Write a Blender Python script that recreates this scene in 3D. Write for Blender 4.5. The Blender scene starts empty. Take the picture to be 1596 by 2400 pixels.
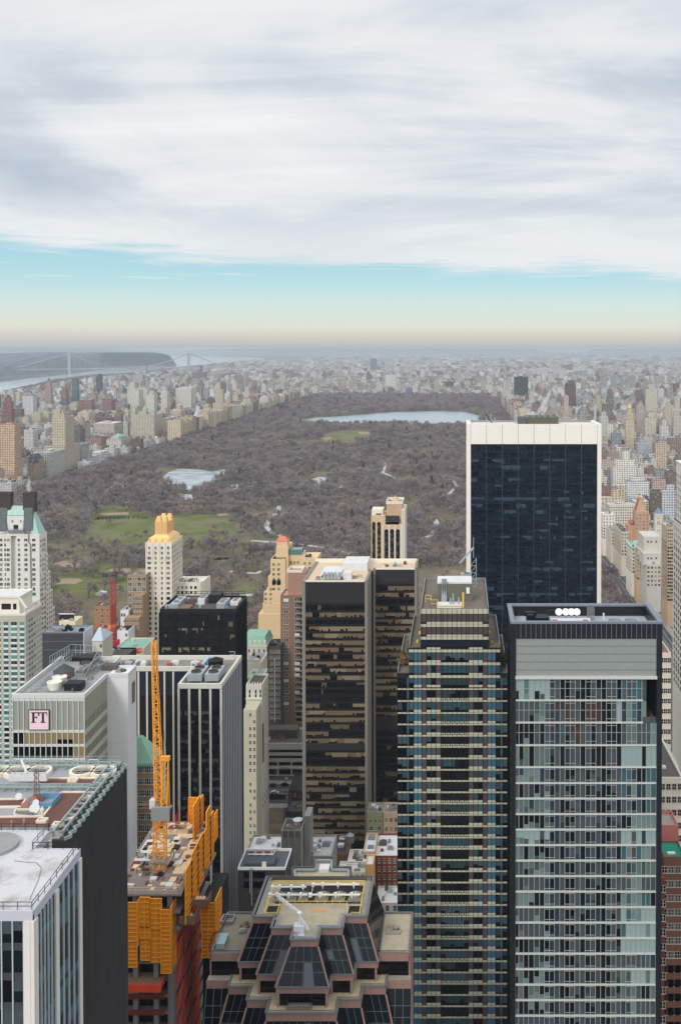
import bpy, math, random
import numpy as np
from mathutils import Vector, Matrix
random.seed(7); RNG = np.random.default_rng(11)
SC = bpy.context.scene; COL = SC.collection
HAZE = 5.4e-5
# ------------------------------------------------------------------ camera, sky, sun, exposure
F, PX, HOR, CH = 2310.0, 1075.0, 816.0, 250.0          # focal length in photo pixels, vanishing point of the avenues, eye level, eye height
PITCH = math.radians(1.0); PS, PC = math.sin(PITCH), math.cos(PITCH); PY0 = HOR + F * math.tan(PITCH)
RE = 1.0e8                                             # the ground falls away very slightly with distance
cd = bpy.data.cameras.new('camera'); cam = bpy.data.objects.new('camera', cd); COL.objects.link(cam); SC.camera = cam
cam.location = (0, 0, CH); cam.rotation_euler = (math.pi / 2 - PITCH, 0, 0)
cd.sensor_width = 36; cd.sensor_fit = 'AUTO'; cd.lens = 36 * F / 2400
cd.shift_x = -(PX - 798) / 2400; cd.shift_y = (PY0 - 1200) / 2400
cd.clip_start = 1; cd.clip_end = 250000
SC.view_settings.view_transform = 'Standard'; SC.view_settings.look = 'None'; SC.view_settings.exposure = 0.12; SC.view_settings.gamma = 1
SC.view_settings.use_curve_mapping = False
try:
    SC.cycles.use_denoising = True; SC.cycles.denoiser = 'OPENIMAGEDENOISE'
    SC.cycles.max_bounces = 6; SC.cycles.diffuse_bounces = 3; SC.cycles.glossy_bounces = 3; SC.cycles.transmission_bounces = 3
    SC.cycles.volume_bounces = 1; SC.cycles.transparent_max_bounces = 6; SC.cycles.sample_clamp_indirect = 6
except Exception: pass
SUN_EL, SUN_AZ = math.radians(34), math.radians(205)   # azimuth clockwise from the view direction: behind the camera, a little to the left
def lin(c): return tuple((v / 255 / 12.92) if v <= 10.31 else ((v / 255 + .055) / 1.055) ** 2.4 for v in c)
class NT:
    def __init__(s, t): s.t = t; s.n = t.nodes; s.l = t.links
    def a(s, ty, **k):
        n = s.n.new(ty)
        for q, v in k.items(): setattr(n, q, v)
        return n
    def set(s, sock, v):
        if hasattr(v, 'is_linked') or isinstance(v, bpy.types.NodeSocket): s.l.new(v, sock)
        elif isinstance(v, (tuple, list)) and len(v) == 3 and sock.type == 'RGBA': sock.default_value = (*v, 1)
        else: sock.default_value = v
    def m(s, op, a, b=None, c=None, clamp=False):
        n = s.a('ShaderNodeMath', operation=op); n.use_clamp = clamp
        for i, v in enumerate((a, b, c)):
            if v is not None: s.set(n.inputs[i], v)
        return n.outputs[0]
    def mix(s, f, a, b, bt='MIX'):
        n = s.a('ShaderNodeMix', data_type='RGBA', blend_type=bt)
        s.set(n.inputs[0], f); s.set(n.inputs[6], a); s.set(n.inputs[7], b); return n.outputs[2]
    def ramp(s, f, stops, interp='LINEAR'):
        n = s.a('ShaderNodeValToRGB'); r = n.color_ramp; r.interpolation = interp
        while len(r.elements) < len(stops): r.elements.new(.5)
        for e, (p, c) in zip(r.elements, stops): e.position = p; e.color = (*c, 1) if len(c) == 3 else c
        s.set(n.inputs[0], f); return n.outputs[0]
    def noise(s, vec, scale, detail=4, rough=.55, dist=0, dim='3D'):
        n = s.a('ShaderNodeTexNoise', noise_dimensions=dim); s.set(n.inputs['Vector'], vec)
        n.inputs['Scale'].default_value = scale; n.inputs['Detail'].default_value = detail
        n.inputs['Roughness'].default_value = rough; n.inputs['Distortion'].default_value = dist; return n.outputs[0]
    def comb(s, x, y, z):
        n = s.a('ShaderNodeCombineXYZ')
        for i, v in enumerate((x, y, z)): s.set(n.inputs[i], v)
        return n.outputs[0]
W = bpy.data.worlds.new('World'); SC.world = W; W.use_nodes = True
t = NT(W.node_tree); t.n.clear()
sky = t.a('ShaderNodeTexSky', sky_type='NISHITA', sun_disc=False, sun_elevation=SUN_EL, sun_rotation=SUN_AZ)
tc = t.a('ShaderNodeTexCoord'); sp = t.a('ShaderNodeSeparateXYZ'); t.l.new(tc.outputs['Generated'], sp.inputs[0])
dx, dy, dz = sp.outputs
el = t.m('MULTIPLY', t.m('ARCSINE', dz), 57.2958)                       # elevation in degrees
band = t.ramp(t.m('DIVIDE', el, 12), [(0, lin((188, 190, 193))), (.025, lin((202, 200, 198))), (.055, lin((216, 212, 204))), (.10, lin((228, 230, 216))), (.2, lin((216, 234, 230))), (.32, lin((188, 226, 234))), (.5, lin((164, 214, 232))), (1, lin((150, 204, 230)))])
clear = t.mix(.95, t.mix(1, sky.outputs[0], (.1, .1, .1), 'MULTIPLY'), band)
inv = t.m('DIVIDE', 1, t.m('ADD', t.m('MAXIMUM', dz, 0), .19))
cx_, cy_ = t.m('MULTIPLY', dx, inv), t.m('MULTIPLY', dy, inv)
pc = t.comb(t.m('MULTIPLY', cx_, .8), cy_, 0)
n1 = t.noise(pc, .8, 9, .55, .7); n2 = t.noise(t.comb(t.m('ADD', t.m('MULTIPLY', cx_, .45), t.m('MULTIPLY', cy_, .14)), cy_, 3.1), 1.7, 9, .58, 1.0)
edge = t.noise(t.comb(t.m('MULTIPLY', dx, 3.4), 0, t.m('MULTIPLY', el, .6)), 1.5, 6, .6, .3)
# cover edge: about 5.7 degrees, a little lower to the right, ragged
thr = t.m('ADD', t.m('SUBTRACT', 4.5, t.m('MULTIPLY', dx, 2.4)), t.m('MULTIPLY', t.m('SUBTRACT', edge, .5), -3.4))
cov = t.m('SMOOTHSTEP', .0, 1.0, 0) if False else None
mr = t.a('ShaderNodeMapRange', interpolation_type='SMOOTHSTEP'); t.l.new(t.m('SUBTRACT', el, thr), mr.inputs[0])
mr.inputs[1].default_value = -.30; mr.inputs[2].default_value = .55; mr.inputs[3].default_value = 0; mr.inputs[4].default_value = 1
cover = mr.outputs[0]
wisp = t.noise(t.comb(t.m('MULTIPLY', dx, 3.2), t.m('MULTIPLY', el, 1.9), 7.7), 1.7, 6, .6, .4)
mw = t.a('ShaderNodeMapRange', interpolation_type='SMOOTHSTEP'); t.l.new(wisp, mw.inputs[0]); mw.inputs[1].default_value = .60; mw.inputs[2].default_value = .72
wl = t.m('MULTIPLY', mw.outputs[0], t.m('MULTIPLY', t.m('GREATER_THAN', el, 3.4), .8)); cover = t.m('MAXIMUM', cover, wl)
bright = t.m('ADD', t.m('MULTIPLY', n1, .65), t.m('MULTIPLY', n2, .45))
cl = t.ramp(bright, [(.40, lin((184, 197, 212))), (.50, lin((206, 214, 224))), (.57, lin((230, 234, 238))), (.68, lin((249, 249, 249)))])
low = t.a('ShaderNodeMapRange', interpolation_type='SMOOTHSTEP'); t.l.new(el, low.inputs[0]); low.inputs[1].default_value = 5; low.inputs[2].default_value = 10; low.inputs[3].default_value = .75; low.inputs[4].default_value = 0
cl = t.mix(low.outputs[0], cl, lin((236, 240, 242)))
skyc = t.mix(cover, clear, cl)
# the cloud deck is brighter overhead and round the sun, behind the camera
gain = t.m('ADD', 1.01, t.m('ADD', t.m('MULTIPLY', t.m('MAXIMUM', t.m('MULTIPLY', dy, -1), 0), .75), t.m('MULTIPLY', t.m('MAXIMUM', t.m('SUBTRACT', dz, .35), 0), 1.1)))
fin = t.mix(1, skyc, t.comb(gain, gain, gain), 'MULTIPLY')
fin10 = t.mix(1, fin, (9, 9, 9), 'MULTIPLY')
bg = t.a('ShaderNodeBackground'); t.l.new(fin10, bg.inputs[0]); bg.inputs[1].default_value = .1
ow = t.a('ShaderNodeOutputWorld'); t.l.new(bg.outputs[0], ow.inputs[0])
sl = bpy.data.lights.new('sun', 'SUN'); so = bpy.data.objects.new('sun', sl); COL.objects.link(so)
sl.energy = 1.45; sl.angle = math.radians(14); sl.color = (1, .96, .9)
sd = Vector((math.sin(SUN_AZ) * math.cos(SUN_EL), math.cos(SUN_AZ) * math.cos(SUN_EL), math.sin(SUN_EL)))
so.rotation_euler = sd.to_track_quat('Z', 'Y').to_euler(); so.location = sd * 900
# ------------------------------------------------------------------ helpers
def gz(x, y): return -(x * x + y * y) / (2 * RE)
def S(px, py, Y):                                       # photo pixel at depth Y -> x, z
    v = (PY0 - py) / F; d = Y * (v * PC - PS) / (PC + v * PS); dep = Y * PC - d * PS
    return (px - PX) / F * dep, CH + d
def SX(px, Y, z=130):
    return (px - PX) / F * (Y * PC - (z - CH) * PS)
def SZ(py, Y): return S(PX, py, Y)[1]
def A(px, py, z):                                       # photo pixel on the level z -> x, Y
    v = (PY0 - py) / F; Y = (z - CH) * (PC + v * PS) / (v * PC - PS); return S(px, py, Y)[0], Y
def G(px, py):                                          # photo pixel on the ground -> x, Y, z
    z = 0
    for _ in range(30):
        x, y = A(px, py, z); z = gz(x, y)
    return x, y, z
class MB:
    def __init__(s): s.v = []; s.f = []; s.m = []
    def add(s, vs, fs, m=0):
        o = len(s.v); s.v += [tuple(p) for p in vs]; s.f += [tuple(i + o for i in f) for f in fs]; s.m += [m] * len(fs); return s
    def box(s, x0, x1, y0, y1, z0, z1, m=0, bottom=True):
        x0, x1 = min(x0, x1), max(x0, x1); y0, y1 = min(y0, y1), max(y0, y1)
        fs = [(4, 5, 6, 7), (0, 1, 5, 4), (1, 2, 6, 5), (2, 3, 7, 6), (3, 0, 4, 7)]
        if bottom: fs.append((3, 2, 1, 0))
        return s.add([(x0, y0, z0), (x1, y0, z0), (x1, y1, z0), (x0, y1, z0), (x0, y0, z1), (x1, y0, z1), (x1, y1, z1), (x0, y1, z1)], fs, m)
    def quad(s, a, b, c, d, m=0): return s.add([a, b, c, d], [(0, 1, 2, 3)], m)
    def prism(s, pts, z0, z1, m=0, mtop=None):          # plan polygon counter-clockwise
        n = len(pts); s.add([(x, y, z0) for x, y in pts] + [(x, y, z1) for x, y in pts], [(i, (i + 1) % n, n + (i + 1) % n, n + i) for i in range(n)], m)
        s.add([(x, y, z1) for x, y in pts], [tuple(range(n))], m if mtop is None else mtop); return s
    def cyl(s, x, y, z0, z1, r, n=16, r2=None, m=0, cap=True):
        r2 = r if r2 is None else r2
        a = [(x + r * math.cos(6.2832 * i / n), y + r * math.sin(6.2832 * i / n), z0) for i in range(n)]
        b = [(x + r2 * math.cos(6.2832 * i / n), y + r2 * math.sin(6.2832 * i / n), z1) for i in range(n)]
        s.add(a + b, [(i, (i + 1) % n, n + (i + 1) % n, n + i) for i in range(n)] + ([tuple(range(n, 2 * n))] if cap and r2 > .01 else []), m); return s
    def ring(s, x, y, z0, z1, r, ri, n=20, m=0):
        P = lambda q, z: [(x + q * math.cos(6.2832 * i / n), y + q * math.sin(6.2832 * i / n), z) for i in range(n)]
        f = []
        for i in range(n):
            j = (i + 1) % n; f += [(i, j, n + j, n + i), (n + i, n + j, 2 * n + j, 2 * n + i), (2 * n + i, 2 * n + j, 3 * n + j, 3 * n + i)]
        return s.add(P(r, z0) + P(r, z1) + P(ri, z1) + P(ri, z0), f, m)
    def bar(s, p, q, w, h=None, m=0):
        p, q = Vector(p), Vector(q); d = (q - p)
        if d.length < 1e-6: return s
        d.normalize(); up = Vector((0, 0, 1)) if abs(d.z) < .95 else Vector((0, 1, 0))
        a = d.cross(up).normalized() * (w / 2); b = a.cross(d).normalized() * ((h or w) / 2)
        vs = [p - a - b, p + a - b, p + a + b, p - a + b, q - a - b, q + a - b, q + a + b, q - a + b]
        return s.add(vs, [(0, 1, 5, 4), (1, 2, 6, 5), (2, 3, 7, 6), (3, 0, 4, 7), (3, 2, 1, 0), (4, 5, 6, 7)], m)
    def tube(s, pts, r, n=7, m=0):
        pts = [Vector(p) for p in pts]; rs = r if isinstance(r, (list, tuple)) else [r] * len(pts); vs = []
        for i, p in enumerate(pts):
            d = (pts[min(i + 1, len(pts) - 1)] - pts[max(i - 1, 0)]).normalized(); up = Vector((0, 0, 1)) if abs(d.z) < .9 else Vector((0, 1, 0))
            a = d.cross(up).normalized(); b = a.cross(d)
            vs += [p + (a * math.cos(6.2832 * k / n) + b * math.sin(6.2832 * k / n)) * rs[i] for k in range(n)]
        fs = [(i * n + k, (i + 1) * n + k, (i + 1) * n + (k + 1) % n, i * n + (k + 1) % n) for i in range(len(pts) - 1) for k in range(n)]
        fs += [tuple(range(n)), tuple(range((len(pts) - 1) * n, len(pts) * n))[::-1]]; return s.add(vs, fs, m)
    def build(s, name, mats, parent=None, kind=None, label=None, smooth=False):
        me = bpy.data.meshes.new(name); o = bpy.data.objects.new(name, me); COL.objects.link(o)
        off = (0, 0, 0)
        if parent is not None:
            o.parent = parent; q = parent; off = Vector((0, 0, 0))
            while q is not None: off = off + q.location; q = q.parent
        me.from_pydata([(a - off[0], b - off[1], c - off[2]) for a, b, c in s.v], [], s.f)
        mats = mats if isinstance(mats, (list, tuple)) else [mats]
        for k in mats: me.materials.append(k)
        if len(mats) > 1: me.polygons.foreach_set('material_index', s.m)
        if smooth: me.polygons.foreach_set('use_smooth', [True] * len(s.f))
        if kind: o['kind'] = kind
        if label: o['label'] = label
        return o
def thing(name, label, cat, loc, group=None):
    o = bpy.data.objects.new(name, None); COL.objects.link(o); o.location = loc; o.empty_display_size = .5
    o['label'] = label; o['category'] = cat
    if group: o['group'] = group
    return o
def tag(o, label, cat, group=None):
    o['label'] = label; o['category'] = cat
    if group: o['group'] = group
    return o
MATS = {}
def mat(name, rgb, rough=.8, var=.12, scale=.25, metal=0, spec=.3, streak=0, bump=0, objvar=0):
    if name in MATS: return MATS[name]
    k = bpy.data.materials.new(name); k.use_nodes = True; t = NT(k.node_tree); b = t.n['Principled BSDF']; c = lin(rgb)
    b.inputs['Roughness'].default_value = rough; b.inputs['Metallic'].default_value = metal; b.inputs['Specular IOR Level'].default_value = spec
    if var or streak or objvar:
        tc = t.a('ShaderNodeTexCoord'); col = t.a('ShaderNodeRGB').outputs[0]; col.default_value = (*c, 1)
        f = t.noise(tc.outputs['Object'], scale, 5, .65)
        g = t.m('ADD', 1 - var, t.m('MULTIPLY', f, 2 * var))
        if streak:
            mp = t.a('ShaderNodeMapping'); t.l.new(tc.outputs['Object'], mp.inputs[0]); mp.inputs['Scale'].default_value = (1, 1, .05)
            g = t.m('MULTIPLY', g, t.m('ADD', 1 - streak, t.m('MULTIPLY', t.noise(mp.outputs[0], .9, 4, .7), 2 * streak)))
        if objvar:
            oi = t.a('ShaderNodeObjectInfo'); g = t.m('MULTIPLY', g, t.m('ADD', 1 - objvar, t.m('MULTIPLY', oi.outputs['Random'], 2 * objvar)))
        t.l.new(t.mix(1, col, t.comb(g, g, g), 'MULTIPLY'), b.inputs['Base Color'])
        if bump:
            bp = t.a('ShaderNodeBump'); bp.inputs['Strength'].default_value = bump; bp.inputs['Distance'].default_value = .1
            t.l.new(t.noise(tc.outputs['Object'], scale * 9, 3), bp.inputs['Height']); t.l.new(bp.outputs[0], b.inputs['Normal'])
    else: b.inputs['Base Color'].default_value = (*c, 1)
    MATS[name] = k; return k
def glass(name, rgb, rough=.12, spec=.5, var=.3):
    if name in MATS: return MATS[name]
    k = mat(name, rgb, rough, var, .35, 0, spec); t = NT(k.node_tree); b = t.n['Principled BSDF']
    tc = t.a('ShaderNodeTexCoord'); bp = t.a('ShaderNodeBump'); bp.inputs['Strength'].default_value = .12; bp.inputs['Distance'].default_value = .3
    t.l.new(t.noise(tc.outputs['Object'], .3, 2), bp.inputs['Height']); t.l.new(bp.outputs[0], b.inputs['Normal']); return k
gD = glass('glass_dark', (18, 24, 31), .12, .4); gB = glass('glass_blue', (30, 52, 66)); gT = glass('glass_teal', (58, 92, 100)); gG = glass('glass_green', (66, 118, 112))
gK = glass('glass_black', (10, 11, 15), .12, .35); gM = glass('glass_mid', (70, 78, 86)); gL = glass('glass_light', (108, 126, 124), .3, .4, .15)
gP = glass('glass_plum', (70, 76, 80), .15); gS = glass('glass_sage', (92, 108, 104), .25, .4, .3)
bT = mat('blind_tan', (116, 98, 76), .7, .18, .6); bC = mat('blind_cream', (138, 124, 98), .7, .12, .6); bO = mat('blind_olive', (96, 88, 62), .7, .2, .6); bW = mat('blind_white', (214, 220, 218), .7, .08)
mStone = mat('limestone', (206, 198, 184), .85, .1, .12, streak=.1); mWhite = mat('white_paint', (218, 218, 218), .7, .06, .1, streak=.05); mCream = mat('cream_stone', (224, 216, 200), .85, .08, .1, streak=.07)
mTrav = mat('travertine', (232, 224, 214), .8, .05, .1, streak=.03); mConc = mat('concrete', (142, 138, 131), .9, .28, .25, streak=.22); mGrey = mat('grey_metal', (136, 140, 142), .5, .1, .3, .4)
mDark = mat('dark_metal', (30, 30, 33), .55, .2, .2, 0, .25); mBlack = mat('black_metal', (14, 15, 18), .5, .2, .2, 0, .25); mBrn = mat('brown_brick', (128, 98, 78), .9, .18, .3, streak=.08); mRed = mat('red_brick', (126, 62, 50), .9, .2, .4)
mTan = mat('tan_brick', (194, 166, 136), .9, .12, .2, streak=.08); mGravel = mat('roof_gravel', (150, 140, 126), .95, .3, .5, bump=.4); mTar = mat('roof_tar', (88, 84, 80), .9, .3, .25); mRoofW = mat('roof_white', (208, 206, 206), .85, .24, .3, streak=.06)
mPatina = mat('patina_copper', (136, 174, 154), .75, .18, .3, streak=.15); mSteel = mat('galvanised_steel', (176, 184, 188), .45, .15, .4, .5); mYel = mat('yellow_paint', (232, 196, 60), .5, .1); mGold = mat('gold_tile', (238, 196, 132), .6, .08, .4)
mBal = mat('roof_ballast', (196, 182, 158), .95, .16, .6)
# rectangular facade tools. face: 'F' looks to -Y at y=d, 'R' looks to +X at x=d, 'L' looks to -X at x=d
def fq(mb, face, d, a0, a1, z0, z1, m=0):
    if face == 'F': mb.quad((a0, d, z0), (a1, d, z0), (a1, d, z1), (a0, d, z1), m)
    elif face == 'R': mb.quad((d, a0, z0), (d, a1, z0), (d, a1, z1), (d, a0, z1), m)
    else: mb.quad((d, a1, z0), (d, a0, z0), (d, a0, z1), (d, a1, z1), m)
def fb(mb, face, d, a0, a1, z0, z1, out, m=0, inn=0):   # box standing OUT proud of the face, INN sunk
    if face == 'F': mb.box(a0, a1, d - out, d + inn, z0, z1, m)
    elif face == 'R': mb.box(d - inn, d + out, a0, a1, z0, z1, m)
    else: mb.box(d - out, d + inn, a0, a1, z0, z1, m)
OUTD = {'F': -1, 'R': 1, 'L': -1}
def ribbon(root, face, d, a0, a1, z0, z1, n, mats, pblind=.6, frame=None, run=4, name='window_band', fw=.08, dropvar=.5):
    """one storey's strip of windows: n panes; mats = [glass list], [blind list]; blinds hang to random depths in runs"""
    gl, bl = mats; allm = list(gl) + list(bl) + ([frame] if frame else []); mb = MB(); w = (a1 - a0) / n; i = 0; mo = random.choice((0, 0, 1)) if len(gl) > 1 else 0
    while i < n:
        L = min(n - i, random.randint(1, run)); has = random.random() < pblind; b = len(gl) + random.randrange(max(len(bl), 1)); drop = random.choice((1, 1, .75, .6, .45, .85)) if random.random() < dropvar * 2 else 1
        for k in range(i, i + L):
            g = random.randrange(len(gl)) if random.random() < .35 else mo
            if has and bl:
                dr = drop if random.random() < .8 else random.choice((.5, .7, 1)); zc = z1 - (z1 - z0) * dr
                fq(mb, face, d, a0 + k * w, a0 + (k + 1) * w, zc, z1, b)
                if zc > z0 + .01: fq(mb, face, d, a0 + k * w, a0 + (k + 1) * w, z0, zc, g)
            else: fq(mb, face, d, a0 + k * w, a0 + (k + 1) * w, z0, z1, g)
        i += L
    if frame:
        for k in range(n + 1): fb(mb, face, d, a0 + k * w - fw / 2, a0 + k * w + fw / 2, z0, z1, .06, len(allm) - 1)
    return mb.build(name, allm, root)
_WM = {}
def wmesh(g, fr):
    key = (g.name, fr.name)
    if key not in _WM:
        mb = MB(); mb.box(-.5, .5, -.05, 0, 0, 1, 0)
        for x in (-.5, .44, -.03): mb.box(x, x + .06, -.10, -.051, .06, .95, 1)
        mb.box(-.5, .5, -.10, -.051, .95, 1, 1); mb.box(-.56, .56, -.16, -.051, -.03, .058, 1); mb.box(-.44, .44, -.09, -.052, .48, .52, 1)
        me = bpy.data.meshes.new('window'); me.from_pydata(mb.v, [], mb.f); me.materials.append(g); me.materials.append(fr); me.polygons.foreach_set('material_index', mb.m); _WM[key] = me
    return _WM[key]
def windows(root, wl, frame=None, gl=None, cap=100, name='window'):
    """wl: (face, d, a, z, w, h). The nearest CAP become parts of their own, the rest one mesh"""
    gl = gl or [gD, gD, gK, gM, gB, bC]; frame = frame or mStone
    wl = sorted(wl, key=lambda q: -q[3] + (q[1] if q[0] == 'F' else q[2]) * .2)
    rest = MB(); ms = list(dict.fromkeys(gl)) + [frame]
    for i, (face, d, a, z, w, h) in enumerate(wl):
        g = random.choice(gl)
        if i < cap:
            o = bpy.data.objects.new(name, wmesh(g, frame)); COL.objects.link(o); o.parent = root; r = root.location
            if face == 'F': p = (a, d, z)
            else: p = (d, a, z)
            o.location = (p[0] - r[0], p[1] - r[1], p[2] - r[2]); o.scale = (w, 1, h); o.rotation_euler = (0, 0, {'F': 0, 'R': math.pi / 2, 'L': -math.pi / 2}[face])
        else:
            fb(rest, face, d, a - w / 2, a + w / 2, z, z + h, .05, ms.index(g)); fb(rest, face, d, a - w * .56, a + w * .56, z - .12, z - .01, .16, len(ms) - 1)
    if rest.f: rest.build(name, ms, root, kind='stuff')
def grid(face, d, a0, a1, z0, z1, n, fh, w, h, skip=0, pair=False, jit=0):
    out = []; cw = (a1 - a0) / n; nz = int((z1 - z0) / fh)
    for j in range(nz):
        for i in range(n):
            if random.random() < skip: continue
            a = a0 + (i + .5) * cw; z = z1 - (j + 1) * fh + fh * .3
            if pair: out += [(face, d, a - w * .55, z, w, h), (face, d, a + w * .55, z, w, h)]
            else: out.append((face, d, a, z, w * (1 + random.uniform(-jit, jit)), h))
    return out
def railing(mb, pts, h=1.1, step=1.6, r=.05, m=0, mid=True):
    for p, q in zip(pts, pts[1:]):
        p, q = Vector(p), Vector(q); n = max(1, int((q - p).length / step))
        for k in range(n + 1):
            b = p.lerp(q, k / n); mb.bar(b, b + Vector((0, 0, h)), r, m=m)
        for hh in ((h, h * .5) if mid else (h,)): mb.bar(p + Vector((0, 0, hh)), q + Vector((0, 0, hh)), r, m=m)
def parapet(mb, x0, x1, y0, y1, z, h=1.0, t_=.5, m=0):
    mb.box(x0, x1, y0, y0 + t_, z, z + h, m); mb.box(x0, x1, y1 - t_, y1, z, z + h, m); mb.box(x0, x0 + t_, y0 + t_, y1 - t_, z, z + h, m); mb.box(x1 - t_, x1, y0 + t_, y1 - t_, z, z + h, m)
def shell(root, x0, x1, y0, y1, z1, wm, rm, par=1.0, cop=None, name='wall', z0=None, tk=.5):
    z0 = gz(x0, y0) - 1 if z0 is None else z0
    mb = MB(); mb.box(x0, x1, y0, y1, z0, z1 - par - .02, bottom=False); w = mb.build(name, wm, root)
    if par > 0:
        mb = MB(); parapet(mb, x0, x1, y0, y1, z1 - par - .02, par + .02, tk); mb.build('parapet', cop or wm, root)
    mb = MB(); mb.box(x0 + tk, x1 - tk, y0 + tk, y1 - tk, z1 - par - .02, z1 - par + .06); mb.build('roof', rm, root)
    return w
def clutter(root, x0, x1, y0, y1, z, n, seed=0, mats=None, hmax=2.5, name='rooftop_unit'):
    rr = random.Random(seed); mats = mats or [mGrey, mSteel, mRoofW, mConc, mTar]
    for k in range(n):
        w, l, h = rr.uniform(.8, 3.2), rr.uniform(.8, 2.6), rr.uniform(.5, hmax); x, y = rr.uniform(x0 + 1, max(x1 - 1 - w, x0 + 1.1)), rr.uniform(y0 + 1, max(y1 - 1 - l, y0 + 1.1)); mb = MB()
        mb.box(x, x + w, y, y + l, z, z + h)
        if rr.random() < .5: mb.ring(x + w / 2, y + l / 2, z + h, z + h + .3, min(w, l) * .42, min(w, l) * .34, 12)
        else: mb.box(x + w * .2, x + w * .8, y + l * .2, y + l * .8, z + h, z + h + .25)
        mb.build(name, rr.choice(mats), root)
# ------------------------------------------------------------------ ground, water, hills
def gmat(name, a, b, scale=.01, rough=.95, spec=.1, c=None, scale2=.1):
    k = bpy.data.materials.new(name); k.use_nodes = True; t = NT(k.node_tree); p = t.n['Principled BSDF']; p.inputs['Roughness'].default_value = rough; p.inputs['Specular IOR Level'].default_value = spec
    tc = t.a('ShaderNodeTexCoord'); v = t.ramp(t.noise(tc.outputs['Object'], scale, 6, .6), [(.35, lin(a)), (.65, lin(b))])
    if c: v = t.mix(t.ramp(t.noise(tc.outputs['Object'], scale2, 4, .6), [(.45, (0, 0, 0)), (.62, (1, 1, 1))]), v, lin(c))
    t.l.new(v, p.inputs['Base Color']); return k
def disc():
    rs = [0] + [60 * 1.06 ** i for i in range(121)]; rs = [r for r in rs if r < 66000] + [66000]; n = 220; mb = MB(); a0, a1 = math.radians(25), math.radians(155)
    # a full disc, finer towards the view
    angs = list(np.linspace(a0, a1, 160)) + list(np.linspace(a1, a0 + 2 * math.pi, 60))[1:-1]; n = len(angs)
    vs = [(0, 0, 0)] + [(r * math.cos(a), r * math.sin(a), gz(r, 0)) for r in rs[1:] for a in angs]
    fs = [(0, 1 + i, 1 + (i + 1) % n) for i in range(n)]
    for k in range(len(rs) - 2):
        o = 1 + k * n; fs += [(o + i, o + n + i, o + n + (i + 1) % n, o + (i + 1) % n) for i in range(n)]
    mb.add(vs, fs); return mb
g_city = gmat('city_ground', (58, 60, 62), (92, 92, 94), .02, c=(112, 108, 104), scale2=.004)
disc().build('ground', g_city, kind='structure')
def patch(name, pts, m, dz, step=60, kind='structure'):
    """flat polygon given in ground metres, triangulated and laid on the curved ground"""
    import bmesh
    bm = bmesh.new(); vs = [bm.verts.new((x, y, 0)) for x, y in pts]; bm.faces.new(vs); bmesh.ops.triangulate(bm, faces=bm.faces[:])
    for _ in range(7):
        e = [q for q in bm.edges if q.calc_length() > step]
        if not e: break
        bmesh.ops.subdivide_edges(bm, edges=e, cuts=1, use_grid_fill=False); bmesh.ops.triangulate(bm, faces=bm.faces[:])
    for v in bm.verts: v.co.z = gz(v.co.x, v.co.y) + dz
    for f in bm.faces:
        if f.normal.z < 0: f.normal_flip()
    me = bpy.data.meshes.new(name); bm.to_mesh(me); bm.free(); me.materials.append(m); o = bpy.data.objects.new(name, me); COL.objects.link(o); o['kind'] = kind
    me.polygons.foreach_set('use_smooth', [True] * len(me.polygons)); return o
def gp(*pp): return [G(x, y)[:2] for x, y in pp]
m_water = mat('river_water', (196, 203, 203), .1, .06, .002, spec=.5); m_res = mat('reservoir_water', (156, 168, 178), .3, .12, .006, spec=.5)  # river base colour is pale to carry the overcast sky's reflection
m_ice = gmat('lake_ice', (120, 132, 138), (186, 194, 198), .03, .35, .4)
river = [(-2650, 2500), (-2420, 5000)] + gp((130, 893), (250, 877), (330, 872), (400, 862), (470, 855), (520, 850), (548, 842)) + [(-4300, 22000), (-5200, 26000), (-8600, 26000)] + gp((385, 833), (392, 843), (330, 857), (250, 866), (163, 877), (100, 884), (0, 896)) + [(-3600, 5200), (-3900, 2500)]
patch('river', river, m_water, 1.2, 500)
PARK = (-744.0, 164.0, 716.0, 5100.0)
g_park = gmat('park_ground', (104, 96, 90), (126, 114, 102), .02, c=(102, 102, 76), scale2=.006)
patch('park_ground', [(PARK[0], PARK[2]), (PARK[1], PARK[2]), (PARK[1], PARK[3]), (PARK[0], PARK[3])], g_park, .25, 120)
g_lawn = gmat('lawn_grass', (88, 98, 52), (112, 116, 72), .03, c=(116, 110, 84), scale2=.015); g_sand = gmat('ball_field_sand', (140, 122, 104), (164, 142, 122), .1); g_path = gmat('park_path', (170, 170, 172), (206, 206, 208), .1); g_road = gmat('asphalt', (74, 74, 76), (92, 92, 94), .1)
HOLES = []
def hole(name, px, m, dz, keep=1.0):
    mean = sum(p[1] for p in px) / len(px); px = [(a, b + (10.5 * F / G(a, b)[1] if b > mean and name != 'sand_field' else 0)) for a, b in px]; P = gp(*px); patch(name, P, m, dz, 60); HOLES.append((P, keep, 7)); return P
hole('lawn', [(195, 1252), (212, 1222), (236, 1207), (300, 1210), (395, 1213), (470, 1207), (548, 1208), (552, 1232), (500, 1250), (430, 1268), (300, 1262)], g_lawn, .45)
hole('lawn', [(112, 1318), (128, 1300), (200, 1304), (232, 1318), (330, 1334), (330, 1356), (240, 1372), (110, 1366)], g_lawn, .45, .7)
hole('lawn', [(150, 1192), (330, 1188), (350, 1200), (150, 1204)], g_lawn, .45, .6)
hole('lawn', [(560, 1270), (640, 1262), (660, 1272), (600, 1284), (560, 1280)], g_lawn, .45, .7)
hole('lawn', [(745, 1030), (768, 1014), (835, 1008), (872, 1012), (868, 1024), (820, 1034)], g_lawn, .45)
hole('lawn', [(540, 1380), (600, 1370), (610, 1400), (550, 1410)], g_lawn, .45, .5)
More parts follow.
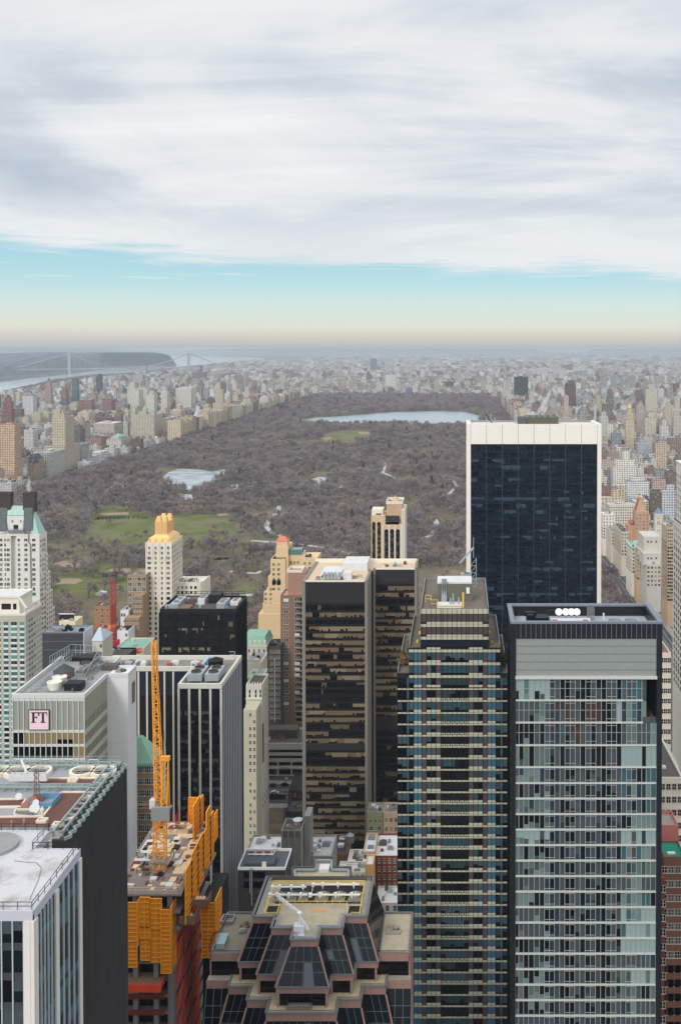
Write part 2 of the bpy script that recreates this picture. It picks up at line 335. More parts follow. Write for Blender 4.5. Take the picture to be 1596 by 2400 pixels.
hole('lawn', [(190, 1275), (250, 1262), (430, 1268), (560, 1240), (600, 1262), (560, 1290), (420, 1300), (250, 1296)], gmat('thin_grass', (104, 97, 78), (122, 112, 96), .04, c=(100, 98, 66), scale2=.02), .4, .4); hole('lawn', [(120, 1384), (340, 1366), (330, 1420), (150, 1430)], bpy.data.materials['thin_grass'], .4, .35); hole('lawn', [(470, 1310), (600, 1296), (640, 1330), (600, 1380), (480, 1370)], bpy.data.materials['thin_grass'], .4, .35); hole('lawn', [(560, 1180), (620, 1172), (640, 1190), (580, 1200)], bpy.data.materials['thin_grass'], .4, .5); hole('lawn', [(860, 1110), (960, 1100), (980, 1118), (880, 1126)], bpy.data.materials['thin_grass'], .4, .5); hole('lawn', [(900, 1160), (1060, 1150), (1070, 1180), (940, 1186)], bpy.data.materials['thin_grass'], .4, .5)
for q in ([(128, 1322), (150, 1316), (190, 1315), (206, 1318), (190, 1328), (150, 1331), (130, 1329)], [(244, 1344), (262, 1334), (306, 1333), (308, 1344), (290, 1350), (256, 1352)], [(122, 1366), (140, 1358), (184, 1357), (196, 1362), (178, 1370), (130, 1372)], [(232, 1204), (300, 1201), (304, 1207), (240, 1209)], [(750, 1027), (770, 1024), (782, 1028), (765, 1033)], [(838, 1012), (868, 1013), (866, 1019), (842, 1018)], [(505, 1206), (530, 1203), (540, 1208), (515, 1211)]):
    hole('sand_field', q, g_sand, .65)
hole('lake', [(372, 1116), (395, 1108), (415, 1100), (428, 1099), (468, 1101), (498, 1106), (527, 1100), (529, 1113), (505, 1122), (480, 1134), (455, 1141), (420, 1132), (395, 1122)], m_ice, .5)
hole('lake', [(420, 1158), (450, 1160), (458, 1168), (430, 1166)], m_ice, .5); hole('lake', [(728, 1124), (748, 1118), (764, 1120), (762, 1130), (742, 1136)], m_ice, .5); hole('lake', [(768, 1142), (800, 1138), (812, 1140), (800, 1146)], m_ice, .5); hole('lake', [(540, 1138), (560, 1134), (556, 1146)], m_ice, .5)
hole('reservoir', [(648, 985), (690, 981), (740, 979), (800, 976), (860, 971), (930, 966), (1020, 964), (1090, 966), (1128, 976), (1120, 988), (1060, 993), (1000, 993), (930, 990), (800, 990), (700, 988)], m_res, .6)
def path(px, w, m, name, dz, keep=0.0):
    P = gp(*px); L = []; R = []
    for i, p in enumerate(P):
        a, b = Vector(P[max(i - 1, 0)]), Vector(P[min(i + 1, len(P) - 1)]); d = (b - a).normalized(); n = Vector((-d.y, d.x)) * (w / 2)
        L.append((p[0] + n.x, p[1] + n.y)); R.append((p[0] - n.x, p[1] - n.y))
    patch(name, L + R[::-1], m, dz, 60); HOLES.append((L + R[::-1], .93, 30))
path([(655, 1186), (652, 1200), (640, 1212), (628, 1222), (624, 1236), (640, 1250), (662, 1258)], 7, g_path, 'park_path', .5)
path([(590, 1268), (700, 1276), (760, 1284), (830, 1300)], 8, g_path, 'park_path', .5); path([(1020, 1218), (1024, 1235), (1010, 1256), (985, 1264)], 7, g_path, 'park_path', .52)
path([(80, 1236), (110, 1206), (140, 1194)], 9, g_road, 'park_road', .54); path([(476, 1362), (500, 1340), (540, 1315), (580, 1300)], 11, g_road, 'park_road', .54); path([(545, 1400), (590, 1395), (640, 1380)], 8, g_path, 'park_path', .5)
path([(700, 1180), (760, 1172), (800, 1180), (850, 1172)], 6, g_path, 'park_path', .5); path([(880, 1070), (905, 1090), (896, 1108), (930, 1122)], 6, g_path, 'park_path', .52); path([(430, 1060), (520, 1068), (560, 1082), (640, 1090)], 9, g_road, 'park_road', .54); path([(560, 1108), (620, 1100), (700, 1108)], 6, g_path, 'park_path', .5); path([(540, 1340), (600, 1345), (640, 1330)], 7, g_path, 'park_path', .52); path([(200, 1150), (280, 1140), (350, 1146)], 6, g_path, 'park_path', .5); path([(1060, 1125), (1072, 1140), (1050, 1160)], 6, g_path, 'park_path', .5)
# Fifth Avenue and 57th Street, laid on the city ground
patch('avenue', [(167, 560), (184, 560), (184, 4900), (167, 4900)], g_road, .3, 200)
for px in (171.2, 175.5, 179.8): patch('lane_marking', [(px - .12, 700), (px + .12, 700), (px + .12, 2200), (px - .12, 2200)], mat('road_paint', (200, 200, 196), .8), .36, 400)
patch('street', [(-400, 536), (150, 536), (150, 560), (-400, 560)], g_road, .32, 200)
for yy in (543.2, 548, 552.8): patch('lane_marking', [(-300, yy - .12), (100, yy - .12), (100, yy + .12), (-300, yy + .12)], MATS['road_paint'], .38, 200)
patch('street', [(-480, 694), (150, 694), (150, 712), (-480, 712)], g_road, .32, 200); patch('street', [(-400, 216), (300, 216), (300, 228), (-400, 228)], g_road, .32, 200)
g_walk = gmat('pavement', (140, 136, 130), (164, 160, 154), .3)
mb = MB(); mb.box(-400, 150, 560, 565, -.3, .47); mb.box(-400, 150, 531, 536, -.3, .47); mb.build('sidewalk', g_walk, kind='structure')
mb = MB(); mb.box(184, 189, 600, 2600, -1, .45); mb.box(164.2, 166.9, 560, 2600, -1, .45); mb.build('sidewalk', g_walk, kind='structure')
def hill(name, px, top, m, bumps=6, inner=.35):
    """a wooded ridge: plan polygon on the ground, raised towards its middle"""
    P = [Vector(p) for p in px]; n = len(P); c = sum(P, Vector((0, 0))) / n; mb = MB(); rings = (1.0, .93, .84, .6, 0.02); hs = (-6, .78, 1.0, 1.02, 1.04); vs = []
    Q = []
    for i in range(n):
        for k in range(10): Q.append(P[i].lerp(P[(i + 1) % n], k / 10))
    for r, h in zip(rings, hs):
        for i, p in enumerate(Q):
            q = c + (p - c) * r; hh = h if h < 0 else top * (1 if top > 200 else min(1, max(.25, (q.y - 5200) / 6500))) * (h + (.05 * math.sin(i * .37) + .04 * math.sin(i * .91 + 2) + random.uniform(-.02, .02)) * (1 if h > .5 else 0))
            vs.append((q.x, q.y, gz(q.x, q.y) + hh))
    N = len(Q); fs = [(k * N + i, k * N + (i + 1) % N, (k + 1) * N + (i + 1) % N, (k + 1) * N + i) for k in range(4) for i in range(N)] + [tuple(range(4 * N, 5 * N))]
    mb.add(vs, fs); return mb.build(name, m, kind='structure', smooth=True)
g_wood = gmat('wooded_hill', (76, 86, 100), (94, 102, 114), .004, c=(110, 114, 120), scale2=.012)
shore = gp((385, 840), (330, 850), (250, 859), (163, 868), (100, 876), (40, 881), (-20, 886)); shore = [(x - 60, y + 20) for x, y in shore]
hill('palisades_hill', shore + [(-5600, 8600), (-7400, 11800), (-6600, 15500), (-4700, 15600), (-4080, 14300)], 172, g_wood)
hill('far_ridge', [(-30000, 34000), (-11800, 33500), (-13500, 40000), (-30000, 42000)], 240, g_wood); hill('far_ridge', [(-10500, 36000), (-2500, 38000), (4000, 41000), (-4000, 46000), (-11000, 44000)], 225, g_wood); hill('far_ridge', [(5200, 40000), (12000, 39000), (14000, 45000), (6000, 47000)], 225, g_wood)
# ------------------------------------------------------------------ suspension bridge over the river
m_br = mat('bridge_steel', (150, 156, 162), .6, .06, .05)
(xa, ya, za), (xb, yb, zb) = G(163, 877), G(443, 873); Lb = math.hypot(xb - xa, yb - ya); ux, uy = (xb - xa) / Lb, (yb - ya) / Lb
br = thing('suspension_bridge', 'pale suspension bridge with two steel towers spanning the wide river', 'bridge', (xa, ya, za))
Bp = lambda s_, o, z: (xa + ux * s_ - uy * o, ya + uy * s_ + ux * o, z)
for s_, tp in ((0, SZ(826, ya)), (Lb, SZ(830, yb))):
    mb = MB()
    for o in (-14, 14): mb.bar(Bp(s_, o, za - 4), Bp(s_, o * .8, tp), 17, 15)
    for z in (tp - 6, tp - 45, 62, 20): mb.bar(Bp(s_, -16, z), Bp(s_, 16, z), 12, 10)
    for z0, z1 in ((20, 62), (66, tp - 48)): mb.bar(Bp(s_, -13, z0), Bp(s_, 13, z1), 4); mb.bar(Bp(s_, 13, z0), Bp(s_, -13, z1), 4)
    mb.build('tower', m_br, br)
mb = MB(); mb.bar(Bp(-560, 0, 50), Bp(Lb + 420, 0, 50), 30, 9); mb.build('deck', m_br, br)
for o in (-14, 14):
    mb = MB(); pts = [Bp(Lb * u, o, 60 + (SZ(828, ya) - 62) * (2 * u - 1) ** 2) for u in [i / 24 for i in range(25)]]
    mb.tube([Bp(-520, o, 52)] + pts + [Bp(Lb + 380, o, 52)], 2.6, 5)
    for i in range(1, 24): mb.bar(pts[i], (pts[i][0], pts[i][1], 52), .7)
    mb.build('cable', m_br, br)
# ------------------------------------------------------------------ bare winter trees of the park
def treemat(name, cols, patchy=.0):
    k = bpy.data.materials.new(name); k.use_nodes = True; t = NT(k.node_tree); p = t.n['Principled BSDF']; p.inputs['Roughness'].default_value = .95; p.inputs['Specular IOR Level'].default_value = .05
    oi = t.a('ShaderNodeObjectInfo'); ge = t.a('ShaderNodeNewGeometry')
    f = t.m('ADD', t.m('MULTIPLY', oi.outputs['Random'], 1 - patchy), t.m('MULTIPLY', t.m('MULTIPLY_ADD', t.noise(oi.outputs['Location'], .009, 3, .6), 2.6, -.8, True), patchy)) if patchy else oi.outputs['Random']
    n = len(cols) - 1; t.l.new(t.ramp(f, [(i / n, lin(c)) for i, c in enumerate(cols)]), p.inputs['Base Color']); return k
m_twig = treemat('bare_twigs', ((82, 78, 82), (104, 96, 98), (122, 112, 114), (134, 120, 114), (142, 134, 138), (156, 134, 118), (172, 162, 158)), .45); m_bark = mat('bark', (84, 74, 70), .95, .2, .6); m_ever = treemat('evergreen_needles', ((46, 58, 50), (50, 62, 52), (56, 68, 54), (60, 70, 56)))
def bare_tree(seed, n_tw=300, w=.16):
    """H = 1: trunk mesh with limbs, crown mesh of many fine twigs; unit tree is 14 m tall"""
    rr = random.Random(seed); tr = MB(); cr = MB(); tips = []
    def limb(p, d, L, r, lev):
        q = p + d * L; pts = [p, p.lerp(q, .5) + Vector((rr.uniform(-1, 1), rr.uniform(-1, 1), 0)) * L * .06, q]; (tr if lev < 2 else cr).tube(pts, [r, r * .8, r * .55], 5 if lev == 0 else 4 if lev < 2 else 3)
        if lev >= 2: tips.append((q, d)); tips.append((pts[1], d))
        if lev < 3:
            for k in range((5, 4, 3)[lev]):
                a = rr.uniform(0, 6.28); sprd = rr.uniform(.45, .95); s = d.orthogonal().normalized(); s = Matrix.Rotation(a + k * 2.1, 3, d) @ s
                nd = (d * (1 - sprd * .45) + s * sprd + Vector((0, 0, .16))).normalized(); limb(p.lerp(q, rr.uniform(.62, 1)), nd, L * rr.uniform(.6, .85), r * .5, lev + 1)
    limb(Vector((0, 0, -.3)), Vector((rr.uniform(-.06, .06), rr.uniform(-.06, .06), 1)).normalized(), 4.4, .34, 0)
    vs = []; fs = []
    for _ in range(n_tw):
        p, d = rr.choice(tips); e = Vector((rr.gauss(0, 1), rr.gauss(0, 1), rr.gauss(.35, .8))).normalized(); dd = (d * .7 + e).normalized(); L = rr.uniform(.9, 2.1); p = p + e * rr.uniform(0, .7)
        s = dd.cross(Vector((rr.gauss(0, 1), rr.gauss(0, 1), rr.gauss(0, 1)))).normalized() * w * rr.uniform(.6, 1.3); o = len(vs)
        vs += [p - s, p + s, p + dd * L * .6 + s * .7, p + dd * L]; fs.append((o, o + 1, o + 2, o + 3))
    cr.add(vs, fs); return tr, cr
TREE = []
for k in range(6):
    tr, cr = bare_tree(40 + k)
    mt = bpy.data.meshes.new('trunk'); mt.from_pydata(tr.v, [], tr.f); mt.materials.append(m_bark); mc = bpy.data.meshes.new('crown'); mc.from_pydata(cr.v, [], cr.f); mc.materials.append(m_twig); TREE.append((mt, mc))
def inside(P, x, y):
    c = False; j = len(P) - 1
    for i in range(len(P)):
        if (P[i][1] > y) != (P[j][1] > y) and x < (P[j][0] - P[i][0]) * (y - P[i][1]) / (P[j][1] - P[i][1]) + P[i][0]: c = not c
        j = i
    return c
rc = random.Random(77); g_thin = bpy.data.materials['thin_grass']; g_earth = gmat('bare_earth', (112, 98, 84), (134, 118, 102), .05, c=(104, 102, 76), scale2=.03)
for k in range(34):
    cy = rc.uniform(900, 2900); cx = rc.uniform(max(-.42 * cy, PARK[0] + 60), PARK[1] - 70); a_, b_ = rc.uniform(22, 60), rc.uniform(30, 75); ph = rc.uniform(0, 6); P = [(cx + a_ * math.cos(t_ * .45) * (1 + .3 * math.sin(3 * t_ * .45 + ph)), cy + b_ * math.sin(t_ * .45) * (1 + .25 * math.sin(2 * t_ * .45 + ph))) for t_ in range(14)]
    patch('clearing', P, g_thin if k % 2 else g_earth, .34 + .003 * k, 60); HOLES.append((P, .86, 12))
HB = [(min(p[0] for p in P), max(p[0] for p in P), min(p[1] for p in P), max(p[1] for p in P), P, kp, cl) for P, kp, cl in HOLES]
tpos = []; y = PARK[2] + 6
while y < PARK[3]:
    stp = 9.4 if y < 1500 else 10.2 if y < 2400 else 12 if y < 3400 else 15; x = max(PARK[0] + 5, -.475 * y)
    while x < min(PARK[1] - 4, .24 * y):
        tx, ty = x + random.uniform(-.5, .5) * stp, y + random.uniform(-.5, .5) * stp; ok = random.random() < .80 + .2 * math.sin(tx * .021 + 1.3 * math.sin(ty * .013)) * math.sin(ty * .017 + tx * .006)
        if ok:
            for bx0, bx1, by0, by1, P, kp, cl in HB:
                if bx0 <= tx <= bx1 and by0 - cl <= ty <= by1 and (inside(P, tx, ty) or inside(P, tx, ty + cl / 2) or inside(P, tx, ty + cl)) and random.random() < kp: ok = False; break
        if ok and 3250 < ty < 3420 and False: ok = False
        if ok: tpos.append((tx, ty, stp / 9.2 * random.choice((.65, .9, 1.05, 1.2, 1.35, 1.65))))
        x += stp
    y += stp
# solo trees dotted over the open lawns
for px, py in ((250, 1235), (262, 1231), (212, 1240), (300, 1262), (318, 1265), (345, 1258), (395, 1262), (200, 1228), (290, 1266), (520, 1240), (505, 1244), (540, 1230), (330, 1268), (430, 1264), (140, 1345), (165, 1349), (182, 1348), (215, 1352), (228, 1356), (240, 1358), (258, 1356), (275, 1358), (290, 1356), (150, 1352), (196, 1346), (120, 1352), (232, 1330), (268, 1362), (300, 1360), (205, 1360)):
    q = G(px, py); tpos.append((q[0], q[1], random.uniform(.8, 1.1)))
for _ in range(60): tpos.append((random.uniform(98, 160), random.uniform(640, 712), random.uniform(.7, 1.1)))
for k in range(200): tpos.append((random.uniform(164.5, 166.5), 720 + k * 11 + random.uniform(-3, 3), random.uniform(.5, .75)))
tpos.sort(key=lambda q: q[1] / q[2])
def visible_tree(x, y, h):                              # rough test against the near towers, so that single trees are ones the photo shows
    z = gz(x, y) + h; dep = y; px = PX + F * x / dep; py = HOR + F * (CH - z) / dep
    if not (4 < px < 1590): return False
    for a, b, t_ in ((0, 130, 1240), (290, 345, 1330), (342, 428, 1200), (426, 480, 1350), (374, 582, 1395), (600, 745, 1300), (700, 980, 1300), (866, 950, 1160), (975, 1180, 1330), (1088, 1412, 970), (1188, 1552, 1405), (96, 245, 1440), (228, 300, 1400), (1495, 1596, 1300), (1445, 1596, 1380)):
        if a < px < b and py > t_: return False
    return True
single = []; rest = []
for q in tpos: (single if len(single) < 300 and visible_tree(q[0], q[1], 12) else rest).append(q)
for i, (x, y, s) in enumerate(single):
    k = random.randrange(6); px = PX + F * x / y; py = HOR + F * CH / y
    where = 'beside the open lawn' if 190 < px < 560 and y < 1450 else 'near the ball fields' if px < 340 else 'by the curved park road' if px < 620 else 'in the wood behind the office towers' if px < 1090 else 'on the strip beside the avenue'
    r = thing('bare_tree', 'leafless purplish brown park tree with spreading crown, ' + where, 'tree', (x, y, gz(x, y) + .25), 'leafless trees ' + where); r.scale = (s, s, s * random.uniform(.9, 1.1)); r.rotation_euler = (0, 0, random.uniform(0, 6.28))
    for nm, me in zip(('trunk', 'crown'), TREE[k]):
        o = bpy.data.objects.new(nm, me); COL.objects.link(o); o.parent = r
def scatter(name, pts, protos, rest_kind='stuff'):
    """many copies of a few meshes on points, one object"""
    ng = bpy.data.node_groups.new(name, 'GeometryNodeTree'); ng.interface.new_socket('Geometry', in_out='INPUT', socket_type='NodeSocketGeometry'); ng.interface.new_socket('Geometry', in_out='OUTPUT', socket_type='NodeSocketGeometry')
    n, l = ng.nodes, ng.links; gi, go = n.new('NodeGroupInput'), n.new('NodeGroupOutput'); cur = None; jo = n.new('GeometryNodeJoinGeometry')
    for k, ob in enumerate(protos):
        oi = n.new('GeometryNodeObjectInfo'); oi.inputs['Object'].default_value = ob; oi.inputs['As Instance'].default_value = True
        ip = n.new('GeometryNodeInstanceOnPoints'); ia = n.new('GeometryNodeInputNamedAttribute'); ia.data_type = 'INT'; ia.inputs['Name'].default_value = 'kind_index'
        cmp = n.new('FunctionNodeCompare'); cmp.data_type = 'INT'; cmp.operation = 'EQUAL'; l.new(ia.outputs['Attribute'], cmp.inputs[2]); cmp.inputs[3].default_value = k
        ra = n.new('GeometryNodeInputNamedAttribute'); ra.data_type = 'FLOAT_VECTOR'; ra.inputs['Name'].default_value = 'turn'; sa = n.new('GeometryNodeInputNamedAttribute'); sa.data_type = 'FLOAT'; sa.inputs['Name'].default_value = 'size'
        l.new(gi.outputs[0], ip.inputs['Points']); l.new(oi.outputs['Geometry'], ip.inputs['Instance']); l.new(cmp.outputs['Result'], ip.inputs['Selection']); l.new(ra.outputs['Attribute'], ip.inputs['Rotation']); l.new(sa.outputs['Attribute'], ip.inputs['Scale']); l.new(ip.outputs[0], jo.inputs[0])
    l.new(jo.outputs[0], go.inputs[0])
    me = bpy.data.meshes.new(name); me.from_pydata([(x, y, gz(x, y) + .2) for x, y, s in pts], [], []); N = len(pts)
    me.attributes.new('kind_index', 'INT', 'POINT').data.foreach_set('value', (RNG.choice(len(protos), N, p=[.1645] * 6 + [.013]) if len(protos) == 7 else RNG.integers(0, len(protos), N)).astype(np.int32))
    tv = np.zeros((N, 3), np.float32); tv[:, 2] = RNG.random(N) * 6.28; me.attributes.new('turn', 'FLOAT_VECTOR', 'POINT').data.foreach_set('vector', tv.ravel()); me.attributes.new('size', 'FLOAT', 'POINT').data.foreach_set('value', np.array([s for _, _, s in pts], np.float32))
    o = bpy.data.objects.new(name, me); COL.objects.link(o); o['kind'] = rest_kind; md = o.modifiers.new('scatter', 'NODES'); md.node_group = ng; return o
protos = []
for mt, mc in TREE:
    tr, cr = MB(), MB(); me = mc.copy(); me.name = 'bare_wood_tree'; nb = len(me.vertices)
    v = [tuple(q.co) for q in mc.vertices] + [tuple(q.co) for q in mt.vertices]; f = [tuple(p.vertices) for p in mc.polygons] + [tuple(i + nb for i in p.vertices) for p in mt.polygons]
    me = bpy.data.meshes.new('bare_wood_tree'); me.from_pydata(v, [], f); me.materials.append(m_twig); protos.append(bpy.data.objects.new('bare_wood_tree', me))
mb = MB(); mb.tube([(0, 0, 0), (0, 0, 10)], [.3, .1], 5); vs = []; fs = []
for _ in range(300):
    u = random.random() ** .8; a = random.uniform(0, 6.28); rad = (1 - u) * 4 * random.uniform(.35, 1.1) + .15; c = Vector((rad * math.cos(a), rad * math.sin(a), 1.2 + u * 12)); d = Vector((math.cos(a), math.sin(a), -.5)) * .9; w = Vector((-math.sin(a), math.cos(a), .2)) * .5; o = len(vs); vs += [c - w, c + w, c + d]; fs.append((o, o + 1, o + 2))
mb.add(vs, fs); me = bpy.data.meshes.new('wood_conifer'); me.from_pydata(mb.v, [], mb.f); me.materials.append(m_ever); protos.append(bpy.data.objects.new('wood_conifer', me))
scatter('bare_woodland', rest, protos)
for i, (px, py, s) in enumerate(((498, 1178, 1), (508, 1176, 1.15), (516, 1180, .9), (618, 1400, .8), (1068, 1290, .9), (842, 1295, 1), (470, 1185, .8), (586, 1300, .9), (1040, 1180, .8), (690, 1075, 1))):
    x, y, z = G(px, py); r = thing('evergreen_tree', ('dark green conifer standing in the group north of the lawn' if i < 3 else 'dark green conifer alone among leafless park trees'), 'tree', (x, y, z + .2), 'conifers north of the lawn' if i < 3 else 'lone conifers among bare trees')
    H = 15 * s; mb = MB(); mb.tube([(x, y, z), (x, y, z + H * .8)], [.3, .1], 6); mb.build('trunk', m_bark, r); mb = MB(); vs = []; fs = []
    for _ in range(420):
        u = random.random() ** .8; a = random.uniform(0, 6.28); rad = (1 - u) * H * .27 * random.uniform(.35, 1.1) + .15; c = Vector((x + rad * math.cos(a), y + rad * math.sin(a), z + 1.2 + u * (H - 1.2))); d = Vector((math.cos(a), math.sin(a), -.5)) * .8; w = Vector((-math.sin(a), math.cos(a), .2)) * .45; o = len(vs); vs += [c - w, c + w, c + d]; fs.append((o, o + 1, o + 2))
    mb.add(vs, fs); mb.build('crown', m_ever, r)
# ------------------------------------------------------------------ the distant city
def facade_mat():
    k = bpy.data.materials.new('distant_facade'); k.use_nodes = True; t = NT(k.node_tree); p = t.n['Principled BSDF']; p.inputs['Roughness'].default_value = .8; p.inputs['Specular IOR Level'].default_value = .2
    at = t.a('ShaderNodeAttribute', attribute_name='tint'); ge = t.a('ShaderNodeNewGeometry'); sp = t.a('ShaderNodeSeparateXYZ'); t.l.new(ge.outputs['Position'], sp.inputs[0]); sn = t.a('ShaderNodeSeparateXYZ'); t.l.new(ge.outputs['True Normal'], sn.inputs[0])
    R = at.outputs['Alpha']; ax = t.m('GREATER_THAN', t.m('ABSOLUTE', sn.outputs[0]), .6)
    u = t.m('ADD', t.m('MULTIPLY', sp.outputs[1], ax), t.m('MULTIPLY', sp.outputs[0], t.m('SUBTRACT', 1, ax)))
    u = t.m('DIVIDE', u, t.m('ADD', 2.7, t.m('MULTIPLY', R, 2.4))); v = t.m('DIVIDE', sp.outputs[2], 3.25); fu, fv = t.m('FRACT', u), t.m('FRACT', v)
    def inb(x, a, b): return t.m('MULTIPLY', t.m('GREATER_THAN', x, a), t.m('LESS_THAN', x, b))
    win = t.m('MULTIPLY', inb(fu, .22, .78), inb(fv, .26, .8)); wn = t.a('ShaderNodeTexWhiteNoise', noise_dimensions='2D'); t.l.new(t.comb(t.m('FLOOR', u), t.m('FLOOR', v), 0), wn.inputs[0])
    wall = t.mix(1, at.outputs['Color'], t.comb(*[t.m('ADD', .86, t.m('MULTIPLY', t.noise(ge.outputs['Position'], .08, 4), .28))] * 3), 'MULTIPLY')
    wc = t.ramp(wn.outputs['Value'], [(0, lin((38, 44, 52))), (.55, lin((62, 68, 74))), (.8, lin((98, 104, 106))), (1, lin((160, 156, 142)))])
    side = t.mix(t.m('MULTIPLY', win, .9), wall, wc)
    rf = t.ramp(t.m('FRACT', t.m('MULTIPLY', R, 7.31)), [(0, lin((92, 90, 90))), (.35, lin((126, 122, 118))), (.6, lin((164, 162, 160))), (.8, lin((206, 206, 206))), (.93, lin((136, 104, 90))), (1, lin((120, 160, 146)))])
    t.l.new(t.mix(t.m('GREATER_THAN', sn.outputs[2], .5), side, rf), p.inputs['Base Color']); return k
m_fac = facade_mat()
def tinted(mb, name, cols, parent=None):
    """cols: one rgba per vertex"""
    o = mb.build(name, m_fac, parent); at = o.data.attributes.new('tint', 'FLOAT_COLOR', 'POINT'); at.data.foreach_set('color', np.array(cols, np.float32).ravel()); return o
PAL = [((190, 174, 154), 'tan'), ((170, 152, 138), 'light brown'), ((200, 192, 176), 'cream'), ((204, 200, 194), 'pale stone'), ((136, 106, 98), 'red brick'), ((120, 94, 88), 'dark brick'), ((150, 132, 120), 'brown'), ((148, 150, 152), 'grey'), ((168, 172, 176), 'pale grey'), ((216, 215, 212), 'white'), ((112, 108, 106), 'dark grey'), ((176, 160, 154), 'pinkish')]
FARPX = []; FARBOX = []                                              # x0 x1 y0 y1 taken
def far_shape(mb, x0, x1, y0, y1, h, rr, detail=True):
    z = gz(x0, y0); mb.box(x0, x1, y0, y1, z - 2, z + h, bottom=False); w, l = x1 - x0, y1 - y0
    if detail:
        if h > 34 and rr.random() < .45:
            s = rr.uniform(.12, .25); hh = h * rr.uniform(.08, .22); mb.box(x0 + w * s, x1 - w * s, y0 + l * s, y1 - l * s, z + h, z + h + hh, bottom=False); h += hh; x0, x1, y0, y1 = x0 + w * s, x1 - w * s, y0 + l * s, y1 - l * s; w, l = x1 - x0, y1 - y0
        bx, by = x0 + w * rr.uniform(.2, .6), y0 + l * rr.uniform(.2, .6); mb.box(bx, bx + w * .28, by, by + l * .28, z + h, z + h + rr.uniform(2.5, 6), bottom=False)
        if rr.random() < .5 and w > 9: tx, ty = x0 + w * rr.uniform(.15, .8), y0 + l * rr.uniform(.15, .8); mb.cyl(tx, ty, z + h + 1.5, z + h + 5, 1.7, 8); mb.cyl(tx, ty, z + h + 5, z + h + 6.4, 1.8, 8, .1)
        mb.box(x0 - .2, x1 + .2, y0 - .2, y0 + .4, z + h - 1.2, z + h + .9, bottom=False)
def shade(c, rr, v=.1): f = 1 + rr.uniform(-v, v); return tuple(min(1, q * f) for q in lin(c))
# --- named far buildings: front px0..px1, east or west side to pxs, top py, base py, colour, extra tiers [(dx0, dx1, dtop)]
def far(label, p0, p1, ps, pt, pb, rgb, tiers=(), name='apartment_building', cat='building', roofc=None, group=None, floors=3.3, glassy=0, pyr=None, Y=None):
    if Y is None:
        Y = G(p1 if ps >= p1 else p0, pb)[1]
    rr = random.Random(int(p0 * 7 + pt)); x0, x1 = SX(p0, Y), SX(p1, Y); zt = SZ(pt, Y); zb = gz(x0, Y)
    if ps > p1: D = Y * (PX - p1) / max(PX - ps, 1) - Y
    elif ps < p0: D = Y * (p0 - PX) / max(ps - PX, 1) - Y
    else: D = (x1 - x0) * .8
    D = max(6, min(D, 140)); mb = MB(); mb.box(x0, x1, Y, Y + D, zb - 2, zt, bottom=False); mb.box(x0 - .3, x1 + .3, Y - .3, Y + D + .3, zt - 1.4, zt - .3)
    r = thing(name, label, cat, (x0, Y, zb), group); w = x1 - x0
    a = rr.random(); gm = sum(rgb) / 3; c = lin(tuple(v * .72 + gm * .28 for v in rgb))
    for (a0, a1, d0, d1, tz) in tiers: z1 = SZ(tz, Y + D * d0); mb.box(x0 + w * a0, x0 + w * a1, Y + D * d0, Y + D * d1, zt - 1, z1, bottom=False)
    if not tiers: mb.box(x0 + w * .3, x0 + w * .62, Y + D * .3, Y + D * .6, zt, zt + 4.5, bottom=False)
    tinted(mb, 'wall', [(*c, a)] * len(mb.v), r)
    if roofc is not None:
        mb = MB(); mb.box(x0 + .4, x1 - .4, Y + .4, Y + D - .4, zt, zt + .3); mb.build('roof', roofc, r)
    if pyr:
        for (a0, a1, d0, d1, tb, tt, m) in pyr:
            xa, xb, ya, yb = x0 + w * a0, x0 + w * a1, Y + D * d0, Y + D * d1; z0, z1 = SZ(tb, Y + D * d0), SZ(tt, Y + D * (d0 + d1) / 2); mx, my = (xa + xb) / 2, (ya + yb) / 2
            mb = MB(); mb.add([(xa, ya, z0), (xb, ya, z0), (xb, yb, z0), (xa, yb, z0), (mx, my, z1)], [(0, 1, 4), (1, 2, 4), (2, 3, 4), (3, 0, 4), (3, 2, 1, 0)]); mb.build('roof', m, r)
    FARBOX.append((x0 - 4, x1 + 4, Y - 6, Y + D + 6)); FARPX.append((min(p0, ps) - 1, max(p1, ps) + 1, pb, Y)); return r
mSlate = mat('slate', (82, 84, 92), .8, .2, .3); mTeal = mat('teal_glass_far', (70, 112, 122), .3, .15, .1, spec=.5); mRTile = mat('red_tile', (186, 92, 72), .85, .15, .5); mBSlate = mat('blue_slate', (112, 126, 148), .8, .12, .5)
T2 = lambda tz, w=.3: ((.05, .05 + w, .1, .5, tz), (.95 - w, .95, .1, .5, tz))
far('tan brick twin towered apartment house at the near corner of the park', 0, 35, 54, 1077, 1134, (214, 168, 128), ((-.3, .98, .05, .8, 995), (.35, .7, .2, .6, 990)))
far('dark gabled mansion block with steep slate roofs beside the park', 64, 84, 106, 1086, 1124, (172, 148, 116), ((.1, .9, .1, .9, 1078),), pyr=((0, .35, 0, .4, 1086, 1062, mSlate), (.6, 1, 0, .4, 1086, 1064, mSlate), (.1, .9, .4, 1, 1078, 1060, mSlate)))
far('pale grey block with flat green trimmed cornice next to the gabled mansion', 90, 116, 152, 1062, 1116, (196, 190, 178), roofc=mPatina)
far('cream stepped tower block with broad base and crowned setback top', 104, 152, 187, 1046, 1103, (206, 184, 150), ((.3, .95, .1, .7, 978), (.42, .85, .2, .6, 968), (.5, .6, .25, .4, 960), (.66, .76, .25, .4, 962)))
far('grey apartment block with green copper roof left of the low white hall', 180, 190, 209, 1042, 1090, (170, 168, 160), roofc=mPatina)
far('low white classical hall with a pale roof at the park edge', 216, 236, 253, 1060, 1078, (216, 214, 204), roofc=mRoofW, name='stone_hall')
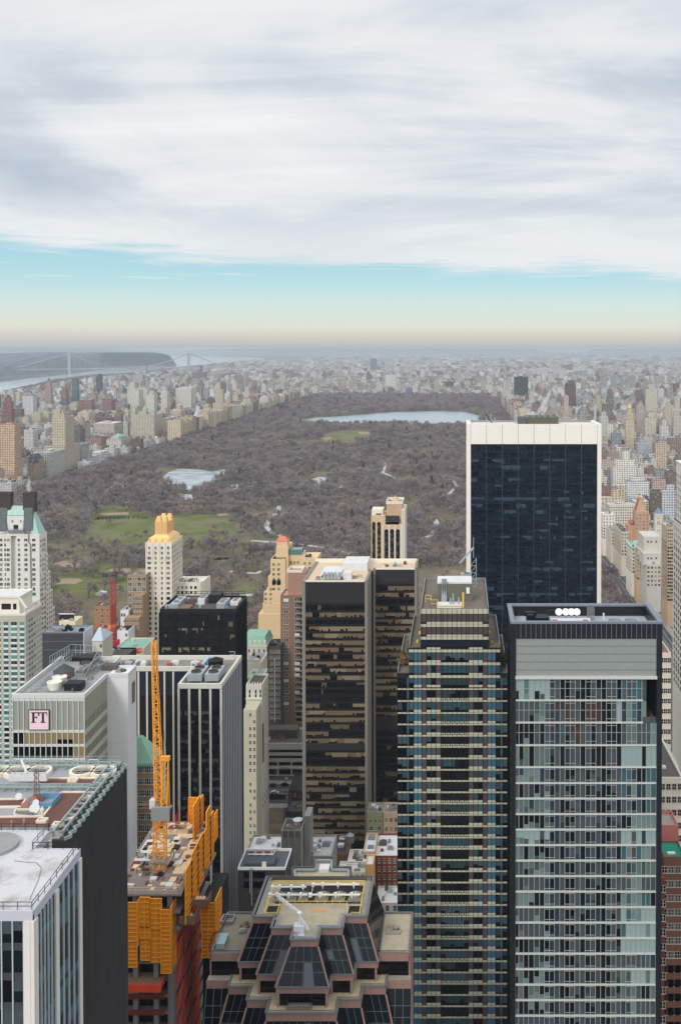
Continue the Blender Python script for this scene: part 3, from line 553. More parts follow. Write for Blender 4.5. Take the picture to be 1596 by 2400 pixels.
far('long pinkish brown museum wing with a dark flat roof', 196, 238, 252, 1026, 1052, (166, 128, 116), roofc=mSlate, name='museum_building', cat='museum')
far('white stone museum with arched front and green copper roof', 250, 284, 307, 1030, 1056, (214, 204, 186), ((.2, .8, .1, .9, 1024),), pyr=((.25, .75, .1, .9, 1024, 1016, mPatina),), name='museum_building', cat='museum')
far('long beige apartment slab behind the museum', 220, 268, 288, 992, 1026, (204, 184, 164))
far('pale block with green roof next to the great three towered house', 289, 300, 305, 990, 1030, (186, 190, 174), roofc=mPatina)
far('great beige apartment house with three small turrets above the park', 307, 362, 381, 972, 1034, (200, 184, 160), ((.02, .16, .05, .3, 962), (.45, .62, .1, .3, 960), (.85, .98, .1, .3, 960), (.15, .85, .2, .8, 966)), pyr=((.03, .15, .05, .3, 962, 951, mPatina), (.46, .61, .1, .3, 960, 949, mPatina), (.86, .97, .1, .3, 960, 950, mPatina)))
far('grey brown block just right of the three turreted house', 382, 398, 413, 980, 1022, (150, 138, 128)); far('narrow beige block between the brown and the pinkish ones', 413, 418, 422, 976, 1014, (190, 176, 158))
far('pinkish beige apartment house with orange topped tower', 400, 424, 435, 962, 1010, (206, 174, 148), ((.45, .85, .2, .7, 949),)); far('red brick block beside the white house on the park', 436, 450, 457, 974, 1001, (150, 88, 84))
far('white apartment house with a stepped gable top on the park', 457, 470, 477, 962, 995, (224, 222, 220), ((.1, .6, .1, .8, 953),)); far('beige stepped block right of the white house on the park', 477, 490, 498, 958, 991, (202, 184, 156), ((.1, .8, .1, .8, 948),))
far('beige twin towered house whose tall tower dominates the far row', 499, 522, 532, 944, 982, (204, 182, 154), ((.22, .98, .05, .5, 912), (.5, .7, .15, .35, 900)))
far('tan block right of the beige twin towered house', 533, 540, 545, 930, 974, (188, 170, 148)); far('pale stone block with a flat top further up the park edge', 545, 556, 565, 940, 972, (200, 188, 172)); far('brown block further up the park edge', 566, 576, 584, 938, 964, (160, 138, 124))
far('narrow blue green glass block in the far park row', 584, 588, 592, 934, 958, (64, 98, 110)); far('brown brick slab in the far park row', 593, 606, 624, 926, 955, (160, 128, 114)); far('beige block at the far end of the park row', 625, 634, 641, 928, 952, (206, 182, 156)); far('long brick block in the farthest part of the park row', 642, 655, 664, 914, 944, (146, 104, 94))
far('red brown stepped brick tower left of the white slab', 6, 28, 34, 958, 1010, (140, 84, 84), ((.12, .95, .1, .9, 940), (.25, .8, .2, .8, 930), (.4, .65, .3, .6, 925)))
far('white ribbed apartment slab with a flat overhanging top', 53, 78, 87, 930, 982, (206, 204, 204), ((-.04, 1.04, -.02, 1.04, 928),)); far('stone tower with domed lantern near the river', 106, 120, 125, 910, 958, (176, 142, 124), ((.15, .85, .1, .9, 898), (.3, .7, .2, .8, 892)), pyr=((.3, .7, .2, .8, 892, 885, mSlate),))
far('teal glass tower with a notched top near the river', 169, 181, 186, 888, 950, (76, 112, 118), ((.1, .8, .1, .9, 886),)); far('slender dark blue tower standing against the river', 226, 238, 241, 882, 930, (56, 76, 98), ((.3, .95, .1, .9, 876),))
for q in ((74, 94, 99, 968, 1002), (52, 68, 71, 977, 1004), (101, 114, 124, 968, 1000), (124, 138, 142, 968, 1000), (182, 208, 222, 966, 996), (290, 301, 305, 960, 992)): far('cream brick apartment block in the middle rows west of the park', *q, (212, 192, 156), group='cream blocks west of the park')
for q in ((185, 215, 222, 936, 970), (239, 262, 271, 938, 972)): far('broad red brick slab with a flat top west of the park', *q, (156, 96, 90), group='red brick slabs west of the park')
for q in ((299, 326, 336, 914, 966), (322, 344, 350, 910, 962), (342, 362, 369, 926, 974), (378, 392, 398, 915, 968), (412, 448, 460, 910, 966)): far('tall pale concrete apartment slab with vertical window strips', *q, (214, 206, 186), group='tall pale slabs west of the park')
far('grey church with one tall square tower near the river', 312, 335, 340, 878, 900, (178, 170, 160), ((.88, 1.3, .1, .9, 858),), name='church', cat='church'); far('dark brick hospital block above the river bend', 450, 480, 486, 872, 892, (122, 96, 100), ((.3, .6, .2, .8, 866), (.55, .7, .3, .6, 858)), name='hospital_building')
far('black slab tower standing alone north east of the park', 1205, 1237, 1204, 883, 936, (34, 40, 52), name='tower_block'); far('dark red brown brick tower right of the black slab', 1324, 1349, 1323, 898, 962, (104, 66, 66), ((.3, .9, .1, .9, 891),), name='tower_block'); far('white and dark striped tower beyond the park', 903, 927, 928, 880, 912, (210, 208, 202), name='tower_block', roofc=mRoofW)
far('dim grey block on the skyline above the park', 867, 882, 883, 841, 872, (110, 120, 130), name='tower_block'); far('dark blue square block beyond the park', 1041, 1063, 1064, 894, 912, (62, 70, 88), name='tower_block'); far('blue glass slab at the north edge of the park', 951, 965, 966, 910, 938, (92, 116, 134), name='tower_block')
for q in ((1257, 1284), (1301, 1323)): far('pale housing slab with dark window strips beyond the avenue', q[0], q[1], q[0] - 1, 864, 884, (196, 192, 186), name='tower_block', group='pale slabs on the far skyline')
for q in ((1410, 1421), (1431, 1444), (1452, 1460), (1474, 1488)): far('slim grey tower of the far four', q[0], q[1], q[0] - 1, 880, 916, (142, 150, 158), name='tower_block', group='four slim towers on the eastern skyline')
far('pale tower with ribbed front and stepped top right of the golden spire', 1513, 1540, 1511, 912, 975, (206, 194, 168), ((.3, .8, .2, .8, 902),), name='tower_block'); far('cream tower tapering to a gilded spire', 1466, 1486, 1463, 984, 1062, (214, 188, 150), ((.15, .85, .1, .9, 968), (.25, .75, .2, .8, 955)), pyr=((.28, .72, .2, .8, 955, 945, mat('gilded_roof', (206, 190, 90), .5, .1)),), name='tower_block')
far('beige block with a dark window grid right of the golden spire', 1511, 1537, 1508, 978, 1030, (212, 196, 168), ((.35, .8, .2, .8, 966),), name='tower_block'); far('thin pinkish apartment tower behind the white framed office slab', 1321, 1332, 1320, 928, 990, (206, 172, 156), name='tower_block'); far('thin pale grey chimney like tower near the avenue', 1392, 1397, 1391, 950, 1000, (200, 200, 196), name='tower_block')
far('large white apartment house with stepped terraces east of the avenue', 1437, 1491, 1431, 1092, 1152, (228, 220, 206), ((.12, .95, .1, .9, 1078), (.45, .75, .3, .7, 1056)), Y=1620); far('tall blank white block in front of the white terraces', 1493, 1508, 1491, 1100, 1146, (214, 204, 190), Y=1560)
far('white cubic apartment block with ribbon windows', 1468, 1521, 1464, 1128, 1180, (216, 216, 212), ((.2, .8, .3, .8, 1118),), Y=1450); far('dark brown block with large square windows', 1526, 1550, 1523, 1154, 1200, (124, 100, 82), ((.1, .9, .2, .9, 1146),), Y=1340); far('pink and white block with framed windows', 1528, 1560, 1526, 1124, 1150, (196, 160, 146), Y=1480)
far('blue grey stepped block behind the spired tower', 1553, 1582, 1551, 1150, 1230, (188, 196, 202), ((.35, .95, .2, .9, 1137),), Y=1250); far('tan block with dark side wall far up the right', 1535, 1563, 1533, 1040, 1075, (208, 178, 146), Y=1900); far('tan terraced house beside the office slab', 1408, 1462, 1404, 1176, 1215, (214, 182, 146), ((.0, .9, .2, .9, 1166), (.5, .85, .4, .9, 1150)), Y=1320); far('pale block with a small tower behind the tan terraces', 1446, 1467, 1443, 1138, 1180, (206, 184, 152), Y=1400)
far('long low brown shed roofed block far up the right', 1565, 1600, 1556, 1108, 1150, (134, 112, 104), roofc=mSlate, Y=1560)
# --- random blocks. A lot is free where no named building, river or park stands
def free(x0, x1, y0, y1):
    for a, b, c, d in FARBOX:
        if x0 < b and x1 > a and y0 < d and y1 > c: return False
    return True
def shore_x(y):                                          # east bank of the river at depth y
    P = [(2500, -2650), (5000, -2400)] + [(q[1], q[0]) for q in gp((130, 893), (250, 877), (330, 872), (400, 862), (470, 855), (520, 850), (548, 842))]
    P.sort()
    return float(np.interp(y, [p[0] for p in P], [p[1] for p in P]))
lots = []
SHPX = ((-60, 0, 130, 250, 330, 400, 470, 520, 548, 560), (925, 915, 893, 877, 872, 862, 855, 850, 842, 838))
def fill(ya, yb, xl, xr, lot, hfun, bigp, rr):
    y = ya
    while y < yb:
        dpt = rr.uniform(26, 36) * lot
        for row in range(2):
            x = max(xl(y), -.485 * y - 60); xe = min(xr(y), .245 * y + 60)
            while x < xe:
                w = rr.uniform(11, 34) * lot
                if rr.random() < .07: x += 18 * lot; continue
                h = hfun(rr, x, y)
                pxl = PX + F * x / y
                if -60 < pxl < 560: h = max(8, min(h, CH - gz(x, y) - (float(np.interp(pxl, SHPX[0], SHPX[1])) + rr.uniform(2, 9) - HOR) / F * y)) if rr.random() < .985 else h
                pa, pb_ = PX + F * x / y, PX + F * (x + w) / y
                for f0, f1, fb_, fY in FARPX:
                    if pa < f1 and pb_ > f0 and y < fY: h = min(h, max(7, CH - gz(x, y) - (fb_ - 6 - HOR) / F * y))
                if h < 11: x += w; continue
                if h > 38: w = max(w, 24 * lot)
                lots.append((x, x + w - .4, y, y + dpt * rr.uniform(.78, 1), h)); x += w
            y += dpt + 1
        y += 16 * lot
rr = random.Random(5)
def h_res(rr, x, y): u = rr.random(); return rr.uniform(14, 22) if u < .62 else rr.uniform(24, 42) if u < .93 else rr.uniform(44, 64) if u < .99 else rr.uniform(66, 90)
def h_low(rr, x, y): u = rr.random(); return rr.uniform(10, 18) if u < .8 else rr.uniform(18, 28) if u < .96 else rr.uniform(34, 50) if u < .994 else rr.uniform(50, 75)
fill(1500, 5150, lambda y: shore_x(y) + 90, lambda y: -790, .88, h_res, .2, rr); fill(1120, 5150, lambda y: 226, lambda y: 99999, .85, h_res, .3, rr)
fill(5120, 8200, lambda y: shore_x(y) + 60, lambda y: 99999, 1.1, h_low, 0, rr); fill(8200, 15500, lambda y: shore_x(y) + 80, lambda y: 99999, 1.8, h_low, 0, rr); fill(15500, 30000, lambda y: max(shore_x(min(y, 15800)), -.23 * y) + 200, lambda y: 99999, 5, lambda r, x, y: h_low(r, x, y) * 1.2, 0, rr)
WARM = [((206, 188, 158), 'beige'), ((196, 174, 146), 'tan'), ((214, 206, 190), 'cream'), ((178, 156, 138), 'light brown'), ((150, 112, 100), 'brick'), ((204, 198, 188), 'pale stone')]
def row(xa, xb, ya, yb, rr, where):
    y = ya
    while y < yb:
        l = rr.uniform(24, 46); h = rr.choice((40, 44, 48, 50, 52, 56, 60)) * rr.uniform(.92, 1.05); x0, x1 = (xa, xb) if rr.random() < .7 else (xa + rr.uniform(0, 6), xb)
        if free(x0, x1, y, y + l - 1.5):
            c, cn = rr.choice(WARM); mb = MB(); far_shape(mb, x0, x1, y, y + l - 1.5, h, rr); o = tinted(mb, 'apartment_house', [(*shade(c, rr, .06), rr.random())] * len(mb.v)); tag(o, f'{cn} apartment house in the long row along the {where}', 'building', f'{cn} houses in the row along the {where}'); FARBOX.append((x0 - 1, x1 + 1, y - 1, y + l))
        y += l + (16 if rr.random() < .3 else 1)
row(-784, -748, 2650, 4700, rr, 'western edge of the park'); row(188, 222, 1230, 4400, rr, 'avenue east of the park')
lots = [q for q in lots if free(*q[:4])]
lots = [q for q in lots if not (q[4] > 30 and -745 - 60 < q[1] < -735 and False)]
def pxof(q):
    x, y, h = (q[0] + q[1]) / 2, q[2], q[4]; return PX + F * x / y, HOR + F * (CH - gz(x, y) - h) / y
HID = ((1088, 1412, 985), (866, 950, 1170))
def shown(q):
    px, pt = pxof(q)
    if not (2 < px < 1592): return False
    for a, b, t_ in HID:
        if a < px < b and pt > t_: return False
    return True
lots.sort(key=lambda q: -(q[1] - q[0]) * q[4] / q[2] ** 2)
near_ = []; far_ = []
for q in lots: (near_ if len(near_) < 200 and q[2] < 6000 and shown(q) else far_).append(q)
HT = lambda h: 'low' if h < 26 else 'mid rise' if h < 48 else 'tall'
for q in near_:
    rr2 = random.Random(int(q[0] * 31 + q[2])); c, cn = PAL[rr2.choices(range(12), (4, 3, 5, 5, 4, 3, 4, 3, 4, 6, 2, 3))[0]]; side = 'west of the park' if q[0] < -700 else 'east of the avenue' if q[2] < 5000 else 'north of the park'
    o = MB(); far_shape(o, *q, rr2); col = (*shade(c, rr2), rr2.random()); ob = tinted(o, 'apartment_building', [col] * len(o.v))
    tag(ob, f'{HT(q[4])} {cn} apartment block among the crowded streets {side}', 'building', f'{HT(q[4])} {cn} blocks {side}')
mb = MB(); cols = []
for q in far_:
    rr2 = random.Random(int(q[0] * 31 + q[2])); n0 = len(mb.v); far_shape(mb, *q, rr2, detail=q[2] < 9000); c = PAL[rr2.choices(range(12), (4, 3, 5, 5, 4, 3, 4, 3, 4, 6, 2, 3))[0]][0]; col = (*shade(c, rr2), rr2.random()); cols += [col] * (len(mb.v) - n0)
cm = tinted(mb, 'distant_city', cols); cm['kind'] = 'stuff'
# tree lines between the far houses
pts = []
for _ in range(5200):
    y = random.uniform(2600, 9000); x = random.uniform(max(-.47 * y, shore_x(y) + 10), .23 * y)
    if PARK[0] < x < PARK[1] and y < PARK[3]: continue
    pts.append((x, y, random.uniform(.8, 1.3) * (1 + y / 9000)))
for _ in range(1500): y = random.uniform(2500, 9000); pts.append((shore_x(y) + random.uniform(4, 70), y, random.uniform(1, 1.9)))
scatter('street_woodland', pts, protos)
# ------------------------------------------------------------------ the near towers
# white framed dark glass slab
def slab_tower():
    Y = 600; x0, x1 = S(1093, 994, Y)[0], S(1408.5, 994, Y)[0]; zt = SZ(994, Y); zf = SZ(1040.6, Y); Y2 = A(1093, 985, zt)[1]
    r = thing('office_tower', 'wide office slab of dark blue glass framed in pale travertine', 'building', (x0, Y, 0)); ti = (x1 - x0) * 9.6 / 315.5
    for a, b in ((x0, x0 + ti), (x1 - ti, x1)): mb = MB(); mb.box(a, b, Y - .8, Y2, -1, zt, 0); mb.build('side_wall', mTrav, r)
    n = 8; bw = (x1 - x0 - 2 * ti) / n; m_j = mat('joint_grey', (150, 142, 134), .9)
    mb = MB(); mb.box(x0 + ti, x1 - ti, Y, Y2, -1, zf - .05, 0); mb.build('core', mBlack, r)
    for i in range(n): mb = MB(); mb.box(x0 + ti + i * bw + .12, x0 + ti + (i + 1) * bw - .12, Y - .4, Y + 1, zf, zt); mb.build('frieze_panel', mTrav, r)
    mb = MB(); mb.box(x0 + ti, x1 - ti, Y - .1, Y + .5, zf - .2, zt - .3); mb.box(x0 + ti, x1 - ti, Y2 - 1, Y2, zf, zt); mb.build('parapet', m_j, r)
    mb = MB(); mb.box(x0 + ti, x1 - ti, Y + 1, Y2 - 1, zf, zt - 1.2); mb.build('roof', mRoofW, r)
    g1 = glass('navy_glass', (9, 20, 34), .1, .3); g2 = glass('navy_glass_pale', (48, 66, 80), .2, .5); g3 = glass('navy_glass_mid', (22, 38, 52), .15, .3); sp = mat('navy_spandrel', (11, 19, 30), .3, .15, .3, spec=.3); mu = mat('navy_mullion', (40, 56, 70), .4, .1)
    fh = 15.02 * Y / F; k = 0; z = zf
    while z > 20:
        mb = MB(); fq(mb, 'F', Y - .06, x0 + ti, x1 - ti, z - fh * .36, z); mb.build('spandrel', sp, r)
        if random.random() < .12: ribbon(r, 'F', Y - .04, x0 + ti, x1 - ti, z - fh, z - fh * .36, 64, ([g3, g1], [g2]), .55, run=6)
        else: ribbon(r, 'F', Y - .04, x0 + ti, x1 - ti, z - fh, z - fh * .36, 64, ([g1, g1, g3], [g3, g2, g3]), .34, run=6)
        z -= fh; k += 1
    for i in range(n + 1): mb = MB(); q = x0 + ti + i * bw; mb.box(q - .28, q + .28, Y - .25, Y - .02, 0, zf - .06); mb.build('mullion', mu, r)
    mb = MB(); mb.box(S(1215, 985, Y + 12)[0], S(1308, 985, Y + 12)[0], Y + 12, Y2 - 8, zt - 1.2, SZ(979, Y + 12)); mb.build('plant_room', mat('olive_plant', (92, 88, 66), .8, .3, .5), r)
    mb = MB(); mb.box(S(1214, 985, Y + 10)[0], S(1232, 985, Y + 10)[0], Y + 10, Y + 14, zt - 1.2, SZ(980, Y + 10)); mb.build('cooling_unit', mSlate, r)
    for px in range(1235, 1305, 14): mb = MB(); mb.ring(S(px, 985, Y + 18)[0], Y + 18, zt + 3, zt + 4.4, 1.8, 1.4, 12); mb.build('fan', mGrey, r)
    for px, py in ((1140, 974), (1150, 969), (1159, 978), (1206, 958), (1210, 960), (1392, 952)): x = S(px, 985, Y + 15)[0]; mb = MB(); mb.bar((x, Y + 15, zt - 1), (x, Y + 15, SZ(py, Y + 15)), .35); mb.build('antenna', mSteel, r)
    mb = MB(); a = S(1138, 985, Y + 10)[0]; mb.bar((a, Y + 10, zt + 5), (a + 4, Y + 10, zt), .5); mb.build('davit', mDark, r)
slab_tower()
# gold crowned and grey framed office pair (one L shaped tower)
def grey_frame_tower():
    Y = 485; zt = SZ(1362, Y); x0, x1 = SX(708, Y), SX(861, Y); Yb = A(861, 1333, zt)[1]; Y3 = A(861, 1316, zt)[1]; xr = SX(977, Yb); xi = SX(880, Yb)
    r = thing('office_tower', 'dark bronze office tower with plain grey stone piers and tan blinds', 'building', (x0, Y, 0)); st = mat('grey_granite', (132, 124, 114), .85, .1, .2, streak=.1)
    x0b = x0; pw = SX(716, Y) - SX(708, Y); pw2 = SX(861, Y) - SX(855, Y)
    mb = MB(); mb.box(x0 + pw, x1 - pw2, Y + .3, Y3, -1, zt - 1); mb.box(x1 - pw2, xr - pw2, Yb + .3, Y3, -1, zt - 1); mb.build('core', mBlack, r)
    for a, b, c, d in ((x0, x0 + pw, Y - .5, Y3), (x1 - pw2, x1, Y - .5, Yb - 4), (xi - 1.2, xi, Yb - .4, Yb + 2), (xr - pw2, xr, Yb - .5, Y3)): mb = MB(); mb.box(a, b, c, d, -1, zt + .2); mb.build('pier', st, r)
    mb = MB(); fb(mb, 'R', x1 - pw2, Yb - 4, Yb, -1, zt, .02, 0, .4); mb.build('recess', mBlack, r)
    lou = mat('bronze_louvre', (52, 48, 50), .6, .15, .8, streak=.2); spn = mat('bronze_spandrel', (30, 26, 28), .35, .2, .3, spec=.4)
    fh = 16.6 * Y / F; zf = SZ(1413, Y)
    for (a, b, yy, n, key, mech) in ((x0 + pw, x1 - pw2, Y, 34, 0, 20), (xi, xr - pw2, Yb, 22, 1, 20)):
        z0 = zf if key == 0 else SZ(1368, Yb)
        mb = MB(); fq(mb, 'F', yy - .1, a, b, z0, zt - .3)
        for i in range(n * 2 + 1): q = a + (b - a) * i / (n * 2); mb.box(q - .08, q + .08, yy - .28, yy - .11, z0, zt - .4)
        mb.build('louvre_screen', lou, r); z = z0; k = 0
        while z > 6:
            if k == 20 or (key == 1 and k == 21):
                mb = MB(); fq(mb, 'F', yy - .1, a, b, z - fh, z)
                for i in range(n * 2): q = a + (b - a) * (i + .5) / (n * 2); mb.box(q - .06, q + .06, yy - .22, yy - .11, z - fh, z)
                mb.build('louvre_screen', lou, r)
            else:
                mb = MB(); fq(mb, 'F', yy - .12, a, b, z - fh * .36, z); mb.build('spandrel', spn, r); q = random.random() if k != 11 else .05
                if key == 1 and k > 20: q = .05
                ribbon(r, 'F', yy - .1, a, b, z - fh, z - fh * .36, n, ([gK, gD], [bT, bT, bC, bT] if q > .15 else [bO]), .9 if q > .35 else .7 if q > .15 else .15, frame=spn, run=9, fw=.12, dropvar=.3)
            z -= fh; k += 1
    mb = MB(); mb.box(x0 + pw, x1 - pw2, Y + .3, Yb, zt - 1, zt - .4); mb.box(x0 + pw, xr - pw2, Yb, Y3, zt - 1, zt - .4); mb.build('roof', mat('buff_roof', (206, 182, 154), .95, .12, .3), r)
    mb = MB(); mb.box(x0 + pw, x1 - pw2, Y - .2, Y + .3, zt - .4, zt + .4); mb.box(x0, xr, Y3 - .8, Y3, zt - .4, zt + 1.6); mb.box(xi, xr, Yb - .2, Yb + .4, zt - .4, zt + .2); mb.build('parapet', mCream, r)
    xa = SX(790, Y); mb = MB(); mb.box(xa, SX(850, Y), Yb - 3, Y3 - 4, zt - .4, zt + 3.6); mb.build('plant_room', mRoofW, r)
    mb = MB(); mb.box(SX(742, Y), SX(790, Y), Y + 10, Yb + 4, zt - .4, zt + .5); mb.build('roof_membrane', mRoofW, r)
    for px in (758, 767, 775, 783, 793): mb = MB(); q = SX(px, Y); mb.box(q - .7, q + .7, Y + 3, Y + 5.5, zt + .1, zt + 3); mb.cyl(q, Y + 4.2, zt + 3, zt + 3.5, .6, 10); mb.build('cooling_unit', mSteel, r)
    mb = MB(); mb.box(SX(802, Y), SX(822, Y), Y + 4, Y + 9, zt - .4, zt + 3.2); mb.build('cooling_unit', mRoofW, r); clutter(r, SX(722, Y), SX(855, Y), Y + 1, Y + 14, zt - .4, 10, 3, hmax=1.6); clutter(r, xi, xr - 3, Yb + 3, Y3 - 2, zt - .4, 8, 4, hmax=1.6)
    for px in (975, 979): mb = MB(); q = SX(px, Yb); mb.bar((q, Y3 - 2, zt), (q, Y3 - 2, zt + 3.5), .3); mb.build('antenna', mDark, r)
grey_frame_tower()
# arched beige hotel tower beyond
def arch_tower():
    Y = 700; r = thing('hotel_tower', 'slim beige hotel tower with tall arched window bays at the park edge', 'building', (SX(868, Y), Y, 0)); m = mat('buff_stone', (206, 182, 150), .85, .1, .1, streak=.1)
    x0, xm, x1 = SX(868, Y), SX(895, Y), SX(946, Y); zl, zm = SZ(1216, Y), SZ(1228, Y); Yl = Y + 6
    mb = MB(); mb.box(x0, xm + 2, Yl, Yl + 22, -2, SZ(1208, Yl)); mb.box(xm, x1, Y, Y + 26, -2, zm); mb.build('wall', m, r)
    mb = MB(); mb.box(SX(870, Yl), xm, Yl + 3, Yl + 16, SZ(1208, Yl), SZ(1196, Yl)); mb.build('parapet', mCream, r); mb = MB(); mb.box(SX(880, Yl), SX(893, Yl), Yl + 2.8, Yl + 3, SZ(1212, Yl), SZ(1205, Yl)); mb.build('louvre', mDark, r)
    mb = MB(); mb.box(SX(905, Y), SX(941, Y), Y + 3, Y + 22, zm, SZ(1185, Y)); mb.build('penthouse', mTan, r); mb = MB(); q0, q1 = SX(904, Y), SX(943, Y); zt = SZ(1181, Y); parapet(mb, q0, q1, Y + 2.6, Y + 23, zt - .6, 2, .5); mb.build('crown_parapet', mCream, r)
    mb = MB(); mb.add([(q0 + 3, Y + 8, zt), (q1 - 3, Y + 8, zt), (q1 - 3, Y + 18, zt), (q0 + 3, Y + 18, zt), ((q0 + q1) / 2, Y + 13, zt + 4)], [(0, 1, 4), (1, 2, 4), (2, 3, 4), (3, 0, 4)]); mb.build('tent_roof', mTan, r)
    mb = MB(); mb.add([(SX(902, Y), Y + .5, SZ(1222, Y)), (SX(937, Y), Y + .5, SZ(1222, Y)), (SX(935, Y), Y + 3, SZ(1210, Y)), (SX(905, Y), Y + 3, SZ(1210, Y))], [(0, 1, 2, 3)]); mb.build('awning', mDark, r); mb = MB(); fq(mb, 'F', Y - .1, SX(903, Y), SX(935, Y), SZ(1229, Y), SZ(1223, Y)); mb.build('window_band', gK, r)
    fr = mat('arch_frame', (60, 56, 52), .6, .1)
    for a, b, yy, tp in ((872, 879.5, Yl, 1223), (884, 892, Yl, 1223), (901, 910, Y, 1240), (914, 923, Y, 1240), (928, 936.5, Y, 1240)):
        xa, xb = SX(a, yy), SX(b, yy); zt = SZ(tp, yy); w = xb - xa; mb = MB(); pts = [(xa, yy - .15, 10), (xb, yy - .15, 10), (xb, yy - .15, zt - w / 2)] + [((xa + xb) / 2 + w / 2 * math.cos(i * math.pi / 8), yy - .15, zt - w / 2 + w / 2 * math.sin(i * math.pi / 8)) for i in range(1, 8)] + [(xa, yy - .15, zt - w / 2)]
        mb.add(pts, [tuple(range(len(pts)))]); o = mb.build('arched_window', gK, r)
        mb = MB(); z = zt - w; k = 0
        while z > 15:
            mb.box(xa, xb, yy - .3, yy - .16, z - .5, z, 0)
            if random.random() < .6: fq(mb, 'F', yy - .2, xa + .1, xb - w * random.choice((.1, .5)), z - 2.4, z - .6, 1 if random.random() < .4 else 2)
            z -= 3.3
        mb.box((xa + xb) / 2 - .12, (xa + xb) / 2 + .12, yy - .3, yy - .16, 12, zt - .5, 0); mb.build('mullion', [fr, bO, gM], o)
    mb = MB()
    for a in (896.5, 912, 925.5, 939.5): q = SX(a, Y); mb.box(q - .5, q + .5, Y - .6, Y, 5, SZ(1232, Y))
    for a in (943, 947): q = SX(a, Y); mb.box(q - .5, q + .5, Y - .6, Y + 26, 5, SZ(1195, Y))
    mb.build('pilaster', mCream, r)
arch_tower()
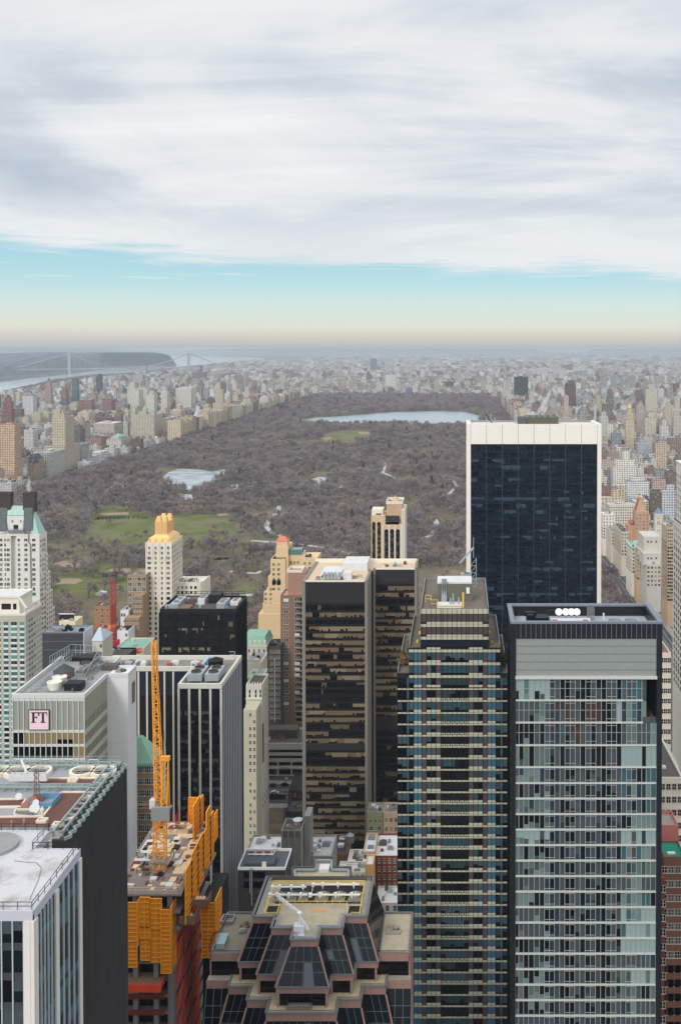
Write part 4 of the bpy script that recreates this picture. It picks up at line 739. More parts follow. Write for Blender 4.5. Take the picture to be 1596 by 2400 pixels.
# striped stepped tower
def striped_tower():
    Y = 258; r = thing('apartment_tower', 'stepped tower striped with cream bands, brown panels and blue glass', 'building', (SX(1060, Y), Y, 0)); C = lambda u: SX(920 + u * .24174, Y); cr = mat('cream_panel', (176, 174, 152), .6, .06, .5); bn = mat('brown_panel', (78, 68, 66), .5, .12, .4); bl = mat('blue_panel', (62, 100, 120), .25, .1, .5, spec=.5); dl = mat('dark_joint', (34, 34, 36), .6, .1)
    z3, z2, z1 = SZ(1575, Y), SZ(1515, Y), SZ(1426, Y); Zc = lambda v: SZ(1330 + v * .24174, Y)
    D = Y * (1426 - HOR) / (1359 - HOR) - Y
    tiers = ((48, 1110, -1, z3, D), (160, 1040, z3, z2, D * .9), (272, 928, z2, z1, D))
    for a, b, za, zb, d in tiers: mb = MB(); mb.box(C(a), C(b), Y, Y + d, za, zb - .4, bottom=False); mb.build('core', dl, r)
    for a, b, z, d in ((48, 160, z3, D), (1040, 1110, z3, D), (160, 272, z2, D * .9), (928, 1040, z2, D * .9)):
        mb = MB(); mb.box(C(a) + .3, C(b) - .05, Y + .3, Y + d, z - .4, z - .2); mb.build('terrace', mat('brown_terrace', (112, 102, 92), .95, .15, .4), r)
    mb = MB(); mb.box(C(272) + .3, C(928) - .3, Y + .3, Y + D - .3, z1 - .4, z1 - .2); mb.build('roof', MATS['brown_terrace'], r)
    mb = MB()
    for a, b, z, d in ((48, 1110, z3, D), (160, 1040, z2, D * .9), (272, 928, z1, D)):
        for q in (C(a), C(b) - .25): mb.box(q, q + .25, Y, Y + d, z - .3, z + .7)
        mb.box(C(a), C(b), Y + d - .25, Y + d, z - .3, z + .7)
    mb.build('parapet', mGrey, r)
    COLS = [(48, 137, 'g'), (137, 159, 'b'), (159, 206, 'g'), (206, 282, 'b'), (282, 329, 'n'), (329, 419, 'g'), (419, 466, 'n'), (466, 736, 'c'), (736, 781, 'n'), (781, 871, 'g'), (871, 918, 'n'), (918, 996, 'b'), (996, 1041, 'g'), (1041, 1063, 'b'), (1063, 1110, 'g')]
    tl = [gK, gD, glass('dusk_teal', (46, 74, 82), .15), glass('dusk_grey', (66, 84, 92), .18), glass('dusk_green', (44, 62, 62), .15)]; ML = [cr, bn, bl] + tl
    rows = [(822, 160), (942, 160), (1066, 48)]
    y = 1066.0 + 117
    for h in (115, 117, 110, 110, 108, 112, 110, 108, 110, 108, 110, 111): rows.append((y, 48)); y += h
    rows.append((y, 48))
    while 1330 + y * .24174 < 2480: y += 109; rows.append((y, 48))
    # top solid storeys
    def wallband(v0, v1, a, b, m): mb = MB(); fq(mb, 'F', Y - .06, C(a), C(b), Zc(v1), Zc(v0)); mb.build('wall_panel', m, r)
    def band(v0, v1, a, b):
        mb = MB(); fb(mb, 'F', Y, C(a), C(b), Zc(v1), Zc(v0), .22); mb.build('cream_band', cr, r)
    band(402, 447, 272, 928); wallband(447, 527, 272, 928, bn); band(527, 546, 329, 872); band(549, 574, 272, 928); wallband(574, 651, 272, 928, bn); band(651, 668, 329, 872); band(671, 697, 272, 928)
    wallband(697, 770, 272, 928, glass('dusk_navy', (24, 34, 46), .12)); band(774, 791, 329, 466); band(774, 791, 736, 872); band(795, 820, 160, 1040)
    prev = 820
    for k, (v, L) in enumerate(rows[1:] + [(rows[-1][0] + 109, 48)]):
        top = prev + 2; bot = v; L2 = 160 if k < 2 else 48; R2 = 1040 if k < 2 else 1110; mb = MB()
        wb = bot - (45 if k < 3 else 36)
        for a, b, ty in COLS:
            if b <= L2 or a >= R2: continue
            a, b = max(a, L2), min(b, R2); q = C(a), C(b)
            if ty == 'n': fq(mb, 'F', Y - .06, *q, Zc(bot), Zc(top), 1)
            elif ty == 'b': fq(mb, 'F', Y - .06, *q, Zc(wb), Zc(top), 2); fq(mb, 'F', Y - .05, *q, Zc(bot), Zc(wb), 1)
            else:
                n = 6 if ty == 'c' else 2 if b - a > 60 else 1; t0 = random.choice((0, 1, 2, 2, 3, 4)); split = random.random() < .25
                for i in range(n):
                    t1 = t0 if not split or i < n // 2 else random.choice((0, 1)); u0, u1 = C(a + (b - a) * i / n), C(a + (b - a) * (i + 1) / n)
                    if random.random() < .3 and t1 > 1: zc = Zc(top + (wb - top) * random.choice((.5, .7))); fq(mb, 'F', Y - .05, u0, u1, zc, Zc(top), 3 + t1); fq(mb, 'F', Y - .05, u0, u1, Zc(wb), zc, 3)
                    else: fq(mb, 'F', Y - .05, u0, u1, Zc(wb), Zc(top), 3 + t1)
                fq(mb, 'F', Y - .05, *q, Zc(bot), Zc(wb), 3)
        mb.build('window_band', ML, r); mb = MB()
        if k < 2: band(wb + 2, bot - 24, 329, 466); band(wb + 2, bot - 24, 736, 872); band(bot - 22, bot + 2, L2, R2)
        else:
            for a, b in ((206, 282), (329, 466), (736, 871), (918, 996)): band(wb, wb + 20, a, b)
            if random.random() < .4 or k in (3, 5):
                for i in range(6): band(wb + 4, wb + 16, 466 + i * 45 + 4, 466 + (i + 1) * 45 - 4)
            band(bot - 12, bot + 1, L2, R2)
        prev = bot
    mb = MB(); us = [48, 92, 137, 159, 206, 244, 282, 329, 374, 419, 466, 486, 531, 576, 621, 666, 711, 736, 781, 826, 871, 918, 957, 996, 1041, 1063, 1110]
    for u in us: q = C(u); z = z1 if 272 <= u <= 928 else z2 if 160 <= u <= 1041 else z3; mb.box(q - .05, q + .05, Y - .3, Y - .02, 0, z)
    mb.build('mullion', dl, r)
    # dark flank towards the next tower, seen edge on, and its roof plant
    mb = MB(); mb.box(C(430), C(775), Y + 8, Y + 15, z1 - .2, z1 + 4.5); mb.build('plant_room', mat('olive_grey', (104, 100, 88), .85, .15, .4), r); mb = MB(); mb.box(C(425), C(770), Y + 8.5, Y + 15.5, z1 + 4.5, z1 + 5); mb.build('plant_roof', mRoofW, r)
    for u in (478, 496, 514): mb = MB(); mb.tube([(C(u), Y + 3, z1), (C(u), Y + 7.6, z1 + 1), (C(u), Y + 7.7, z1 + 6)], .28, 8); mb.build('vent_pipe', mSteel, r)
    for u, h in ((586, 3.4), (640, 2.4), (560, 2.2)): mb = MB(); mb.cyl(C(u), Y + 2, z1, z1 + h, .22, 8); mb.cyl(C(u), Y + 2, z1 + h * .5, z1 + h * .7, .32, 8); mb.build('vent_stack', mSteel, r)
    mb = MB(); railing(mb, [(C(310), Y + 6, z1), (C(368), Y + 6, z1), (C(368), Y + 1, z1), (C(440), Y + 1, z1)], 2, 1.5, .1); mb.box(C(675), C(690), Y + .9, Y + 1.1, z1, z1 + 4); mb.bar((C(440), Y + .8, z1 + .5), (C(680), Y + .8, z1 + .5), .14); mb.build('railing', mYel, r)
    mb = MB(); mb.box(C(430), C(670), Y + 1, Y + 4.5, z1 - .2, z1 + .6); mb.build('roof_deck', mRoofW, r); mb = MB(); mb.box(C(715), C(748), Y + 7.6, Y + 8, z1 + 2, z1 + 3.6); mb.build('vent_box', mWhite, r)
    for u in (690, 725, 745): mb = MB(); mb.cyl(C(u), Y + D - 5, z1, z1 + 3.2, .9, 10); mb.build('exhaust_drum', mSteel, r)
    mb = MB(); q = C(795)
    for a, b in ((-.8, 0), (.8, 0), (-.8, 1.6), (.8, 1.6)): mb.bar((q + a, Y + D - 8 + b, z1), (q + a, Y + D - 8 + b, z1 + 8), .16)
    for z in range(0, 8, 2): mb.bar((q - .8, Y + D - 8, z1 + z), (q + .8, Y + D - 8, z1 + z + 2), .12); mb.bar((q - .8, Y + D - 8, z1 + z), (q + .8, Y + D - 8, z1 + z), .12)
    mb.bar((q, Y + D - 7, z1 + 8), (q, Y + D - 7, z1 + 14), .16); mb.bar((q, Y + D - 7, z1 + 11), (C(650), Y + D - 7, z1 + 6.5), .5); mb.build('lattice_mast', mSteel, r)
    for u, v in ((250, 552), (236, 688), (936, 496), (944, 558), (962, 690), (966, 750)):
        x, y2 = C(u), Y + (4 if v > 650 else 12 if v > 520 else 18); mb = MB(); mb.cyl(x, y2, z2 - .2, z2 + .5, .35, 8); mb.build('roof_light', mYel, r)
    for u0, u1, s_ in ((70, 150, 0), (1050, 1105, 1)):
        for k in range(9): x, y2 = random.uniform(C(u0), C(u1)), Y + random.uniform(1.5, D * .8); p = tag(None, '', '') if False else None; bush(x, y2, z3 - .2, random.uniform(1, 2.4), 'left' if s_ == 0 else 'right', k)
def bush(x, y, z, h, side, k):
    mb = MB(); rr = random.Random(k * 7 + int(x * 10)); vs = []; fs = []
    for _ in range(90): c = Vector((x + rr.gauss(0, h * .28), y + rr.gauss(0, h * .28), z + .5 + abs(rr.gauss(.5, .3)) * h)); d = Vector((rr.gauss(0, 1), rr.gauss(0, 1), rr.gauss(0, 1))).normalized() * .35; e = d.orthogonal().normalized() * .22; o = len(vs); vs += [c - d, c + e, c + d, c - e]; fs.append((o, o + 1, o + 2, o + 3))
    r = thing('shrub', f'potted shrub on the {"western" if side == "left" else "eastern"} terrace of the striped tower', 'plant', (x, y, z), f'shrubs on the {"western" if side == "left" else "eastern"} terrace'); mb.add(vs, fs); mb.build('foliage', mat('shrub_olive', (96, 96, 52), .9, .3, 1) if k % 2 else mat('shrub_brown', (128, 96, 70), .9, .3, 1), r); mb = MB(); mb.cyl(x, y, z, z + .7, .45, 8, .55); mb.build('planter', mTar, r)
striped_tower()
# pale glass residential tower with a black frame
def glass_tower():
    Y = 250; r = thing('glass_tower', 'tall pale glass apartment tower in a black frame with a rooftop well', 'building', (SX(1372, Y), Y, 0)); C = lambda u: SX(1180 + u * .26531, Y); Zc = lambda v: SZ(1380 + v * .26531, Y); zt = Zc(288); D = 17.5
    fr = mat('black_frame', (26, 28, 36), .4, .1, .2, spec=.4); cap = mat('grey_cap', (126, 132, 142), .5, .06, .3, .3); a, b = C(62), C(1390); ia, ib = C(104), C(1342)
    for q0, q1 in ((a, ia), (ib, b)): mb = MB(); mb.box(q0, q1, Y - .5, Y + D, -1, zt - .5); mb.build('frame_pier', fr, r)
    mb = MB(); mb.box(ia, ib, Y - .3, Y + .4, Zc(437), zt - .5); mb.box(a, b, Y + D - .5, Y + D - .02, -1, zt - .5); mb.build('frame_beam', fr, r)
    mb = MB(); parapet(mb, a - .15, b + .15, Y - .6, Y + D + .1, zt - .5, .55, 1.15); mb.build('parapet_cap', cap, r); zr = zt - 3.2
    mb = MB(); mb.box(a + 1, b - 1, Y + .5, Y + D - .6, zr - .3, zr); mb.build('roof', mat('pale_deck', (168, 168, 170), .85, .08, .3), r); mb = MB()
    for y0, y1 in ((Y + .55, Y + .75),): mb.box(a + 1.1, b - 1.1, y0, y1, zr, zt - .5)
    mb.build('well_wall', cap, r); mb = MB(); mb.box(a + 1.05, a + 1.3, Y + .8, Y + D - .7, zr, zt - .5); mb.build('well_wall', cap, r)
    mb = MB()
    for i in range(29): q = C(104 + i * 44.2); mb.box(q - .05, q + .05, Y - .42, Y - .3, Zc(437), zt - .6)
    mb.build('trim', cap, r)
    # louvred screen
    lv = mat('louvre_grey', (146, 150, 146), .6, .08, .6); mb = MB(); fq(mb, 'F', Y + .1, ia, ib, Zc(765), Zc(437))
    mb.build('screen_wall', mat('louvre_back', (66, 70, 70), .7, .1, .6), r)
    mb = MB()
    for i in range(112): q = ia + (ib - ia) * (i + .5) / 112; mb.box(q - .1, q + .1, Y - .12, Y + .06, Zc(763), Zc(438), 0)
    for v in range(452, 765, 14): z = Zc(v); mb.box(ia, ib, Y - .05, Y + .08, z - (.2 if (v // 14) % 5 else .5), z + .2)
    mb.build('louvre_screen', lv, r)
    slab = mat('white_slab', (190, 190, 184), .6, .05, .5); mb = MB(); mb.box(ia - .1, ib + .1, Y - .7, Y + 1, Zc(792), Zc(766)); mb.build('cornice', slab, r)
    mb = MB(); mb.box(ia, ib, Y + .6, Y + D - .6, -1, Zc(1175)); mb.box(ia, C(1222), Y + .6, Y + D - .6, Zc(1175), Zc(790)); mb.build('core', mat('dusky_core', (44, 48, 54), .8), r)
    ys = [1590, 1640, 1692, 1745, 1796.5, 1833.7]; y = 1833.7
    while y < 2500: y += 36.3; ys.append(y)
    us = [104, 133, 176, 220, 268, 316, 404, 448, 494, 583, 628, 673, 766, 811, 857, 947, 992, 1036, 1125, 1169, 1214, 1294, 1342]; us2 = []
    for p, q in zip(us, us[1:]): us2 += [p] if q - p < 60 else [p, (p + q) / 2]
    us2.append(1342); pale = [gL, gS, gL, gT, gM]; ML = [gD, gP, gM, gS, gL, gT, gK, mat('curtain_pale', (140, 160, 158), .5, .08, 1), glass('slate_glass', (44, 56, 68), .12)]; ML += [mat('interior_umber', (70, 46, 42), .5, .3, .6), mat('interior_silver', (150, 156, 164), .4, .3, .8), mat('interior_rust', (156, 72, 50), .6, .2, .6)]; mth = mat('pale_mullion', (160, 168, 164), .5, .08)
    for k in range(len(ys) - 1):
        zt_, zb_ = SZ(ys[k] + 2.2, Y), SZ(ys[k + 1] - 1.0, Y); R = 1222 if k < 2 else 1342; mb = MB(); s = k % 2; shut_l = random.random() < .22; shut_r = random.random() < .3; tl_ = random.sample((0, 2, 8, 3, 6, 4, 1), 3); tr_ = random.sample((0, 2, 8, 3, 5, 4, 1), 3)
        for i, (p, q) in enumerate(zip(us2, us2[1:])):
            if p >= R: continue
            if p < 404: m = 7 if shut_l and random.random() < .8 else random.choice(tl_)
            elif p < 1030: m = (0, 8, 1, 0, 6, 1, 1)[(i + (k % 3 == 0)) % 7] if random.random() < .88 else random.choice((1, 2, 0, 8)); m = random.choice((9, 9, 1, 0, 10, 2, 9, 9, 6, 8)) if k in (1, 2) and random.random() < .75 else m  # alternating pane tones in the middle stand in for a reflected striped building
            else: m = 7 if shut_r and random.random() < .7 else random.choice(tr_)
            zc = zb_
            if random.random() < .25 and 404 <= p < 1030: zc = zb_ + (zt_ - zb_) * random.uniform(.3, .6); fq(mb, 'F', Y - .02, C(p), C(q), zb_, zc, random.choice((0, 1, 8)))
            elif p < 404 and random.random() < .5: zc = zb_ + (zt_ - zb_) * random.uniform(.25, .5); fq(mb, 'F', Y - .02, C(p), C(q), zb_, zc, random.choice((0, 2, 4, 3)))
            fq(mb, 'F', Y - .02, C(p), C(q), zc, zt_, m)
        for i in range(6, len(us2) - 1, 4):                # framed opening lights
            p, q = us2[i], us2[min(i + 2, len(us2) - 1)]
            if q < R:
                for f in (.14, .88): z = zb_ + (zt_ - zb_) * f; mb.box(C(p), C(q), Y - .12, Y - .03, z - .05, z + .05, len(ML))
        if k < 3: z = zb_ + (zt_ - zb_) * .55; mb.box(ia, C(R), Y - .1, Y - .03, z - .05, z + .05, len(ML))
        mb.build('window_band', ML + [mth], r); mb = MB(); mb.box(ia - .1, C(R) + .05, Y - .45, Y + .6, SZ(ys[k + 1] + 2.2, Y), SZ(ys[k + 1] - 1.0, Y)); mb.build('floor_slab', slab, r)
    for p in us2: mb = MB(); q = C(p); mb.box(q - .06, q + .06, Y - .32, Y - .03, 0, SZ(1592, Y) if p < 1222 else SZ(1694, Y)); mb.build('mullion', mth, r)
    # corner terrace, upper right
    mb = MB(); mb.box(C(1222), C(1342), Y + .3, Y + D - .7, Zc(1175), Zc(1172)); mb.build('terrace', mBrn, r); mb = MB(); fq(mb, 'F', Y - .1, C(1222), C(1340), Zc(1180), Zc(1130)); mb.build('balustrade', gM, r); mb = MB(); mb.box(C(1255), C(1290), Y + 6, Y + 8, Zc(1175), Zc(790)); mb.build('column', fr, r); mb = MB(); fq(mb, 'R', C(1222), Y + .6, Y + D - .7, Zc(1175), Zc(792)); mb.build('window_band', gM, r)
    mb = MB(); mb.box(C(1232), C(1262), Y + 2, Y + 4, Zc(1172), Zc(1140)); mb.build('planter', mat('terracotta', (186, 116, 84), .8, .1), r)
    # rooftop plant
    def RP(u, v, z): return A(1180 + u * .26531, 1380 + v * .26531, z)
    x0, y0 = RP(430, 278, zr); mb = MB(); mb.box(C(440), C(795), Y + 3, Y + 9, zr, zr + 1.6); mb.build('equipment_platform', mRoofW, r)
    for u in (516, 578, 630, 679): x = C(u); mb = MB(); mb.cyl(0, 0, 0, .25, .95, 20); o = mb.build('satellite_dish', mWhite, r); o.data.transform(Matrix.Translation(r.location)); o.location = (x - r.location.x, Y + 9.3 - r.location.y, zr + 3.1); o.rotation_euler = (math.radians(62), 0, math.radians(random.uniform(-8, 8)))
    for u in (516, 578, 630, 679): x = C(u); mb = MB(); mb.bar((x, Y + 9.6, zr + 1.4), (x, Y + 9.6, zr + 3), .2); mb.build('dish_mount', mGrey, r)
    for u in (466, 738): mb = MB(); mb.box(C(u - 22), C(u + 22), Y + 3.2, Y + 5.2, zr + 1.6, zr + 2.3); mb.build('vent_box', mat('rust_red', (168, 88, 72), .8, .2, 1), r)
    for u in (1003, 1148): x = C(u); mb = MB(); mb.box(C(u - 72), C(u + 72), Y + 2.2, Y + 7.5, zr, zr + 1.5); o = mb.build('cooling_tower', cap if False else mat('pale_unit', (188, 196, 192), .5, .08, .5), r); mb = MB(); mb.ring(x, Y + 4.9, zr + 1.5, zr + 2.2, 2.1, 1.75, 20); mb.build('fan_ring', mSteel, o); mb = MB(); mb.cyl(x, Y + 4.9, zr + 1.52, zr + 1.6, 1.7, 20); mb.build('fan', mTar, o)
    mb = MB(); q0, q1 = C(785), C(835); mb.box(q0, q1, Y + 9, Y + 11.5, zr, zr + .4)
    for q in (q0, (q0 + q1) / 2, q1):
        for y2 in (Y + 9, Y + 11.5): mb.bar((q, y2, zr), (q, y2, zt + 1.2), .18)
    for h in (1.2, 2.4, 3.6): mb.bar((q0, Y + 9, zr + h), (q1, Y + 9, zr + h), .14); mb.bar((q0, Y + 11.5, zr + h), (q1, Y + 11.5, zr + h), .14)
    mb.build('access_frame', mGrey, r); mb = MB(); mb.box(C(215), C(275), Y + 5, Y + 9, zr, zr + 3.4); mb.box(C(280), C(420), Y + 6, Y + 10, zr, zr + 2.4); mb.bar((C(200), Y + 7, zr + 3.2), (C(300), Y + 8, zr + 3), 1); mb.build('facade_crane', mBlack, r); clutter(r, C(280), C(420), Y + 2, Y + 11, zr, 6, 8, [mBlack, mDark], 2.6); mb = MB(); mb.bar((C(410), Y + 10.5, zr + 2.9), (C(700), Y + 10.5, zr + 3.4), .4); mb.build('pipe', mDark, r); mb = MB(); mb.box(C(916), C(930), Y + 9, Y + 9.5, zr, zt - .4); mb.build('duct', mRoofW, r)
glass_tower()
# ------------------------------------------------------------------ left hand towers
def hotel_left():
    Y = 430; r = thing('hotel_tower', 'pale hotel block with green tinted windows and white spandrels', 'building', (SX(20, Y), Y, 0)); wl = mat('greige_wall', (182, 178, 162), .85, .08, .1, streak=.06); wh = mat('white_spandrel', (216, 220, 218), .7, .05, .3)
    x1 = SX(61, Y); x0 = SX(-60, Y); Yb = 447; zt = SZ(1438, Y); shell(r, x0, x1, Y, Yb, zt, wl, mRoofW, .9, mCream)
    zp = SZ(1412, Y + 3); mb = MB(); mb.box(x0, SX(47, Y + 3), Y + 3, Yb - 1, zt - 1, zp + 2); mb.build('penthouse', mCream, r); mb = MB(); z2 = zp + 2; parapet(mb, x0, SX(47, Y + 3) + .5, Y + 2.6, Yb - .8, z2, .9, .5); mb.build('penthouse_parapet', mCream, r); mb = MB(); mb.box(x0 + 1, SX(46, Y + 3), Y + 3.3, Yb - 1.5, z2, z2 + .3); mb.build('penthouse_roof', mRoofW, r)
    for a, b in ((5, 27), (32, 40)): mb = MB(); fq(mb, 'F', Y + 2.94, SX(a, Y + 3), SX(b, Y + 3), zt + 1, zt + 3.6); mb.build('louvre', mDark, r)
    clutter(r, x0 + 50, SX(34, Y), Y + 5, Yb - 3, z2 + .2, 5, 2, hmax=1.5); mb = MB(); railing(mb, [(x1 - .6, Y + .4, zt), (x1 - .6, Yb - .5, zt)], 2.2, 2, .3); mb.bar((SX(47, Y + 3), Y + 3, z2), (x1, Y + 1, zt + 2), .7); mb.build('pergola', mCream, r)
    gl = [gG, glass('sea_green_glass', (52, 104, 98), .15), glass('mint_glass', (96, 160, 150), .15), gD]; fh = 13.2 * Y / F; z = zt - 3.6; wls = []; wls2 = []; k = 0
    cols = ((-32, -22), (-15, -7), (-3, 2.5), (9.5, 20.5), (26.5, 41), (47.5, 58))
    while z > 40:
        mb = MB()
        for a, b in cols: mb.box(SX(a, Y), SX(b, Y), Y - .16, Y - .002, z - fh, z - fh * .62)
        mb.box(x0, x1 + .12, Y - .1, Y - .003, z - fh * .66, z - fh * .62, 0); mb.build('spandrel', wh, r); mb = MB(); mb.box(x1 + .003, x1 + .14, Y, Yb, z - fh * .66, z - fh * .56); mb.build('string_course', wh, r)
        for a, b in cols: wls.append(('F', Y - .003, SX((a + b) / 2, Y), z - fh * .6, SX(b, Y) - SX(a, Y), fh * .58))
        for a in (4, 6.4, 9): wls2.append(('R', x1 + .003, Y + a, z - fh * .45, 1.1, fh * .4)) if k < 20 and (a < 9 or k % 2) else None
        z -= fh; k += 1
    windows(r, wls, mGrey, gl, 75); windows(r, [q for q in wls2], mGrey, [gD, gM], 24)
hotel_left()
def copper_tower():
    Y = 640; r = thing('hotel_tower', 'white stepped hotel with steep green copper roofs and two sooty chimneys', 'building', (SX(40, Y), Y, 0)); wl = mat('white_brick', (218, 214, 206), .85, .07, .15, streak=.06); xr = SX(93, Y); xl = SX(-70, Y); zt = SZ(1254, Y)
    mb = MB(); mb.box(xl, SX(26, Y), Y, Y + 12, -1, zt); mb.box(SX(39, Y), xr, Y, Y + 12, -1, zt); mb.box(SX(26, Y), SX(39, Y), Y + 3, Y + 12, -1, zt - 1); mb.build('wall', wl, r)
    for k, (px, py) in enumerate(((109, 1258), (113.4, 1295), (118.7, 1337), (123.4, 1380), (128.3, 1421))): y2 = Y * (PX - 93) / (PX - px); mb = MB(); mb.box(xl + 5, xr - .01 * (k + 1), Y + 11 + k * .2, y2, -1, SZ(py, y2)); mb.build('stepped_wing', wl, r)
    dk = mat('sooty_slate', (96, 102, 104), .85, .3, .25, streak=.3); ch = mat('sooty_brick', (72, 62, 60), .9, .3, .6); cop = mat('pale_copper', (162, 192, 182), .7, .12, .2, streak=.12)
    def P(px, py, dY=0): return (SX(px, Y + dY), Y + dY, SZ(py, Y + dY))
    mb = MB(); mb.box(SX(18, Y + 2), SX(57, Y + 2), Y + 2, Y + 9, zt - 1, SZ(1209, Y + 2)); mb.build('gable_wall', wl, r)
    mb = MB(); a, b, c, d = P(18.5, 1208, 2), P(57, 1208, 2), P(57.5, 1185, 6), P(20, 1185, 6); mb.quad(a, b, c, d); mb.quad((d[0], d[1], d[2]), (c[0], c[1], c[2]), (c[0], c[1] + 4, a[2]), (d[0], d[1] + 4, a[2])); mb.build('roof', cop, r)
    for a, b, w in ((-12, 17, 0), (55, 77, 1)):
        mb = MB(); p = [P(a, 1242, .3), P(b - 1, 1242, .3), P(b + 1, 1190, 4), P(a + 3, 1190, 4)]; q = [(x, Y + 10, z) for x, y, z in p]; mb.add(p + q, [(0, 1, 2, 3), (1, 5, 6, 2), (3, 2, 6, 7), (0, 3, 7, 4)]); mb.build('roof', dk, r)
        mb = MB(); mb.box(SX(a if a > 0 else -6, Y + 4), SX(b + (5 if w else 9), Y + 4), Y + 4.2, Y + 8.5, SZ(1200, Y + 4), SZ(1154, Y + 4)); mb.box(SX(a if a > 0 else -6, Y + 4) - .4, SX(b + (5 if w else 9), Y + 4) + .4, Y + 3.9, Y + 8.8, SZ(1160, Y + 4), SZ(1157, Y + 4)); mb.build('chimney', ch, r)
    mb = MB(); ap = P(79, 1196, 5); b0, b1, b2, b3 = P(74, 1255, .2), P(106 - 14, 1255, .2), (SX(93, Y) - .1, Y + 10, SZ(1252, Y)), (SX(76, Y), Y + 10, SZ(1252, Y)); mb.add([b0, b1, b2, b3, ap, (ap[0], ap[1] + 3, ap[2])], [(0, 1, 4), (1, 2, 5, 4), (2, 3, 5), (3, 0, 4, 5)]); mb.build('roof', cop, r)
    mb = MB(); mb.box(xl, xr + .15, Y - .15, Y - .002, zt - .5, zt + .6); mb.build('cornice', mCream, r); mb = MB(); mb.tube([P(68, 1240, -.4), P(68, 1271, -.4), P(72, 1275, -.4), P(73, 1393, -.4)], .4, 6); mb.build('flue_pipe', mGrey, r)
    mb = MB(); fq(mb, 'F', Y + 1.9, SX(33, Y + 2), SX(44, Y + 2), SZ(1241, Y + 2), SZ(1230, Y + 2)); mb.build('balcony_door', mDark, r); mb = MB(); mb.box(SX(15, Y), SX(56, Y), Y - .6, Y + 2, SZ(1246, Y), SZ(1243, Y)); railing(mb, [P(15, 1243, -.5), P(56, 1243, -.5)], 1.1, 1.2, .08); mb.build('balcony', mGrey, r)
    ws = []; fh = 11.6 * Y / F
    for c0, w in ((-6, 2), (3, 2.2), (13, 1.2), (20, 2), (45.5, 1.6), (61.5, 2.2), (80, 2.3)):
        z = zt - 4.2
        while z > 60:
            if random.random() < .92: ws.append(('F', Y - .003, SX(c0 + random.choice((0, 0, -.5)), Y), z, w if random.random() < .8 else w * .65, 1.9))
            z -= fh
    for px, py in ((27, 1223), (47, 1223), (56, 1254), (65, 1254)): ws.append(('F', Y + (1.94 if py < 1240 else -.003), SX(px, Y), SZ(py + 2, Y), 1, 1.3))
    z = SZ(1262, Y) - 3
    while z > 60:
        for a in (2, 4.3, 6.7, 8.6): ws.append(('R', xr + .003, Y + a, z, 1.2, 1.8)) if random.random() < .85 else None
        z -= fh
    ws2 = []
    for k, (px, py) in enumerate(((109, 1258), (113.4, 1295), (118.7, 1337), (123.4, 1380), (128.3, 1421))):
        y2 = Y * (PX - 93) / (PX - px); z = SZ(py, y2) - 3
        while z > 50: ws2.append(('R', xr + .01, y2 - 1.6, z, 1.2, 1.8)); z -= fh
    windows(r, ws, mStone, [gD, gK, gK, gM, gD, gG, bC], 100); windows(r, ws2, mStone, [gD, gM, gK], 40)
copper_tower()
def dark_box():
    Y = 540; r = thing('hotel_block', 'windowless charcoal block with a pale grey side wall', 'building', (SX(150, Y), Y, 0)); x0, x1 = SX(98, Y), SX(197, Y); zt = SZ(1481, Y); Yb = Y * (PX - 197) / (PX - 218); g = mat('charcoal_cladding', (64, 66, 72), .6, .1, .3, streak=.05); mb = MB(); mb.box(x0, x1 - .4, Y, Yb, -1, zt - .8); mb.build('wall', g, r); mb = MB(); mb.box(x1 - .4, x1, Y - .1, Yb, -1, zt); mb.build('side_wall', mat('pale_side_wall', (196, 198, 204), .8, .05, .1), r); mb = MB(); mb.box(x0 + .4, x1 - .5, Y + .4, Yb - .4, zt - .8, zt - .6); mb.build('roof', mat('blue_grey_roof', (126, 140, 148), .9, .2, .2), r); mb = MB(); mb.box(x0, x1 - .4, Y, Y + .4, zt - .8, zt); mb.box(x0, x1 - .4, Yb - .4, Yb, zt - .8, zt); mb.build('parapet', mGrey, r)
    for py in (1503, 1523): z = SZ(py, Y); mb = MB(); mb.box(x0, x1 - .4, Y - .06, Y - .002, z - .1, z + .1); mb.build('trim', mGrey, r)
    clutter(r, x0, x1, Y + 1, Yb - 2, zt - .7, 9, 6, [mSlate, mGrey, mBlack], 1.8)
dark_box()
